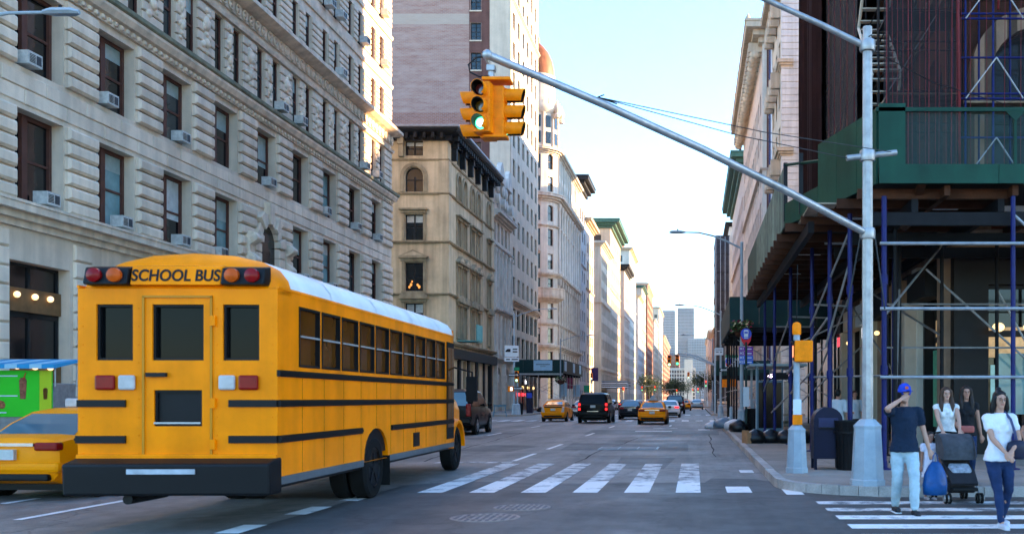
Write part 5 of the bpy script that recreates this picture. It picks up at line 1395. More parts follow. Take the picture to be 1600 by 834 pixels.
        MB().box(-.35, -.115, .74, .35, .0, .77).build('chrome_strip', M['chrome'], t)
        for s in (-1, 1): MB().tube([(s * .62, .6, 1.93), (s * .62, .7, 1.98), (s * .62, 2.6, 1.98), (s * .62, 2.8, 1.93)], .025, 6).build('roof_rail', M['plastic'], t)
    if plate: MB().box(-.16, -.07 if not suv else -.03, 0, .16, .0, .16).build('licence_plate', M['plate'], t, (0, 0, .66 if kind == 'sedan' else (.76 if kind == 'hatch' else .98)))
    MB().box(-.7, .3, .16, .7, K['st'][-1][0] - .3, .3).build('underbody', M['plastic'], t)
    if sign == 'wedge':
        MB().prism([(-.28, 0), (.28, 0), (.04, .34), (-.04, .34)], 1, -.5, .5).build('roof_advert', M['galvpaint'], t, (0, 1.95, 1.47), bevel=.02)
        MB().box(-.3, -.4, -.03, .3, .4, .02).build('roof_advert_base', M['plastic'], t, (0, 1.95, 1.47))
    if sign == 'bar':
        MB().box(-.35, -.12, 0, .35, .12, .16).build('roof_light', M['lampwhite'], t, (0, 1.9, 1.46), bevel=.03)
    return t
car('taxi', 'yellow hatchback taxi driving beside the black sport utility vehicle', -9.75, 67.5, 'hatch', 'taxi', lit=False, sign='bar', cat='taxi', rz=rad(-1))
car('sport_utility_vehicle', 'large black sport utility vehicle with brake lights on in the middle lane', -6.55, 63.2, 'suv', 'carblack', lit=True, tailglass='carglass', scale=1.03)
car('taxi', 'yellow saloon taxi with a wedge advert on its roof, nearest in the right lane', -2.6, 60.2, 'sedan', 'taxi', sign='wedge', cat='taxi')
car('sedan', 'black saloon right behind the black sport utility vehicle', -4.9, 74.5, 'sedan', 'carnavy', lit=False)
car('sedan', 'dark red saloon with lit tail lights past the black saloon', -5.6, 92, 'sedan', 'carred', lit=True)
car('sedan', 'silver saloon between the yellow hatchback taxi and the black utility vehicle', -9.7, 84, 'sedan', 'carsilver')
car('sedan', 'dark saloon in the middle lane just left of the roof-advert taxi', -4.6, 104, 'sedan', 'carnavy', lit=True)
car('sedan', 'white saloon half hidden by the roof-advert taxi', -2.1, 82, 'sedan', 'carwhite', lit=True)
car('sport_utility_vehicle', 'black utility vehicle past the white saloon in the right lane', -2.0, 101, 'suv', 'carblack')
car('taxi', 'far yellow taxi past the next crossing in the right lane', -1.35, 127, 'sedan', 'taxi', cat='taxi', sign='bar')
car('sedan', 'pale silver saloon farthest along the right kerb', .35, 140, 'sedan', 'carsilver')
car('sport_utility_vehicle', 'black van-like utility vehicle just ahead of the school bus', -10.7, 42.5, 'suv', 'carblack', rz=rad(2), scale=1.05, lit=False)
car('sedan', 'dark saloon waiting far ahead in the second lane', -8.3, 118, 'sedan', 'carblack', lit=True)
car('sedan', 'white car far down in the left lane', -11.5, 132, 'sedan', 'carwhite')
car('taxi', 'yellow saloon taxi on the far side of the school bus', -10.75, 15.3, 'sedan', 'taxi', rz=rad(-3), cat='taxi', sign='bar')

# ---------------------------------------------------------------- school bus
bus = thing('school_bus', 'yellow school bus with white roof and black rub rails driving away', 'bus', (-6.28, 11.9, 0), rad(1.3))
bx0, by0 = bus.location.x, bus.location.y
HW, BL = 1.2, 9.6
M['busglass'] = mat('bus_window_glass', (.10, .033, .004), .12, .35, .8, spec=.14)
M['busblack'] = mat('bus_black_trim', (.005, .005, .006), .5, .15, 3, spec=.2)
M['busframe'] = mat('bus_window_rail', (.42, .42, .42), .4, .1, 3, metal=.4)
BR = Facade(bus, bx0 + HW, by0, 90, BL); BLf = Facade(bus, bx0 - HW, by0 + BL, -90, BL)
wc = [(.68 + .815 * i, 1.42 + .815 * i) for i in range(10)]
for FF in (BR, BLf):
    cols = wc if FF is BR else [(BL - b, BL - a) for a, b in wc][::-1]
    arch_c = (3.36, 4.64) if FF is BR else (BL - 4.64, BL - 3.36)
    FF.band(.62, 1.22, [arch_c], .621, 1.14, .3, .72); FF.band(1.22, 1.95); FF.band(1.95, 2.98, cols, 2.02, 2.8, .03); FF.done(M['busyellow'], 'side_panel')
    for u0, u1 in cols:
        wo = window(FF, u0, 2.02, u1 - u0, .78, 'plain', M['busblack'], M['busglass'], -.012)
        MB().box(.03, -.012, .385, u1 - u0 - .03, .0, .41).build('sash_rail', M['busframe'], wo)
    L = BL
    for z0, z1, o_ in ((1.885, 1.965, .03), (1.515, 1.60, .035), (1.075, 1.165, .035)):
        if z0 < 1.1:
            ranges = [(0, 3.2), (4.8, L - .1)] if FF is BR else [(.1, L - 4.8), (L - 3.2, L)]
        else: ranges = [(0, L - .1)]
        for a, b in ranges: FF.put(MB().box(a, -o_, z0, b, .01, z1).box(a, -o_ - .012, z0 + .028, b, -o_, z1 - .028), 'rub_rail', M['busblack'])
    FF.put(MB().box(0, -.015, .56, 3.3 if FF is BR else L - 4.7, .02, .66).box(4.7 if FF is BR else L - 3.3, -.015, .56, L, .02, .66), 'skirt_edge', mat('bus_skirt_grey', (.1, .11, .12), .5, .2, 3))
    FF.put(MB().box(0, -.012, 2.955, L, .02, 2.99), 'drip_rail', M['busyellow'])
for FF in (BR, BLf):
    sm_ = MB(); rv = MB()
    for i in range(1, 12):
        for z0, z1 in ((.67, 1.07), (1.17, 1.51), (1.61, 1.88)):
            u = .8 * i
            if 3.2 < (u if FF is BR else BL - u) < 4.8 and z0 < 1.1: continue
            sm_.box(u - .004, -.004, z0, u + .004, .0, z1)
            for k in range(4): rv.ball((u + .025, -.002, z0 + .03 + (z1 - z0 - .06) * k / 3), .008, 6, 4)
    FF.put(sm_, 'panel_seam', mat('seam_dark_yellow', (.25, .09, .0), .6, 0), stuff=True); FF.put(rv, 'rivet', M['busyellow'], stuff=True)  # seam lines in a darker yellow than the panels
BR.put(MB().box(6.25, -.012, .72, 6.68, .01, .98), 'vent_grille', M['busblack'])
BR.put(MB().box(6.22, -.008, .69, 6.71, .012, .72), 'vent_frame', M['busyellow'])
# roof: yellow edge below, white above, domed at the rear
def roofring(y, k=1., dz=0.): return [(x * k, y, z + dz) for x, z in ((HW, 2.98), (1.17, 3.09), (1.07, 3.22), (.86, 3.33), (.5, 3.41), (0, 3.44), (-.5, 3.41), (-.86, 3.33), (-1.07, 3.22), (-1.17, 3.09), (-HW, 2.98))]
MB().loft([roofring(y) for y in (.42, 3, 6, BL)], closed=False, caps=False).build('roof', M['buswhite'], bus, smooth='auto')
for y in (1.9, 4.0, 6.2, 8.3): MB().loft([[(x * 1.004, yy, z + .012) for x, _, z in roofring(y)] for yy in (y, y + .07)], closed=False, caps=False).build('roof_rib', M['buswhite'], bus)
# rear cap
def rr_(f):
    return [(x * (1 - .10 * (1 - f)) , .42 * f ** 1.0 * ((z - 2.95) / .41) + .0, 2.95 + (z - 2.95)) for x, _, z in roofring(0)]
cap = MB(); r1 = roofring(.42); base = [(x * .985, .0, 2.90) for x, _, z in roofring(0)]
mid = []
for (x, _, z) in roofring(0):
    f = (z - 2.98) / .38; mid.append((x * .985, .10 + .0 * f, 2.93 + (z - 2.98) * .62))
top = [(x * .995, .26, 2.96 + (z - 2.98) * .9) for x, _, z in roofring(0)]
cap.loft([base, mid, top, r1], closed=False); cap.build('rear_roof_cap', M['busyellow'], bus, smooth='auto')
for s in (-1, 1): MB().poly([(s * HW, 0, 2.9), (s * HW, .42, 2.98), (s * HW, .42, 2.9)]).build('cap_cheek', M['busyellow'], bus)
# rear wall
RW = Facade(bus, bx0 - HW, by0, 0, 2 * HW)
RW.band(.72, 1.26); RW.band(1.26, 1.98, [(HW - .29, HW + .29)], 1.28, 1.72, .05); RW.band(1.98, 2.95, [(.22, .66), (HW - .31, HW + .31), (2 * HW - .66, 2 * HW - .22)], 2.08, 2.76, .05); RW.done(M['busyellow'], 'rear_panel')
for u, w_ in ((.22, .44), (HW - .31, .62), (2 * HW - .66, .44)): window(RW, u, 2.08, w_, .68, 'plain', M['busblack'], M['carglass'], .03, name='rear_window')
window(RW, HW - .29, 1.28, .58, .44, 'plain', M['busblack'], M['carglass'], .03, name='rear_window')
dr = MB(); dr.box(-.42, -.022, .80, -.395, 0, 2.86).box(.395, -.022, .80, .42, 0, 2.86).box(-.42, -.022, 2.84, .42, 0, 2.866).box(-.42, -.022, .78, .42, 0, .806)
dr.build('rear_door_frame', mat('bus_dark_yellow', (.5, .19, .004), .4, .1, 2), bus)
rv = MB()
for s in (-1, 1):
    for k in range(9): rv.ball((s * .47, -.002, .95 + .22 * k), .009, 6, 4); rv.ball((s * 1.14, -.002, .95 + .22 * k), .009, 6, 4)
rv.build('rivet', M['busyellow'], bus, stuff=True)
MB().box(-.36, -.06, 1.88, -.12, -.01, 1.93).build('door_handle', M['steelblack'], bus)
for dz in (1.0, 1.5, 2.5): MB().box(.40, -.04, dz, .46, .0, dz + .12).build('door_hinge', M['busyellow'], bus)
MB().box(.28, -.02, 1.31, -.28, -.012, 1.33).build('window_rail', M['busframe'], bus)
for s in (-1, 1):
    for x0, x1, mm, nm in ((.74, .98, 'tail', 'tail_light'), (.50, .70, 'lampwhite', 'reversing_light')): 
        MB().box(s * x0, -.05, 1.72, s * x1, 0, 1.90).build(nm, M[mm], bus, bevel=.03)
    MB().box(s * .62, -.03, 1.515, s * HW, .0, 1.60).build('rub_rail', M['busblack'], bus)
    MB().box(s * .62, -.03, 1.075, s * HW, .0, 1.165).build('rub_rail', M['busblack'], bus)
    # warning lamps in their black surround on the rear cap
    hs = MB().prism([(-.03, 2.985), (-.12, 2.99), (-.06, 3.20), (.12, 3.235), (.12, 2.99)], 0, s * .56, s * 1.08).build('warning_lamp_housing', M['busblack'], bus, bevel=.02)
    for xx, mm in ((.70, 'amber'), (.94, 'tailon')): MB().lathe([(.088, .0), (.084, -.04), (.05, -.055), (.001, -.06)], (s * xx, -.1, 3.1), 18, ax=1).build('warning_lamp', M[mm if mm != 'tailon' else 'tail'], hs, smooth='auto')
MB().prism([(-.03, 2.985), (-.07, 2.99), (-.01, 3.22), (.12, 3.25), (.12, 2.99)], 0, -.54, .54).build('name_panel', M['busyellow'], bus, bevel=.01)
text('name_lettering', 'SCHOOL BUS', .205, M['busblack'], bus, (0, -.046, 3.1), (rad(90 - 14), 0, 0), .003, bold=.004, sx=.86)
MB().prism([(-.28, .46), (-.30, .84), (-.02, .90), (.1, .9), (.1, .46)], 0, -HW - .02, HW + .02).build('bumper', M['busblack'], bus, bevel=.03)
MB().box(-.45, -.312, .72, .35, -.296, .78).build('bumper_strip', mat('faded_bumper_strip', (.38, .4, .43), .5, .3, 5), bus)
MB().box(-HW, -.05, .88, HW, .02, .94).build('sill_strip', M['busyellow'], bus, bevel=.01)
MB().box(-1.1, .1, .5, 1.1, 10.4, .72).build('chassis', M['busblack'], bus)
MB().box(-1.16, .06, .74, 1.16, BL - .06, 1.9).build('inner_floor', M['busblack'], bus)
MB().box(-1.1, .12, 1.9, 1.1, BL - .1, 2.9).build('dark_interior', M['core'], bus)
MB().tube([(-.55, -.1, .4), (-.55, .8, .4)], .06, 10).build('exhaust_pipe', M['steelblack'], bus)
# nose
MB().loft([[(s_ * w_, y, z) for s_, z in ((1, .75), (1, 1.35), (.92, zt), (0, zt + .06), (-.92, zt), (-1, 1.35), (-1, .75))] for y, w_, zt in ((BL, 1.12, 1.78), (10.4, 1.05, 1.68), (11.2, .98, 1.55), (11.5, .9, 1.3))]).build('hood', M['busyellow'], bus, smooth='auto')
for s in (-1, 1): 
    MB().lathe([(.62, -.14), (.66, .0), (.62, .14), (.55, .14), (.55, -.14)], (s * 1.06, 10.2, .52), 16, ax=0, arc=(0, 180)).build('fender', M['busyellow'], bus, smooth='auto')
    MB().tube([(s * 1.2, 9.5, 2.3), (s * 1.55, 9.9, 2.2), (s * 1.55, 9.9, 1.5)], .022, 6).box(s * 1.55 - .12, 9.82, 1.55, s * 1.55 + .12, 9.9, 2.1).build('mirror', M['busblack'], bus)
MB().poly([(-1.08, BL + .01, 1.85), (1.08, BL + .01, 1.85), (1.0, BL + .01, 2.85), (-1.0, BL + .01, 2.85)][::-1]).build('windscreen', M['carglass'], bus)
MB().box(-HW, BL - .05, .62, HW, BL, 1.85).build('front_panel', M['busyellow'], bus)
MB().box(-HW, BL - .05, 2.85, HW, BL, 3.1).build('front_panel', M['busyellow'], bus)
BR.put(MB().box(8.93, -.02, .75, 9.56, .01, 2.82), 'folding_door', M['busblack']); 
for a in (8.97, 9.27): BR.put(MB().box(a, -.03, 1.0, a + .25, -.02, 2.7), 'door_glass', M['busglass'])
for s in (-1, 1):
    wheel(bus, s * 1.03, 4.0, .5, .28, s, 'busblack'); wheel(bus, s * .72, 4.0, .5, .26, s, 'busblack'); wheel(bus, s * 1.0, 10.2, .5, .28, s, 'busblack')
    MB().box(s * 1.24, 4.6, .16, s * .75, 4.62, .66).build('mud_flap', M['rubber'], bus)
# ================================================================ street furniture
rf = random.Random(21)
def octo(r): return [(r * math.cos(rad(22.5 + 45 * i)), r * math.sin(rad(22.5 + 45 * i))) for i in range(8)]
def pole_base(mb, h=1.0, r0=.27, r1=.14):
    rings = []
    for z, r in ((0, r0 * 1.04), (.1, r0 * 1.04), (.12, r0 * .96), (h * .85, r0 * .8), (h * .9, r0 * .84), (h, r1)): rings.append([(x, y, z) for x, y in octo(r)])
    return mb.loft(rings)
# ---------------------------------------------------------------- near signal mast
px, py = 2.92, 16.5
mast = thing('signal_mast', 'tall grey steel mast on the near corner carrying the slanting signal arm', 'traffic light', (px, py, .15))
pole_base(MB(), 1.12, .29, .13).build('base', M['galvpaint'], mast)
MB().loft([[(x, y, z) for x, y in octo(r)] for z, r in ((1.1, .098), (4.2, .09), (7.72, .08))]).build('pole', M['galv'], mast, smooth='auto')
for z in (4.24, 7.4, 5.55): MB().lathe([(.125, z - .09), (.135, z - .06), (.135, z + .06), (.125, z + .09)], seg=14).build('clamp_collar', M['galv'], mast, smooth='auto')
tip = Vector((-2.56, 12.1, 5.86 - .15)) - Vector((px, py, 0))
base = Vector((-.1, -.08, 4.27))
A_ = [base.lerp(tip, t) + Vector((0, 0, .10 * math.sin(math.pi * t))) for t in (0, .25, .5, .75, 1)]
MB().tube(A_, [.062, .06, .057, .054, .052], 12).build('signal_arm', M['galv'], mast, smooth='auto')
MB().ball(tip, .065, 12, 8).build('arm_cap', M['galv'], mast, smooth='all')
MB().tube([(-.36, -.05, 5.5), (.5, .05, 5.62)], .05, 10).build('cross_bar', M['galv'], mast, smooth='auto')
gp = base.lerp(tip, .765) + Vector((0, 0, .13))
for q in ((-.33, -.05, 5.5), (.46, .04, 5.62)):
    MB().tube([q, Vector(q).lerp(gp, .5) + Vector((0, 0, -.06)), gp], .0075, 5).build('guy_wire', M['wire'], mast)
MB().tube([base.lerp(tip, .75) + Vector((0, 0, .2)), gp, base.lerp(tip, .72) + Vector((0, 0, .16))], .01, 5).build('wire_clip', M['cable'], mast)
MB().tube([(.05, .0, 7.35), (1.5, 1.6, 7.3), (4, 4, 7.5), (9, 8, 8.2)], .009, 5).build('service_wire', M['cable'], mast)
la = [(-.08, 0, 7.42), (-.8, -.05, 7.75), (-1.9, -.15, 8.2), (-2.9, -.3, 8.5)]
MB().tube(la, [.055, .05, .045, .04], 10).build('lamp_arm', M['galv'], mast, smooth='auto')
MB().tube([(-.08, 0, 7.5), (.05, -.1, 7.55), (.1, 0, 7.45)], .012, 6).build('cable_loop', M['cable'], mast)
MB().loft([[(-2.9 - d, -.3 + w_ * s, 8.5 + z) for s, z in ((-1, 0), (-.6, .08), (.6, .08), (1, 0), (.6, -.06), (-.6, -.06))] for d, w_ in ((0, .06), (.2, .15), (.6, .16), (.75, .06))]).build('lamp_head', M['galvpaint'], mast, smooth='auto')
MB().tube([(.12, -.02, 4.2), (.35, .3, 3.0)], .014, 5).tube([(-.12, -.02, 4.2), (-.3, .3, 3.0)], .014, 5).build('stay', M['wire'], mast)

def visor(mb, cx, cz, y0, L, r, n=14, open_=34):
    """cowl over a lens: part tube open below, pointing to -y"""
    a0, a1 = -90 + open_ , 270 - open_
    o = len(mb.v); m = n + 1
    for y, rr0, sh in ((y0, r, 0), (y0 - L * .5, r, 0), (y0 - L, r * .99, 0)):
        for r2 in (rr0, rr0 * .94):
            for k in range(m):
                t = rad(a0 + (a1 - a0) * k / n)
                # longer on top than below
                yy = y0 + (y - y0) * (.8 + .2 * (math.sin(t) * .5 + .5)); mb.v.append((cx + r2 * math.cos(t), yy, cz + r2 * math.sin(t)))
    def idx(l, s_, k): return o + (l * 2 + s_) * m + k
    for l in range(2):
        for k in range(n):
            mb.f.append((idx(l, 0, k), idx(l, 0, k + 1), idx(l + 1, 0, k + 1), idx(l + 1, 0, k)))
            mb.f.append((idx(l, 1, k + 1), idx(l, 1, k), idx(l + 1, 1, k), idx(l + 1, 1, k + 1)))
    for k in range(n): mb.f.append((idx(2, 0, k), idx(2, 0, k + 1), idx(2, 1, k + 1), idx(2, 1, k)))
    return mb
def signal_head(parent, loc, rz, on=2, S=.25, name='signal_head', vl=.22):
    h = MB().box(-S * .5, -.02, 0, S * .5, .17, 3 * S).build(name, M['sigyellow'], parent, loc, rz, bevel=.02)
    for i in range(3):
        z = 3 * S - S * (i + .5)
        MB().lathe([(S * .44, -.005), (S * .46, -.03), (S * .4, -.035), (S * .4, -.01)], (0, -.01, z), 18, ax=1).build('door_ring', M['sigyellow'], h, smooth='auto')
        visor(MB(), 0, z, -.02, vl, S * .43).build('visor', M['sigyellow'], h, smooth='auto')
        visor(MB(), 0, z, -.022, vl * .96, S * .398).build('visor_lining', M['sigblack'], h)
        lm = ['lensred', 'lensamber', 'lensgreen'][i] if i != on else ['lensredon', 'lensamber', 'lensgreen'][i]
        ln = MB().lathe([(S * .38, -.022), (S * .3, -.045), (.001, -.055)], (0, 0, z), 16, ax=1).build('lens', M[lm], h, smooth='auto')
        if i == on and on == 2: MB().lathe([(S * .25, -.052), (.001, -.062)], (0, 0, z), 14, ax=1).build('lit_core', M['lensgreenhot'], h)
        MB().box(-S * .52, -.025, z - S * .5 + .003, S * .52, .175, z - S * .5 + .012).build('seam', M['sigyellow'], h)
    return h
sg = thing('traffic_light', 'yellow three-lamp traffic light cluster showing green, hanging from the slanting arm', 'traffic light', (-2.58, 12.1, 4.9))
sg.scale = (.83,) * 3
signal_head(sg, (-.05, -.04, .0), rad(-10), 2, vl=.17)
signal_head(sg, (.24, .2, -.02), rad(88), -1, vl=.3)
signal_head(sg, (-.08, .26, -.04), rad(-92), -1, vl=.34)
MB().box(-.06, .0, .79, .36, .3, .84).build('hanger_plate', M['sigyellow'], sg, bevel=.01)
MB().box(-.05, .05, -.05, .3, .28, -.005).build('bottom_plate', M['sigyellow'], sg, bevel=.01)
MB().tube([(.06, .12, .82), (.06, .12, .96)], .05, 8).box(.0, .05, .95, .12, .18, 1.03).tube([(.06, .12, 1.0), (.0, .0, 1.12)], .03, 8).build('hanger', M['galv'], sg)
MB().tube([(.0, .0, 1.13), (-.14, .0, 1.12), (-.26, .02, 1.02), (-.24, .04, .91), (-.1, .06, .85), (.03, .08, .87)], .013, 7).build('cable_loop', M['cable'], sg, smooth='all')

# ---------------------------------------------------------------- pedestrian signal post
pp_ = thing('pedestrian_signal', 'short pole with yellow pedestrian signal by the dark mailbox', 'traffic light', (2.02, 19.3, .15))
pole_base(MB(), .95, .22, .09).build('base', M['galvpaint'], pp_)
MB().tube([(0, 0, .9), (0, 0, 2.75)], .065, 12).build('pole', M['galvpaint'], pp_, smooth='auto')
MB().lathe([(.08, 2.72), (.09, 2.76), (.09, 2.9), (.07, 2.95), (.02, 2.97)], seg=12).build('cap', M['sigyellow'], pp_, smooth='auto')
pb = MB().box(-.06, -.2, 2.18, .30, .12, 2.6).build('signal_head', M['sigyellow'], pp_, bevel=.025)
MB().box(-.075, -.16, 2.22, -.06, .08, 2.56).box(-.11, -.2, 2.56, -.06, .12, 2.6).build('signal_face', M['sigblack'], pb)
MB().box(-.08, -.12, 2.28, -.074, .04, 2.5).build('hand_symbol', mat('hand_symbol_red', (.4, .03, .02), .4, 0, emit=(1, .2, .08), estr=.6), pb)
MB().box(-.09, -.12, .95, .1, -.06, 1.15).build('push_button_box', M['sigyellow'], pp_, bevel=.01)
MB().box(-.08, -.13, 1.15, .08, -.075, 1.45).build('push_button_sign', M['signwhite'], pp_)
MB().tube([(0, 0, 2.95), (.02, .02, 4.1)], .008, 5).build('service_wire', M['cable'], pp_)
# mailbox and bins
mb_ = thing('mailbox', 'dark navy street mailbox on legs beside the pedestrian signal', 'mailbox', (2.75, 20.35, .158))
M['navybox'] = mat('navy_box_paint', (.007, .008, .026), .5, .2, 2, .05, 20, spec=.2)
n = 10; pr_ = [(-.3, .22), (.3, .22), (.3, 1.0)] + [(.3 * math.cos(math.pi * i / n), 1.0 + .28 * math.sin(math.pi * i / n)) for i in range(n + 1)] + [(-.3, 1.0)]
MB().prism(pr_, 1, -.28, .28).build('box', M['navybox'], mb_, smooth='auto')
for x in (-.26, .26):
    for y in (-.24, .24): MB().box(x - .03, y - .03, 0, x + .03, y + .03, .24).build('leg', M['navybox'], mb_)
MB().box(-.2, -.3, .86, .2, -.28, 1.06).build('flap', mat('navy_box_flap', (.02, .024, .07), .4, .2, 2), mb_)
MB().box(-.18, -.33, .84, .18, -.29, .87).build('flap_handle', M['steelblack'], mb_)
def litter_bin(x, y, label, h=.9, r=.3):
    t = thing('litter_bin', label, 'litter bin', (x, y, .158))
    MB().lathe([(r * .82, 0), (r * .86, .05), (r, h), (r * 1.04, h + .02), (r * 1.04, h + .06), (r * .92, h + .06), (r * .88, h - .05), (.01, h - .1)], seg=20).build('drum', M['steelblack'], t, smooth='auto')
    for i in range(20):
        a = 2 * math.pi * i / 20; MB().tube([(r * .88 * math.cos(a), r * .88 * math.sin(a), .04), (r * 1.03 * math.cos(a), r * 1.03 * math.sin(a), h)], .012, 4).build('slat', M['steelblack'], t)
    MB().lathe([(r * 1.06, h - .2), (r * 1.07, h - .16)], seg=20).build('hoop', M['steelblack'], t)
litter_bin(3.2, 20.1, 'black slatted litter bin right beside the navy mailbox', .95, .33)
litter_bin(-15.9, 88.6, 'black litter bin on the far left corner by the sawhorse', 1.0, .42)
litter_bin(2.6, 42.9, 'black litter bin under the green shed near the lamp post', .95, .33)
# ---------------------------------------------------------------- street lamps
def lamp(x, y, h, reach, dirx, label, arm_y=0., heads=True, base=True):
    t = thing('street_lamp', label, 'street lamp', (x, y, .15))
    pole_base(MB(), 1.0, .24, .1).build('base', M['galvpaint'], t)
    MB().loft([[(a, b, z) for a, b in octo(r)] for z, r in ((.95, .095), (h, .07))]).build('pole', M['galvpaint'], t, smooth='auto')
    MB().ball((0, 0, h), .08).build('cap', M['galvpaint'], t, smooth='all')
    pts = [(0, 0, h - .25)] + [(dirx * reach * q, arm_y * q, h - .25 + .75 * math.sin(q * 1.75)) for q in (.25, .5, .75, 1)]
    MB().tube(pts, [.045, .042, .04, .036, .032], 8).build('arm', M['galvpaint'], t, smooth='auto')
    ex, ey, ez = pts[-1]
    MB().loft([[(ex + dirx * d, ey + w_ * s, ez + z * k) for s, z in ((-1, 0), (-.6, .07), (.6, .07), (1, 0), (.6, -.05), (-.6, -.05))] for d, w_, k in ((-.05, .04, .6), (.15, .13, 1), (.55, .14, 1), (.68, .05, .6))]).build('lamp_head', M['galvpaint'], t, smooth='auto')
    MB().lathe([(.03, 0), (.035, .08), (.01, .1)], (ex + dirx * .3, ey, ez + .06), 8).build('photocell', M['steelblack'], t)
    return t
lm2 = lamp(2.15, 44.4, 8.5, 2.6, -1, 'grey street lamp by the bus stop with its arm over the road')
lamp(-16.0, 19.6, 8.7, 3.0, 1, 'street lamp reaching in from the left edge above the bus', 0)
l3 = lamp(-16.2, 88.0, 9.0, 3.2, 1, 'street lamp with white signs on the far left corner')
lamp(-16.2, 118.5, 8.6, 3.4, 1, 'street lamp in front of the green shed below the tan tower')
lamp(-16.2, 205, 9.0, 3.4, 1, 'far street lamp past the domed building on the left kerb')
l4 = lamp(2.0, 74.0, 8.0, 2.8, -1, 'street lamp with signs at the side street on the right')
lamp(2.2, 118, 8.6, 3.2, -1, 'farther street lamp past the side street on the right')
lamp(2.2, 168, 8.6, 3.4, -1, 'farthest street lamp arching over the right kerb')
# signs on the poles
def sign_panel(parent, x, z, wd, h, m, y=-.12, name='sign_panel'): return MB().box(x - wd / 2, y - .01, z - h / 2, x + wd / 2, y + .01, z + h / 2).build(name, M[m], parent)
s_ = sign_panel(l3, -.2, 5.7, 1.25, 1.0, 'signwhite')
MB().prism([(-.75, 5.62), (-.3, 5.62), (-.3, 5.9), (-.55, 5.9), (-.75, 5.74)], 1, -.14, -.132).box(-.1, -.14, 5.82, .32, -.132, 5.92).box(-.1, -.14, 5.58, .32, -.132, 5.7).build('truck_symbol', M['signblack'], l3)
sign_panel(l3, -.2, 4.95, 1.3, .36, 'signwhite')
MB().box(-.7, -.14, 4.9, -.35, -.132, 5.0).box(-.2, -.14, 4.9, .36, -.132, 5.0).build('truck_symbol', M['signblack'], l3)
def one_way(parent, x, z, wd, y=-.13, flip=1):
    sign_panel(parent, x, z, wd, wd * .33, 'signblack', y)
    a = wd * .45
    MB().prism([(x + flip * -a, z - .07 * wd), (x + flip * a * .55, z - .07 * wd), (x + flip * a * .55, z - .13 * wd), (x + flip * a, z), (x + flip * a * .55, z + .13 * wd), (x + flip * a * .55, z + .07 * wd), (x + flip * -a, z + .07 * wd)][::flip], 1, y - .018, y - .011).build('arrow', M['signwhite'], parent)
    text('lettering', 'ONE WAY', wd * .14, M['signblack'], parent, (x - flip * .05 * wd, y - .02, z), (math.pi / 2, 0, 0), .001)
one_way(l3, .0, 3.55, .95, flip=1)
sign_panel(l3, .25, 4.1, .5, .3, 'green', -.13)
MB().box(-.25, -.12, 6.5, .45, -.09, 6.56).build('bracket_arm', M['galv'], l4)
sign_panel(l4, -.12, 5.0, .62, .55, 'signwhite'); MB().box(-.36, -.14, 5.1, .12, -.132, 5.15).box(-.36, -.14, 4.9, -.16, -.132, 5.0).box(-.06, -.14, 4.9, .1, -.132, 5.0).build('sign_lettering', mat('sign_grey_print', (.2, .22, .25), .5, 0), l4)
one_way(l4, .3, 3.6, .8, flip=-1); sign_panel(l4, .85, 4.2, 1.0, .7, 'signwhite', .3); sign_panel(l4, .85, 4.65, 1.0, .2, 'green', .29)
signal_head(l4, (-.55, .3, 2.9), rad(0), 0, .3) if False else None
MB().box(.1, -.2, 2.3, .75, .15, 2.9).build('signal_back', M['sigyellow'], l4, bevel=.03)
MB().box(.78, -.2, 2.35, 1.15, .15, 2.9).build('signal_back', M['sigyellow'], l4, bevel=.03)
# hanging flower baskets
def basket(parent, x, y, z, s=1.):
    b = MB().lathe([(.05, -.3 * s), (.22 * s, -.24 * s), (.34 * s, 0)], (x, y, z), 12).build('flower_basket', M['wood'], parent, smooth='auto')
    f = MB(); g = MB(); w_ = MB(); d = MB()
    for i in range(150):
        a = rf.uniform(0, 6.28); r_ = .42 * s * math.sqrt(rf.random()); zz = z + rf.uniform(-.12, .3) * s
        q = w_ if i % 9 == 0 else (d if i % 7 == 0 else g)
        c = (x + r_ * math.cos(a), y + r_ * math.sin(a), zz); e = .06 * s
        u = Vector((rf.uniform(-1, 1), rf.uniform(-1, 1), rf.uniform(-1, 1))).normalized() * e; v = u.orthogonal().normalized() * e
        q.quad(*[tuple(Vector(c) + p) for p in (u, v, -u, -v)])
    g.build('leaves', M['leaf'], b, stuff=True); w_.build('flowers', mat('pale_flower', (.6, .55, .3), .6, 0), b, stuff=True); d.build('flowers', mat('crimson_flower', (.25, .01, .06), .6, 0), b, stuff=True)
basket(lm2, .0, -.35, 4.6, 1.2); basket(lm2, -.0, .35, 4.6, 1.2)
basket(bpy.data.objects['street_lamp.003'], .1, -.5, 3.6, 1.6)
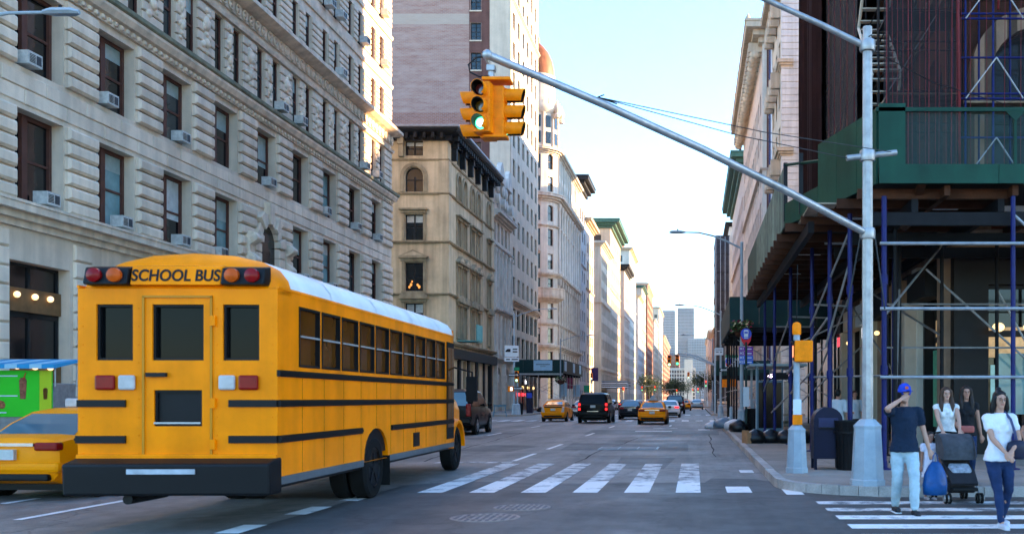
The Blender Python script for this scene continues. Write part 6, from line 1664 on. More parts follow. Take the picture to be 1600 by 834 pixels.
# ---------------------------------------------------------------- bus stop posts
def bus_stop(x, y, h, label, routes=True, s=1.):
    t = thing('bus_stop_sign', label, 'sign', (x, y, .158))
    MB().box(-.045, -.045, 0, .045, .045, h - .35).build('post', mat('dark_green_post', (.01, .03, .025), .5, .1), t)
    MB().lathe([(.001, -.03), (.24 * s, -.03), (.24 * s, .03), (.001, .03)], (0, 0, h), 26, ax=1).build('blue_disc', M['busblue'], t)
    MB().prism([(-.235 * s, h - .06), (-.16 * s, h - .2 * s), (0, h - .27 * s), (.16 * s, h - .2 * s), (.235 * s, h - .06), (.2 * s, h - .3 * s), (.05, h - .5 * s), (-.05, h - .5 * s), (-.2 * s, h - .3 * s)], 1, -.035, .035).build('red_pointer', M['busred'], t)
    MB().box(-.09 * s, -.04, h - .13 * s, .09 * s, -.031, h + .02 * s).box(-.09 * s, -.04, h + .1 * s, .09 * s, -.031, h + .17 * s).box(-.1 * s, -.04, h - .0 * s, -.075 * s, -.031, h + .14 * s).box(.075 * s, -.04, h, .1 * s, -.031, h + .14 * s).box(-.09 * s, -.04, h - .19 * s, .09 * s, -.031, h - .16 * s).build('bus_symbol', M['signwhite'], t)
    if routes:
        for i, (nm, m) in enumerate((('M1', 'purple'), ('M2', 'purple'), ('M3', 'routeblue'), ('M55', 'routeblue'))):
            z = h - .56 - .19 * i
            sp = MB().box(-.3, -.015, z - .175, .3, .015, z).build('route_panel', M[m], t)
            text('route_number', nm, .15, M['signwhite'], sp, (-.18, -.017, z - .09), ext=.002, bold=.002); MB().box(.06, -.02, z - .12, .24, -.016, z - .07).build('route_text_line', M['signwhite'], sp)
        MB().box(.05, -.02, h - 1.55, .32, .02, h - 1.36).build('small_notice', M['signwhite'], t)
        MB().box(-.13, -.09, 1.1, .13, -.05, 1.95).build('timetable_case', M['signwhite'], t)
    return t
bus_stop(2.25, 42.5, 4.25, 'blue round bus stop sign with purple and blue route panels')
bus_stop(2.5, 71.0, 4.15, 'smaller blue round bus stop sign farther down the pavement', False)
# ---------------------------------------------------------------- bus shelter
bs = thing('bus_shelter', 'glass and steel bus shelter with black advert panel behind the rubbish bags', 'bus shelter', (2.55, 39.8, .158))
st_ = M['galvpaint']
for x, y in ((0, 0), (0, 3.8), (1.7, 0), (1.7, 3.8)): MB().box(x - .05, y - .05, 0, x + .05, y + .05, 2.75).build('post', st_, bs)
MB().box(-.3, -.3, 2.75, 2.0, 4.1, 2.86).build('roof', mat('shelter_roof', (.22, .3, .33), .4, .1), bs, bevel=.02)
MB().box(.06, -.03, .25, 1.0, .03, 2.1).build('advert_panel', mat('dark_advert', (.006, .006, .008), .12, 0), bs)
MB().box(-.02, -.06, .1, .06, .06, 2.7).box(1.0, -.06, .1, 1.06, .06, 2.7).box(.06, -.06, 2.1, 1.0, .06, 2.18).box(.06, -.06, .12, 1.0, .06, .25).build('advert_frame', mat('blue_grey_frame', (.08, .14, .18), .4, .1), bs)
led = MB().box(.1, -.08, 2.22, 1.7, .02, 2.5).build('display_sign', M['sigblack'], bs)
M['led'] = mat('led_lilac', (.8, .6, .9), .4, 0, emit=(.85, .6, .95), estr=1.5)
text('display_lettering', '1 45', .2, M['led'], led, (.45, -.085, 2.36), ext=.002, bold=.003); text('display_lettering', '5', .2, M['led'], led, (1.32, -.085, 2.36), ext=.002, bold=.003)
M['paneglass'] = see_through('shelter_glass', (.03, .07, .05), .05, .55)
MB().box(1.1, -.01, .3, 1.66, .01, 2.15).build('glass_panel', M['paneglass'], bs); MB().box(1.69, .1, .3, 1.71, 3.7, 2.5).build('glass_panel', M['paneglass'], bs)
MB().box(1.2, .8, .42, 1.6, 3.2, .47).build('bench', M['wood'], bs)
# ---------------------------------------------------------------- rubbish
def bag(x, y, z, s, m, label, sq=1., name='rubbish_bag', rz=0):
    o = MB(); seg, rings = 14, 10; r_ = random.Random(int(x * 1000 + y * 77))
    o.ball((0, 0, .0), 1, seg, rings)
    for i, v in enumerate(o.v):
        t_ = math.atan2(v[1], v[0]); zz = v[2]
        k = 1 + .10 * math.sin(5 * t_ + r_.uniform(0, .6)) + .08 * math.sin(9 * t_ + 3 * zz)
        nz = max(zz, -.62)
        if zz > .8: k *= .6; nz = zz + .16
        o.v[i] = (v[0] * k * s * sq, v[1] * k * s, (nz + .62) * s * .72)
    t = o.build(name, M[m], None, (x, y, z), rz, smooth='all'); tag(t, label, 'rubbish bag', 'rubbish bags on the right pavement'); return t
bl = ['leftmost black bag of the row in front of the bus shelter, with cardboard', 'second black bag in the row before the bus shelter', 'third black bag in the row before the bus shelter', 'rightmost black bag of the row before the bus shelter']
for i in range(4): bag(2.0 + .5 * i, 31.9 + .12 * (i % 2), .158, .36, 'bag', bl[i], 1.05)
cb = thing('cardboard_box', 'flattened cardboard leaning on the left end of the black bags', 'cardboard', (1.72, 31.8, .158), rad(20))
MB().box(-.08, -.2, 0, -.02, .25, .42).build('panel', M['card'], cb); MB().box(-.02, -.22, 0, .05, .2, .36).build('panel', M['card'], cb)
bag(1.95, 42.6, .158, .42, 'bag', 'black bag by the street lamp base next to the kerb', 1.1); bag(1.85, 44.8, .158, .4, 'bagw', 'white bag behind the black bag at the lamp base', 1.3)
bag(1.55, 49, .12, .42, 'bagblue', 'blue-grey bag slumped on the kerb past the lamp', 1.5); bag(1.95, 50.5, .158, .42, 'bagw', 'pale bag on top of the kerb heap past the lamp', 1.4); bag(1.0, 52, .0, .3, 'bagw', 'small white bag lying in the gutter past the lamp', 1.6)
bag(-14.9 - 1.0, 104.5, .158, .4, 'bagblue', 'bag on the left kerb beside the shed posts', 1.2); bag(-16.6, 106, .158, .42, 'bag', 'black bag beside the left shed posts', 1.2)
t = thing('bollard', 'thin grey bollard at the kerb among the rubbish bags', 'bollard', (1.75, 46.5, .158)); MB().lathe([(.08, 0), (.08, 1.0), (.05, 1.06), (.001, 1.08)], seg=12).build('shaft', M['galvpaint'], t, smooth='auto'); MB().lathe([(.12, 0), (.12, .05), (.085, .08)], seg=12).build('foot', M['galvpaint'], t)
# ---------------------------------------------------------------- far left corner: signal, sawhorse, kiosk, hydrant
fs = thing('traffic_light', 'small green traffic light on a short pole at the far left corner', 'traffic light', (-15.9, 86.8 + 1.2, .15))
pole_base(MB(), 1.0, .3, .12).build('base', M['galvpaint'], fs); MB().tube([(0, 0, .9), (0, 0, 3.1)], .07, 10).build('pole', M['galvpaint'], fs, smooth='auto')
signal_head(fs, (-.05, -.1, 2.9), 0, 2, .34, vl=.2)
MB().box(-.85, -.15, 2.05, -.3, .2, 2.55).build('pedestrian_head', M['sigyellow'], fs, bevel=.03); MB().box(-.62, -.16, 2.15, -.42, -.15, 2.45).build('walk_symbol', M['coollamp'], fs)
one_way(fs, .1, 2.35, .85, -.2, 1)
shs = thing('sawhorse', 'grey-blue police sawhorse standing on the far left corner', 'barrier', (-17.2, 86.6, .0), rad(10))
gm_ = mat('sawhorse_blue_grey', (.10, .18, .22), .6, .2, 3)
MB().box(-.55, -.05, .86, .55, .05, 1.06).build('beam', gm_, shs)
for x in (-.45, .45):
    for s in (-1, 1): MB().tube([(x, 0, .95), (x + (.12 if x > 0 else -.12), s * .35, .0)], .04, 4).build('leg', gm_, shs)
    MB().box(x - .03, -.22, .35, x + .03, .22, .43).build('brace', gm_, shs)
kk = thing('payphone_kiosk', 'slim dark blue sidewalk post cabinet by the left shed', 'kiosk', (-16.3, 97, .15)); MB().box(-.3, -.3, 0, .3, .3, 2.2).build('cabinet', M['navybox'], kk, bevel=.03); MB().box(-.25, -.32, 1.5, .25, -.3, 2.0).build('screen', M['busblue'], kk)
hy = thing('fire_hydrant', 'small red fire hydrant on the far left corner', 'hydrant', (-19.2, 88.6, .15)); MB().lathe([(.16, 0), (.16, .08), (.11, .1), (.11, .55), (.14, .57), (.12, .68), (.03, .76)], seg=12).build('barrel', mat('hydrant_red', (.4, .02, .02), .5, .1), hy, smooth='auto'); MB().lathe([(.05, -.2), (.06, .2)], (0, 0, .42), 8, ax=0).build('outlet', mat('hydrant_red', (.4, .02, .02)), hy)
# shop lettering and awnings along the far left kerb
sg2 = tag(MB().box(-22.4, 127.2, 3.3, -22.3, 131, 4.3).build('shop_sign', M['signblack']), 'black shop fascia with white lettering under the left shed', 'sign')
text('sign_lettering', 'brlax', .95, M['coollamp'], sg2, (-22.28, 129.1, 3.8), (math.pi / 2, 0, math.pi / 2), .01)
aw = thing('awning', 'striped pale awning over the left pavement past the domed building', 'awning', (-22.4, 222, 0)) if False else None
aw = thing('entrance_canopy', 'pale striped metal canopy projecting over the left pavement past the domed building', 'canopy', (FL, 237, 0))
for i in range(4): MB().box(0, 0, 4.2 + .45 * i, 6.2, 16, 4.45 + .45 * i).build('canopy_band', M['signwhite'] if i % 2 == 0 else M['galvpaint'], aw)
MB().box(.2, .2, 4.15, 6.0, 15.8, 5.9).build('canopy_core', M['core'], aw)
for y in (1, 15): MB().tube([(5.8, y, .15), (5.8, y, 4.2)], .06, 8).build('post', M['galv'], aw)
fl_ = thing('flag', 'purple banner hanging from a pole above the left pavement', 'flag', (FL, 205, 0)); MB().tube([(0, 0, 7.4), (2.6, 0, 8.6)], .05, 6).build('pole', M['galv'], fl_); MB().box(.9, -.03, 5.2, 2.4, .03, 8.0).build('cloth', mat('purple_cloth', (.07, .03, .12), .8, .2), fl_)
bn = thing('banner_sign', 'red and white vertical banner sign on the left shop fronts', 'sign', (-18.6, 141.5, 0)); MB().box(0, -.04, 3.0, 1.1, .04, 5.6).build('panel', mat('red_white_banner', (.32, .06, .12), .6, .6, 4), bn); MB().tube([(-3.8, 0, 5.5), (0, 0, 5.5)], .04, 6).build('bracket', M['galv'], bn)
for i, (x, y, m, lb) in enumerate(((-16.6, 124, 'signblue', 'pale blue notice board standing on the left kerb by the shed'), (-16.6, 138, 'signblue', 'second pale blue notice post beyond the left shed'), (-16.2, 147.5, 'green', 'small green street sign near the far crossing'))):
    t = thing('notice_post', lb, 'sign', (x, y, .15)); MB().box(-.45, -.04, 1.7, .45, .04, 3.4).build('panel', M[m], t); MB().tube([(0, .06, 0), (0, .06, 3.2)], .05, 6).build('post', M['galv'], t)
# food cart beyond the bus
fc = thing('food_cart', 'green food cart with blue awning and menu pictures on the left pavement', 'food cart', (-19.3, 28.2, .15), rad(4))
MB().box(-1.1, -.6, .35, 1.1, .6, 1.9).build('body', M['galv'], fc, bevel=.02)
pan = MB().box(-.72, -.66, .95, 1.12, -.61, 2.25).build('menu_board', mat('menu_green', (.05, .62, .03), .4, .05, spec=.15), fc)
MB().box(.8, -.68, .95, 1.12, -.665, 2.25).build('menu_strip', mat('menu_yellow', (.5, .6, .02), .4, .05), pan); MB().box(-1.12, -.66, .95, -.74, -.61, 2.25).build('menu_side', M['galv'], pan)
for x, z, w_, h_, c in ((.35, 1.75, .17, .5, (.28, .09, .05)), (-.35, 1.3, .36, .18, (.35, .12, .05)), (.96, 1.6, .13, .28, (.3, .08, .02)), (-.4, 1.85, .2, .2, (.6, .65, .6))): MB().prism([(-.6, -1), (.6, -1), (.85, .7), (.5, 1), (-.5, 1), (-.85, .7)] if h_ > w_ else [(-1, -.6), (-.8, -1), (.8, -1), (1, -.6), (1, .1), (.8, .7), (.3, 1), (-.3, 1), (-.8, .7), (-1, .1)], 1, -.012, 0).build('food_picture', mat('food_%d' % int(x * 100), c, .5, .6, 14), pan, (x, -.668, z))
for o in list(pan.children):
    if o.name.startswith('food_picture'):
        x, z = o.location.x, o.location.z
        o.scale = {.35: (.12, 1, .3), -.35: (.22, 1, .12), .96: (.08, 1, .16), -.4: (.12, 1, .12)}[round(x, 2)]
MB().box(-.56, -.672, 1.28, -.14, -.664, 1.33).build('food_picture_filling', mat('salad_green', (.5, .5, .05), .5, .3, 20), pan)
MB().tube([(.37, -.69, 2.0), (.43, -.69, 2.18)], .012, 5).build('straw', M['busred'], pan)
for z in (2.08, 1.52, 1.05): MB().box(-.6, -.672, z, .2 if z > 1.1 else -.1, -.662, z + .035).build('menu_text_line', M['signwhite'], pan)
for i in range(8): MB().prism([(-.95, 2.42), (.7, 2.62), (.7, 2.58), (-.95, 2.30)], 0, -1.3 + .33 * i, -1.3 + .33 * (i + 1)).build('awning_panel', mat('awning_blue', (.03, .3, .55), .6, .1) if i % 2 else mat('awning_pale', (.35, .6, .72), .6, .1), fc)
for x in (-1.15, 1.15):
    for y in (-.55, .55): MB().tube([(x, y, 1.8), (x, y, 2.45)], .025, 6).build('post', M['galv'], fc)
    for y in (-.35, .35): MB().lathe([(.22, -.06), (.26, -.03), (.26, .03), (.22, .06)], (x * .8, y, .26), 14, ax=0).build('wheel', M['rubber'], fc, smooth='auto')
# far signals over the road
def far_signal(x, y, h, on, label, arm=None):
    t = thing('traffic_light', label, 'traffic light', (x, y, 0))
    signal_head(t, (0, 0, h), 0, on, .36, vl=.15)
    if arm: MB().tube([(0, .2, h + 1.2), (arm * .5, .2, h + .9), (arm, .2, h + .1)], .06, 8).build('arm', M['galvpaint'], t, smooth='auto'); MB().tube([(arm, .2, .1), (arm, .2, h + 1.6)], .09, 8).build('pole', M['galvpaint'], t, smooth='auto')
    else: MB().tube([(0, .25, .1), (0, .25, h + 1.1)], .07, 8).build('pole', M['galvpaint'], t, smooth='auto')
far_signal(-2.35, 92, 4.6, 2, 'green traffic light over the right lane at the side street', arm=4.3)
far_signal(-1.6, 92.2, 4.7, -1, 'unlit yellow traffic light head beside the green one over the right lane', arm=3.55)
far_signal(-1.0, 168, 5.0, 2, 'tiny green traffic light far down the avenue', arm=2.8)
far_signal(-16.6, 158, 4.6, 2, 'green traffic light in front of the domed building')
for x, y, h, lb, a in ((-15.9, 219, 3.0, 'red traffic light by the striped canopy', None), (-12.6, 236, 3.4, 'red light on an arm left of the wedge-topped taxi', -3.4), (-9.5, 236.4, 3.5, 'second red light on the far left arm', -6.5), (-5.4, 300, 3.2, 'red light above the wedge-topped taxi', -10.4), (2.0, 169, 3.6, 'red traffic light on the right kerb past the silver saloon', None), (-.5, 312, 3.5, 'red light above the far yellow taxi', 2.4), (.9, 236, 3.0, 'red light low on the right kerb far away', None)):
    far_signal(x, y, h, 0, lb, a)
# ================================================================ people (each body one skinned surface; clothes and hair are its children)
def capsule(mb, p0, r0, p1, r1, fx=1., fy=1., seg=12):
    p0, p1 = Vector(p0), Vector(p1); d = (p1 - p0); L = d.length
    if L < 1e-5: d = Vector((0, 0, 1)); L = 1e-5
    d.normalize()
    ref = Vector((1, 0, 0)) if abs(d.x) < .9 else Vector((0, 1, 0))
    y = d.cross(ref).normalized(); x = y.cross(d).normalized()
    prof = []
    for i in range(4): a = math.pi / 2 * i / 3.; prof.append((r0 * math.sin(a), -r0 * math.cos(a)))
    for i in range(4): a = math.pi / 2 * (1 - i / 3.); prof.append((r1 * math.sin(a), L + r1 * math.cos(a)))
    rings = []
    for r, t in prof:
        c = p0 + d * t; r = max(r, 1e-4)
        rings.append([tuple(c + x * (r * fx * math.cos(2 * math.pi * k / seg)) + y * (r * fy * math.sin(2 * math.pi * k / seg))) for k in range(seg)])
    mb.loft(rings)
def chain(mb, pts, rs, fx=1., fy=1.):
    for a, b, r, q in zip(pts[:-1], pts[1:], rs[:-1], rs[1:]): capsule(mb, a, r, b, q, fx, fy)
FOLD = {}
for nm_, sz in (('shirt', .11), ('trousers', .085)):
    FOLD[nm_] = bpy.data.textures.new(nm_ + '_folds', 'CLOUDS'); FOLD[nm_].noise_scale = sz; FOLD[nm_].noise_depth = 2
def skin(mb, name, m, parent, voxel, smooth=4, loc=(0, 0, 0)):
    o = mb.build(name, m, parent, loc)
    r = o.modifiers.new('remesh', 'REMESH'); r.mode = 'VOXEL'; r.voxel_size = voxel; r.use_smooth_shade = True
    s = o.modifiers.new('smooth', 'SMOOTH'); s.factor = .5; s.iterations = smooth
    if name in ('shirt', 'trousers'):
        d = o.modifiers.new('folds', 'DISPLACE'); d.texture = FOLD[name]; d.strength = .03 if name == 'shirt' else .026; d.mid_level = .5; d.texture_coords = 'LOCAL'
    return o
def ik(a, b, l1, l2, hint):
    a, b = Vector(a), Vector(b); d = b - a; D = min(d.length, (l1 + l2) * .999); u = d.normalized()
    x = (l1 * l1 - l2 * l2 + D * D) / (2 * D); h = math.sqrt(max(l1 * l1 - x * x, 0))
    hv = Vector(hint); hv = (hv - u * hv.dot(u)).normalized()
    return a + u * x + hv * h, a + u * D
def skin_mat(name, c): return mat(name, c, .55, .08, 12, .05, 60, spec=.35)
def person(label, loc, rz, H, skinc, top, bottom, hair, lh, rh, lf, rf_, sleeves=.5, legs='long', style='short', extra=None, female=False, lhint=(.4, .7, -.6), rhint=(-.4, .7, -.6), tops=1., lean=0., shoe=(.02, .02, .025), curl=.5, skirt=None, child=False, hem=.87):
    k = H / 1.8; t = thing('person', label, 'person', loc, rz)
    sk = skin_mat('skin_%d' % int(skinc[0] * 1000), skinc)
    sw = .175 if female else .2; hw = .10 if female else .095
    pel, wai, che, nek = Vector((0, 0, .95)), Vector((0, -.0, 1.1)), Vector((0, -.01 - lean, 1.32)), Vector((0, -.0 - lean, 1.50))
    hd = Vector((0, -.03 - lean, 1.665)); hs = 1.18 if child else 1.
    sh = {1: Vector((sw, -lean, 1.425)), -1: Vector((-sw, -lean, 1.425))}
    B = MB(); TO = MB(); BO = MB()
    # torso
    capsule(B, pel, .135, wai, .115, 1.15, .8); capsule(B, wai, .115, che, .135, 1.2, .8); capsule(B, che, .135, nek - Vector((0, 0, .09)), .10, 1.25, .75)
    capsule(B, nek - Vector((0, 0, .06)), .058, hd + Vector((0, .015, -.06)), .052)
    for s in (1, -1): capsule(B, nek + Vector((0, 0, -.05)), .06, sh[s], .058)
    # head with brow, nose, chin, ears
    capsule(B, hd + Vector((0, .02, .035)), .088 * hs, hd + Vector((0, .01, .0)), .08 * hs, .92, 1.06)
    capsule(B, hd + Vector((0, -.015, -.02)), .066 * hs, hd + Vector((0, -.04, -.085)), .036 * hs)
    capsule(B, hd + Vector((0, -.088, .012)), .010, hd + Vector((0, -.108, -.022)), .015); capsule(B, hd + Vector((-.035, -.08, .03)), .014, hd + Vector((.035, -.08, .03)), .014)
    for s in (1, -1): capsule(B, hd + Vector((s * .08, .015, .02)), .016, hd + Vector((s * .078, .012, -.02)), .012, .6, 1.3)
    for s, hand, hint in ((1, lh, lhint), (-1, rh, rhint)):
        el, wr = ik(sh[s], hand, .285, .26, hint); S_ = sh[s]
        chain(B, [S_, S_.lerp(el, .5), el, el.lerp(wr, .4), wr], [.052, .048, .037, .037, .025])
        d = (wr - el).normalized(); side = d.cross(Vector((0, 1, 0)))
        side = side.normalized() if side.length > .1 else Vector((1, 0, 0)); pn = side.cross(d).normalized()
        palm = wr + d * .085; capsule(B, wr + d * .01, .026, palm, .034, 1.15, .62)
        for i in range(4):
            b0 = palm + side * (-.027 + .018 * i) + d * .01; ln = (.062, .074, .07, .055)[i]
            k1 = b0 + d * ln * .5 + pn * .012 * curl; k2 = k1 + d * ln * .35 * (1 - curl * .6) + pn * ln * .6 * curl
            chain(B, [b0, k1, k2], [.0095, .009, .0075])
        th = wr + d * .03 + side * .03 * s; chain(B, [th, th + d * .035 + side * .022 * s, th + d * .07 + side * .02 * s + pn * .01], [.013, .011, .009])
        if sleeves > 0:
            pts = [S_, S_.lerp(el, min(1, sleeves / .55))]; TO_r = [(.076 if not female else .067) * tops, (.066 if not female else .06) * tops]
            if sleeves > .55: pts += [el.lerp(wr, (sleeves - .55) / .45)]; TO_r += [.05]
            chain(TO, pts, TO_r)
    cc = tops
    wf = .9 if female else 1.
    TO.loft([[(rx * cc * math.cos(math.pi * i / 10), ry * cc * math.sin(math.pi * i / 10) - lean * (zz - .9), zz) for i in range(20)] for zz, rx, ry in ((hem, .20, .15), (hem + .02, .206, .155), (.98, .19, .14), (1.1, .162 * wf, .12), (1.22, .172 * wf, .125), (1.34, .188 * wf, .13), (1.42, .19 * wf, .11), (1.47, .14, .085), (1.5, .075, .07))])
    for s in (1, -1): capsule(TO, nek + Vector((s * .03, .01, -.068)), .066, sh[s] + Vector((0, 0, .004)), .072 if not female else .068)
    if female:
        for s in (1, -1): capsule(TO, che + Vector((s * .07, -.075, -.02)), .055, che + Vector((s * .066, -.085, -.04)), .052)
    for s, ft in ((1, lf), (-1, rf_)):
        hp = Vector((s * hw, 0, .93)); an = Vector(ft) + Vector((0, .03, .085)); kn, an = ik(hp, an, .44, .43, (s * .1, -1, 0))
        chain(B, [hp, hp.lerp(kn, .5), kn, kn.lerp(an, .35), an], [.088, .075, .052, .053, .034])
        dirn = Vector((0, -1, 0))
        capsule(B, an + Vector((0, 0, -.045)), .036, an + dirn * .14 + Vector((0, 0, -.055)), .03, 1, .8)
        if legs == 'long':
            pts = [hp + Vector((0, 0, -.03)), hp.lerp(kn, .5), kn, kn.lerp(an, .4), kn.lerp(an, .93)]
            chain(BO, pts, [.098, .095, .076, .074, .062] if not female else [.098, .09, .064, .06, .045])
        elif legs == 'short':
            chain(BO, [hp + Vector((0, 0, .02)), hp.lerp(kn, .5), hp.lerp(kn, .8)], [.115, .102, .095])
        S2 = MB(); capsule(S2, an + Vector((0, .03, -.045)), .046, an + dirn * .16 + Vector((0, 0, -.05)), .043, 1, .75); capsule(S2, an + Vector((0, .02, -.075)), .045, an + dirn * .17 + Vector((0, 0, -.078)), .042, 1, .35)
        skin(S2, 'shoe', mat('shoe_%d_%d' % (int(shoe[0] * 100), int(shoe[2] * 100)), shoe, .5, .1, 9), t, .009, 3)
        MB().box(-.045, -.2, -.0, .045, .07, .02).build('shoe_sole', M['signwhite'], t, (an.x, an.y, an.z - .108), bevel=.008)
    capsule(BO, (0, 0, .88), .13, (0, 0, .94), .12, 1.2, .85)
    skin(B, 'body', sk, t, .0085, 3)
    if legs != 'none': skin(BO, 'trousers', bottom, t, .012, 4)
    skin(TO, 'shirt', top, t, .012, 4)
    for s in (1, -1):
        MB().ball(hd + Vector((s * .032, -.079, .008)), (.011, .005, .0055), 8, 6).build('eye', mat('eye_dark', (.015, .012, .01), .3, 0), t)
        MB().box(-.017, -.003, -.0022, .017, .003, .0022).build('eyebrow', hair, t, hd + Vector((s * .034, -.092, .034)))
    MB().ball(hd + Vector((0, -.076, -.052)), (.024, .008, .007), 8, 6).build('mouth', mat('lips', (.3, .08, .07), .5, 0), t, smooth='all')
    Hm = MB(); hh = hs
    capsule(Hm, hd + Vector((0, .035, .05)), .094 * hh, hd + Vector((0, .045, .0)), .088 * hh, .97, 1.05)
    capsule(Hm, hd + Vector((-.035, -.02, .085)), .035 * hh, hd + Vector((.035, -.02, .085)), .035 * hh)
    if style == 'long':
        for s in (1, -1): chain(Hm, [hd + Vector((s * .07, .0, .05)), hd + Vector((s * .088, .01, -.06)), hd + Vector((s * .10, -.03, -.2)), hd + Vector((s * .09, -.06, -.3))], [.045, .042, .046, .025])
        chain(Hm, [hd + Vector((0, .06, .0)), hd + Vector((0, .08, -.25))], [.09, .07])
    elif style == 'bun':
        capsule(Hm, hd + Vector((.0, .07, .135)), .04, hd + Vector((.01, .08, .145)), .04)
        for s in (1, -1): chain(Hm, [hd + Vector((s * .078, .0, .03)), hd + Vector((s * .095, .03, -.1)), hd + Vector((s * .09, .05, -.17))], [.035, .045, .03])
    skin(Hm, 'hair', hair, t, .010, 3)
    if extra: extra(t, dict(hd=hd, sh=sh, che=che))
    t.scale = (k, k, k)
    return t
hb = mat('hair_dark_brown', (.02, .012, .009), .5, .2, 20); hk = mat('hair_black', (.008, .007, .007), .45, .2, 20); hbr = mat('hair_brown', (.05, .024, .014), .5, .2, 20)
navytee = mat('navy_t_shirt', (.006, .016, .036), .85, .2, 5, .25, 30); paleden = mat('pale_denim', (.36, .47, .52), .85, .22, 6, .3, 40)
whitetee = mat('white_t_shirt', (.66, .66, .70), .85, .1, 5, .3, 25); denim = mat('blue_denim', (.010, .025, .075), .85, .3, 6, .3, 40)
# man in the cap
def cap_bag(t, J):
    hd = J['hd']; cm = mat('blue_cap', (.012, .05, .42), .7, .1, 9)
    C = MB(); capsule(C, hd + Vector((0, .01, .075)), .096, hd + Vector((0, .02, .05)), .1, .98, 1.06); skin(C, 'cap', cm, t, .010, 3)
    MB().loft([[(x * w_, y, z) for x, z in ((-1, -.006), (-.5, .016), (0, .022), (.5, .016), (1, -.006), (.5, .006), (0, .01), (-.5, .006))] for y, w_, z in ((-.06, .085, 0), (-.13, .082, 0), (-.175, .05, 0))]).build('cap_brim', cm, t, hd + Vector((0, -.01, .055)))
    MB().box(-.022, -.004, -.018, .022, .004, .02).build('cap_badge', mat('cap_badge_orange', (.5, .1, .05), .6, 0), t, hd + Vector((0, -.098, .1)))
    P = MB().box(-.012, -.06, -.07, .012, .02, .07).build('phone', M['plastic'], t, hd + Vector((-.1, -.03, -.03))); P.rotation_euler = (.2, 0, .2)
man = person('walking man in blue cap, navy T-shirt and pale jeans, hand at his mouth', (2.95, 13.75, .0), rad(4), 1.80, (.44, .24, .17), navytee, paleden, hb,
             (.36, -.03, .86), (-.10, -.17, 1.60), (.10, -.20, 0), (-.08, .16, 0.02), .27, rhint=(-1.1, -.25, -.75), extra=cap_bag, tops=1.04, curl=.8)
cbag = thing('carrier_bag', 'blue plastic carrier bag hanging from the hand of the man in the cap', 'bag', (3.37, 13.68, 0), rad(10))
bm_ = mat('blue_plastic_bag', (.006, .06, .2), .35, .35, 6, .3, 12)
bgm = MB(); rings = []
for z, w_, d in ((.27, .13, .07), (.28, .17, .10), (.42, .185, .11), (.56, .16, .09), (.68, .10, .05), (.74, .05, .03)): rings.append([(w_ * math.cos(a_ * math.pi / 8) * (1 + .06 * math.sin(a_ * 3 + z * 9)), d * math.sin(a_ * math.pi / 8), z) for a_ in range(16)])
bgm.loft(rings).build('sack', bm_, cbag, smooth='all'); MB().tube([(-.04, 0, .72), (-.03, 0, .82), (.0, 0, .86), (.03, 0, .82), (.04, 0, .72)], .008, 6).build('handle', bm_, cbag)
# woman with the shoulder bag
def shoulder_bag(t, J):
    MB().tube([(.06, .0, 1.53), (.10, -.13, 1.42), (.14, -.165, 1.25), (.17, -.17, 1.1)], .018, 6).build('bag_strap', mat('navy_strap', (.05, .06, .13), .7, .1), t, smooth='all')
    b = MB(); rings = []
    for z, w_ in ((.90, .1), (.93, .14), (1.05, .15), (1.12, .13), (1.15, .05)): rings.append([(.17 + w_ * math.cos(a * math.pi / 6), -.17 + w_ * .4 * math.sin(a * math.pi / 6), z) for a in range(12)])
    b.loft(rings).build('shoulder_bag', mat('navy_leather', (.012, .014, .032), .45, .2, 8), t, smooth='all')
    hd = J['hd']
    for s in (1, -1): MB().tube([hd + Vector((s * .034 + .027 * math.cos(a * math.pi / 6), -.1, .006 + .022 * math.sin(a * math.pi / 6))) for a in range(13)], .0016, 5).build('glasses_rim', M['plastic'], t)
woman = person('woman in white T-shirt and dark jeans walking with a navy shoulder bag', (3.85, 12.35, 0), rad(6), 1.72, (.42, .22, .15), whitetee, denim, hk,
               (.07, -.25, 1.02), (-.03, -.27, .99), (.10, .12, .02), (-.05, -.22, 0), .27, style='bun', female=True, extra=shoulder_bag, lhint=(1, .35, -.4), rhint=(-1, .35, -.4), shoe=(.5, .5, .55), tops=1.03)
# woman with the stroller
wt = person('long-haired woman in white sleeveless top pushing the stroller', (4.18, 16.25, .15), 0, 1.66, (.44, .25, .18), mat('white_printed_top', (.6, .6, .58), .85, .25, 14), mat('charcoal_trousers', (.03, .032, .038), .85, .1), hbr,
            (.15, -.36, 1.02), (-.15, -.36, 1.02), (.1, .0, 0), (-.1, .05, 0), .06, style='long', female=True, lhint=(1, .5, -.3), rhint=(-1, .5, -.3))
def hip_bag(t, J):
    MB().box(-.14, -.2, .93, .12, -.13, 1.06).build('waist_bag', mat('coral_leather', (.38, .1, .08), .55, .1), t, bevel=.03); MB().tube([(-.1, -.13, 1.0), (.1, -.02, 1.35), (.13, .02, 1.46)], .008, 5).build('bag_strap', M['plastic'], t)
person('woman in a black top and jeans with a coral bag behind the stroller', (4.72, 17.0, .158), rad(-4), 1.68, (.36, .18, .12), mat('black_top', (.01, .01, .012), .85, .1), denim, hb, (.28, -.02, .82), (-.16, -.2, 1.0), (.1, 0, 0), (-.08, -.06, 0), .12, style='long', female=True, extra=hip_bag)
# child beside the stroller
person('small dark-haired child in a white dress between the man and the stroller', (3.78, 15.7, .0), rad(14), 1.08, (.30, .14, .09), mat('white_dress', (.62, .58, .66), .85, .1, 6), mat('white_dress', (.62, .58, .66)), hk,
       (.26, -.1, 1.0), (-.27, -.05, .86), (.09, -.02, 0), (-.09, .04, 0), .2, legs='short', child=True, tops=1.12, hem=.6, shoe=(.3, .25, .25))
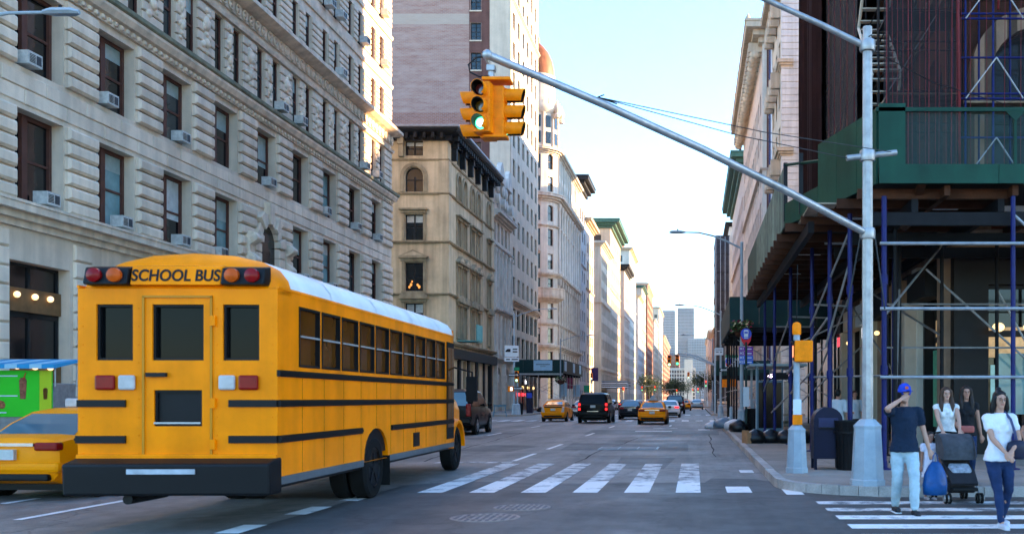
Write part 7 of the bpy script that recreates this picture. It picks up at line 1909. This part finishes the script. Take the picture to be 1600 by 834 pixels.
# passers-by at the right edge and under the shed
person('passer-by in black at the right edge of the pavement', (5.28, 14.9, .0), rad(-12), 1.7, (.36, .18, .12), mat('black_top', (.01, .01, .012)), mat('black_shorts', (.012, .012, .014), .85, .1), hk, (.3, -.02, .84), (-.26, -.16, 1.05), (.1, 0, 0), (-.08, .04, 0), .3, legs='short', style='long', female=True)
person('passer-by in a light shirt far under the shed beside the blue posts', (4.05, 27.6, .158), rad(170), 1.72, (.36, .18, .12), mat('light_shirt', (.5, .55, .6), .85, .1), mat('dark_trousers', (.02, .022, .03), .85, .1), hk, (.28, 0, .85), (-.28, 0, .85), (.1, .1, 0), (-.1, -.1, 0), .5)
person('passer-by with a pale bag under the shed near the shop doors', (5.0, 30.5, .158), rad(10), 1.7, (.36, .18, .12), mat('light_shirt', (.5, .55, .6)), mat('dark_trousers', (.02, .022, .03)), hb, (.28, 0, .85), (-.2, -.2, 1.1), (.1, -.1, 0), (-.1, .1, 0), .5)
person('person in a white shirt waiting by the bus shelter', (2.75, 46.8, .158), rad(20), 1.72, (.36, .18, .12), whitetee, mat('dark_trousers', (.02, .022, .03)), hk, (.28, 0, .85), (-.2, -.2, 1.1), (.1, 0, 0), (-.1, 0, 0), .4)
# stroller
so = thing('stroller', 'grey baby stroller with black basket pushed by the long-haired woman', 'stroller', (4.12, 15.35, 0), rad(3))
gf = mat('grey_stroller_fabric', (.055, .056, .062), .8, .3, 10, .2, 30); bf = mat('black_stroller_fabric', (.015, .015, .018), .8, .2, 8)
for s in (-1, 1):
    MB().tube([(s * .25, .62, 1.05), (s * .26, .25, .6), (s * .25, -.3, .16)], .014, 8).build('frame_tube', M['galv'], so, smooth='auto'); MB().tube([(s * .25, .05, .45), (s * .26, .4, .14)], .014, 8).build('frame_tube', M['galv'], so, smooth='auto')
    for y in (-.32, .42):
        for dx in (-.03, .03): wheel(so, s * .25 + dx, y, .085, .03, s, 'alloy', 4)
MB().tube([(-.25, .62, 1.05), (0, .66, 1.07), (.25, .62, 1.05)], .017, 8).build('handle_bar', M['plastic'], so)
rings = []
for i in range(8):
    a = rad(-10 + 120 * i / 7); rings.append([(x, .2 - .36 * math.cos(a) * (1 - .12 * abs(x) / .24), .72 + .34 * math.sin(a)) for x in (-.25, -.2, -.1, 0, .1, .2, .25)])
MB().loft(rings, closed=False).build('canopy', gf, so, smooth='all')
for s in (-1, 1): MB().prism([(.2 + -.36 * math.cos(rad(-10 + 120 * i / 7)), .72 + .34 * math.sin(rad(-10 + 120 * i / 7))) for i in range(8)] + [(.25, .7)], 0, s * .25 - .004, s * .25 + .004).build('canopy_side', gf, so)
MB().prism([(.28, .95), (.05, .5), (-.2, .42), (-.36, .28), (-.38, .32), (-.22, .5), (.0, .58), (.22, .98)], 0, -.21, .21).build('seat', bf, so)
MB().prism([(-.05, .48), (-.26, .36), (-.24, .52), (-.05, .62)], 0, -.17, .17).build('baby_blanket', mat('striped_blanket', (.25, .27, .3), .8, .6, 14), so, bevel=.04)
MB().prism([(-.25, .16), (.38, .14), (.4, .36), (-.2, .33)], 0, -.22, .22).build('basket', bf, so, bevel=.03)
MB().box(-.2, -.42, .2, .2, -.3, .25).build('foot_rest', M['plastic'], so, bevel=.01)

# ================================================================ trees at the end of the avenue
rt = random.Random(3)
def tree(x, y, h, r, m, label):
    t = thing('street_tree', label, 'tree', (x, y, .1))
    tr = MB(); tr.tube([(0, 0, 0), (.1, 0, h * .25), (.0, .1, h * .45)], [.28, .22, .16], 7)
    cs = []
    for i in range(7):
        a = rt.uniform(0, 6.28); q = (r * .6 * math.cos(a), r * .6 * math.sin(a), h * rt.uniform(.5, .85)); tr.tube([(0, 0, h * .4), q], [.13, .04], 5); cs.append(q)
    tr.build('trunk', M['bark'], t, smooth='auto'); cs.append((0, 0, h * .75))
    L = MB()
    for i in range(1500):
        c = Vector(rt.choice(cs)); d = Vector((rt.gauss(0, 1), rt.gauss(0, 1), rt.gauss(0, .8))).normalized() * r * .55 * rt.random() ** .4; p = c + d
        u = Vector((rt.gauss(0, 1), rt.gauss(0, 1), rt.gauss(0, 1))).normalized() * .22; v = u.orthogonal().normalized() * .16
        L.quad(*[tuple(p + q) for q in (u, v, -u, -v)])
    L.build('crown', M[m], t)
tree(-7.5, 330, 8, 4, 'leaf2', 'dark street tree beyond the queue of cars on the left kerb'); tree(-14, 300, 8.5, 4.5, 'leaf2', 'dark street tree near the far red lights on the left'); tree(-9.5, 480, 12, 6, 'leaf', 'bright green tree at the end of the avenue')
tree(-4, 560, 12, 6, 'leaf', 'bright green tree right of the avenue end'); tree(4.2, 330, 10, 4.5, 'leaf2', 'dark tree overhanging the far right kerb'); tree(2.6, 440, 14, 6, 'leaf', 'green tree on the far right kerb'); tree(-16, 620, 12, 6, 'leaf', 'far green tree on the left kerb')
# ================================================================ city haze
hz = MB().box(-405, -90, -1, 405, 1680, 152).build('haze', None); hz['kind'] = 'stuff'
hm = bpy.data.materials.new('haze_air'); hm.use_nodes = True
for n_ in list(hm.node_tree.nodes):
    if n_.type == 'BSDF_PRINCIPLED': hm.node_tree.nodes.remove(n_)
pv = hm.node_tree.nodes.new('ShaderNodeVolumePrincipled'); pv.inputs['Color'].default_value = (.92, .95, 1, 1); pv.inputs['Density'].default_value = .00006; pv.inputs['Anisotropy'].default_value = .2
hm.node_tree.links.new(pv.outputs[0], [x for x in hm.node_tree.nodes if x.type == 'OUTPUT_MATERIAL'][0].inputs['Volume'])
hz.data.materials.append(hm)
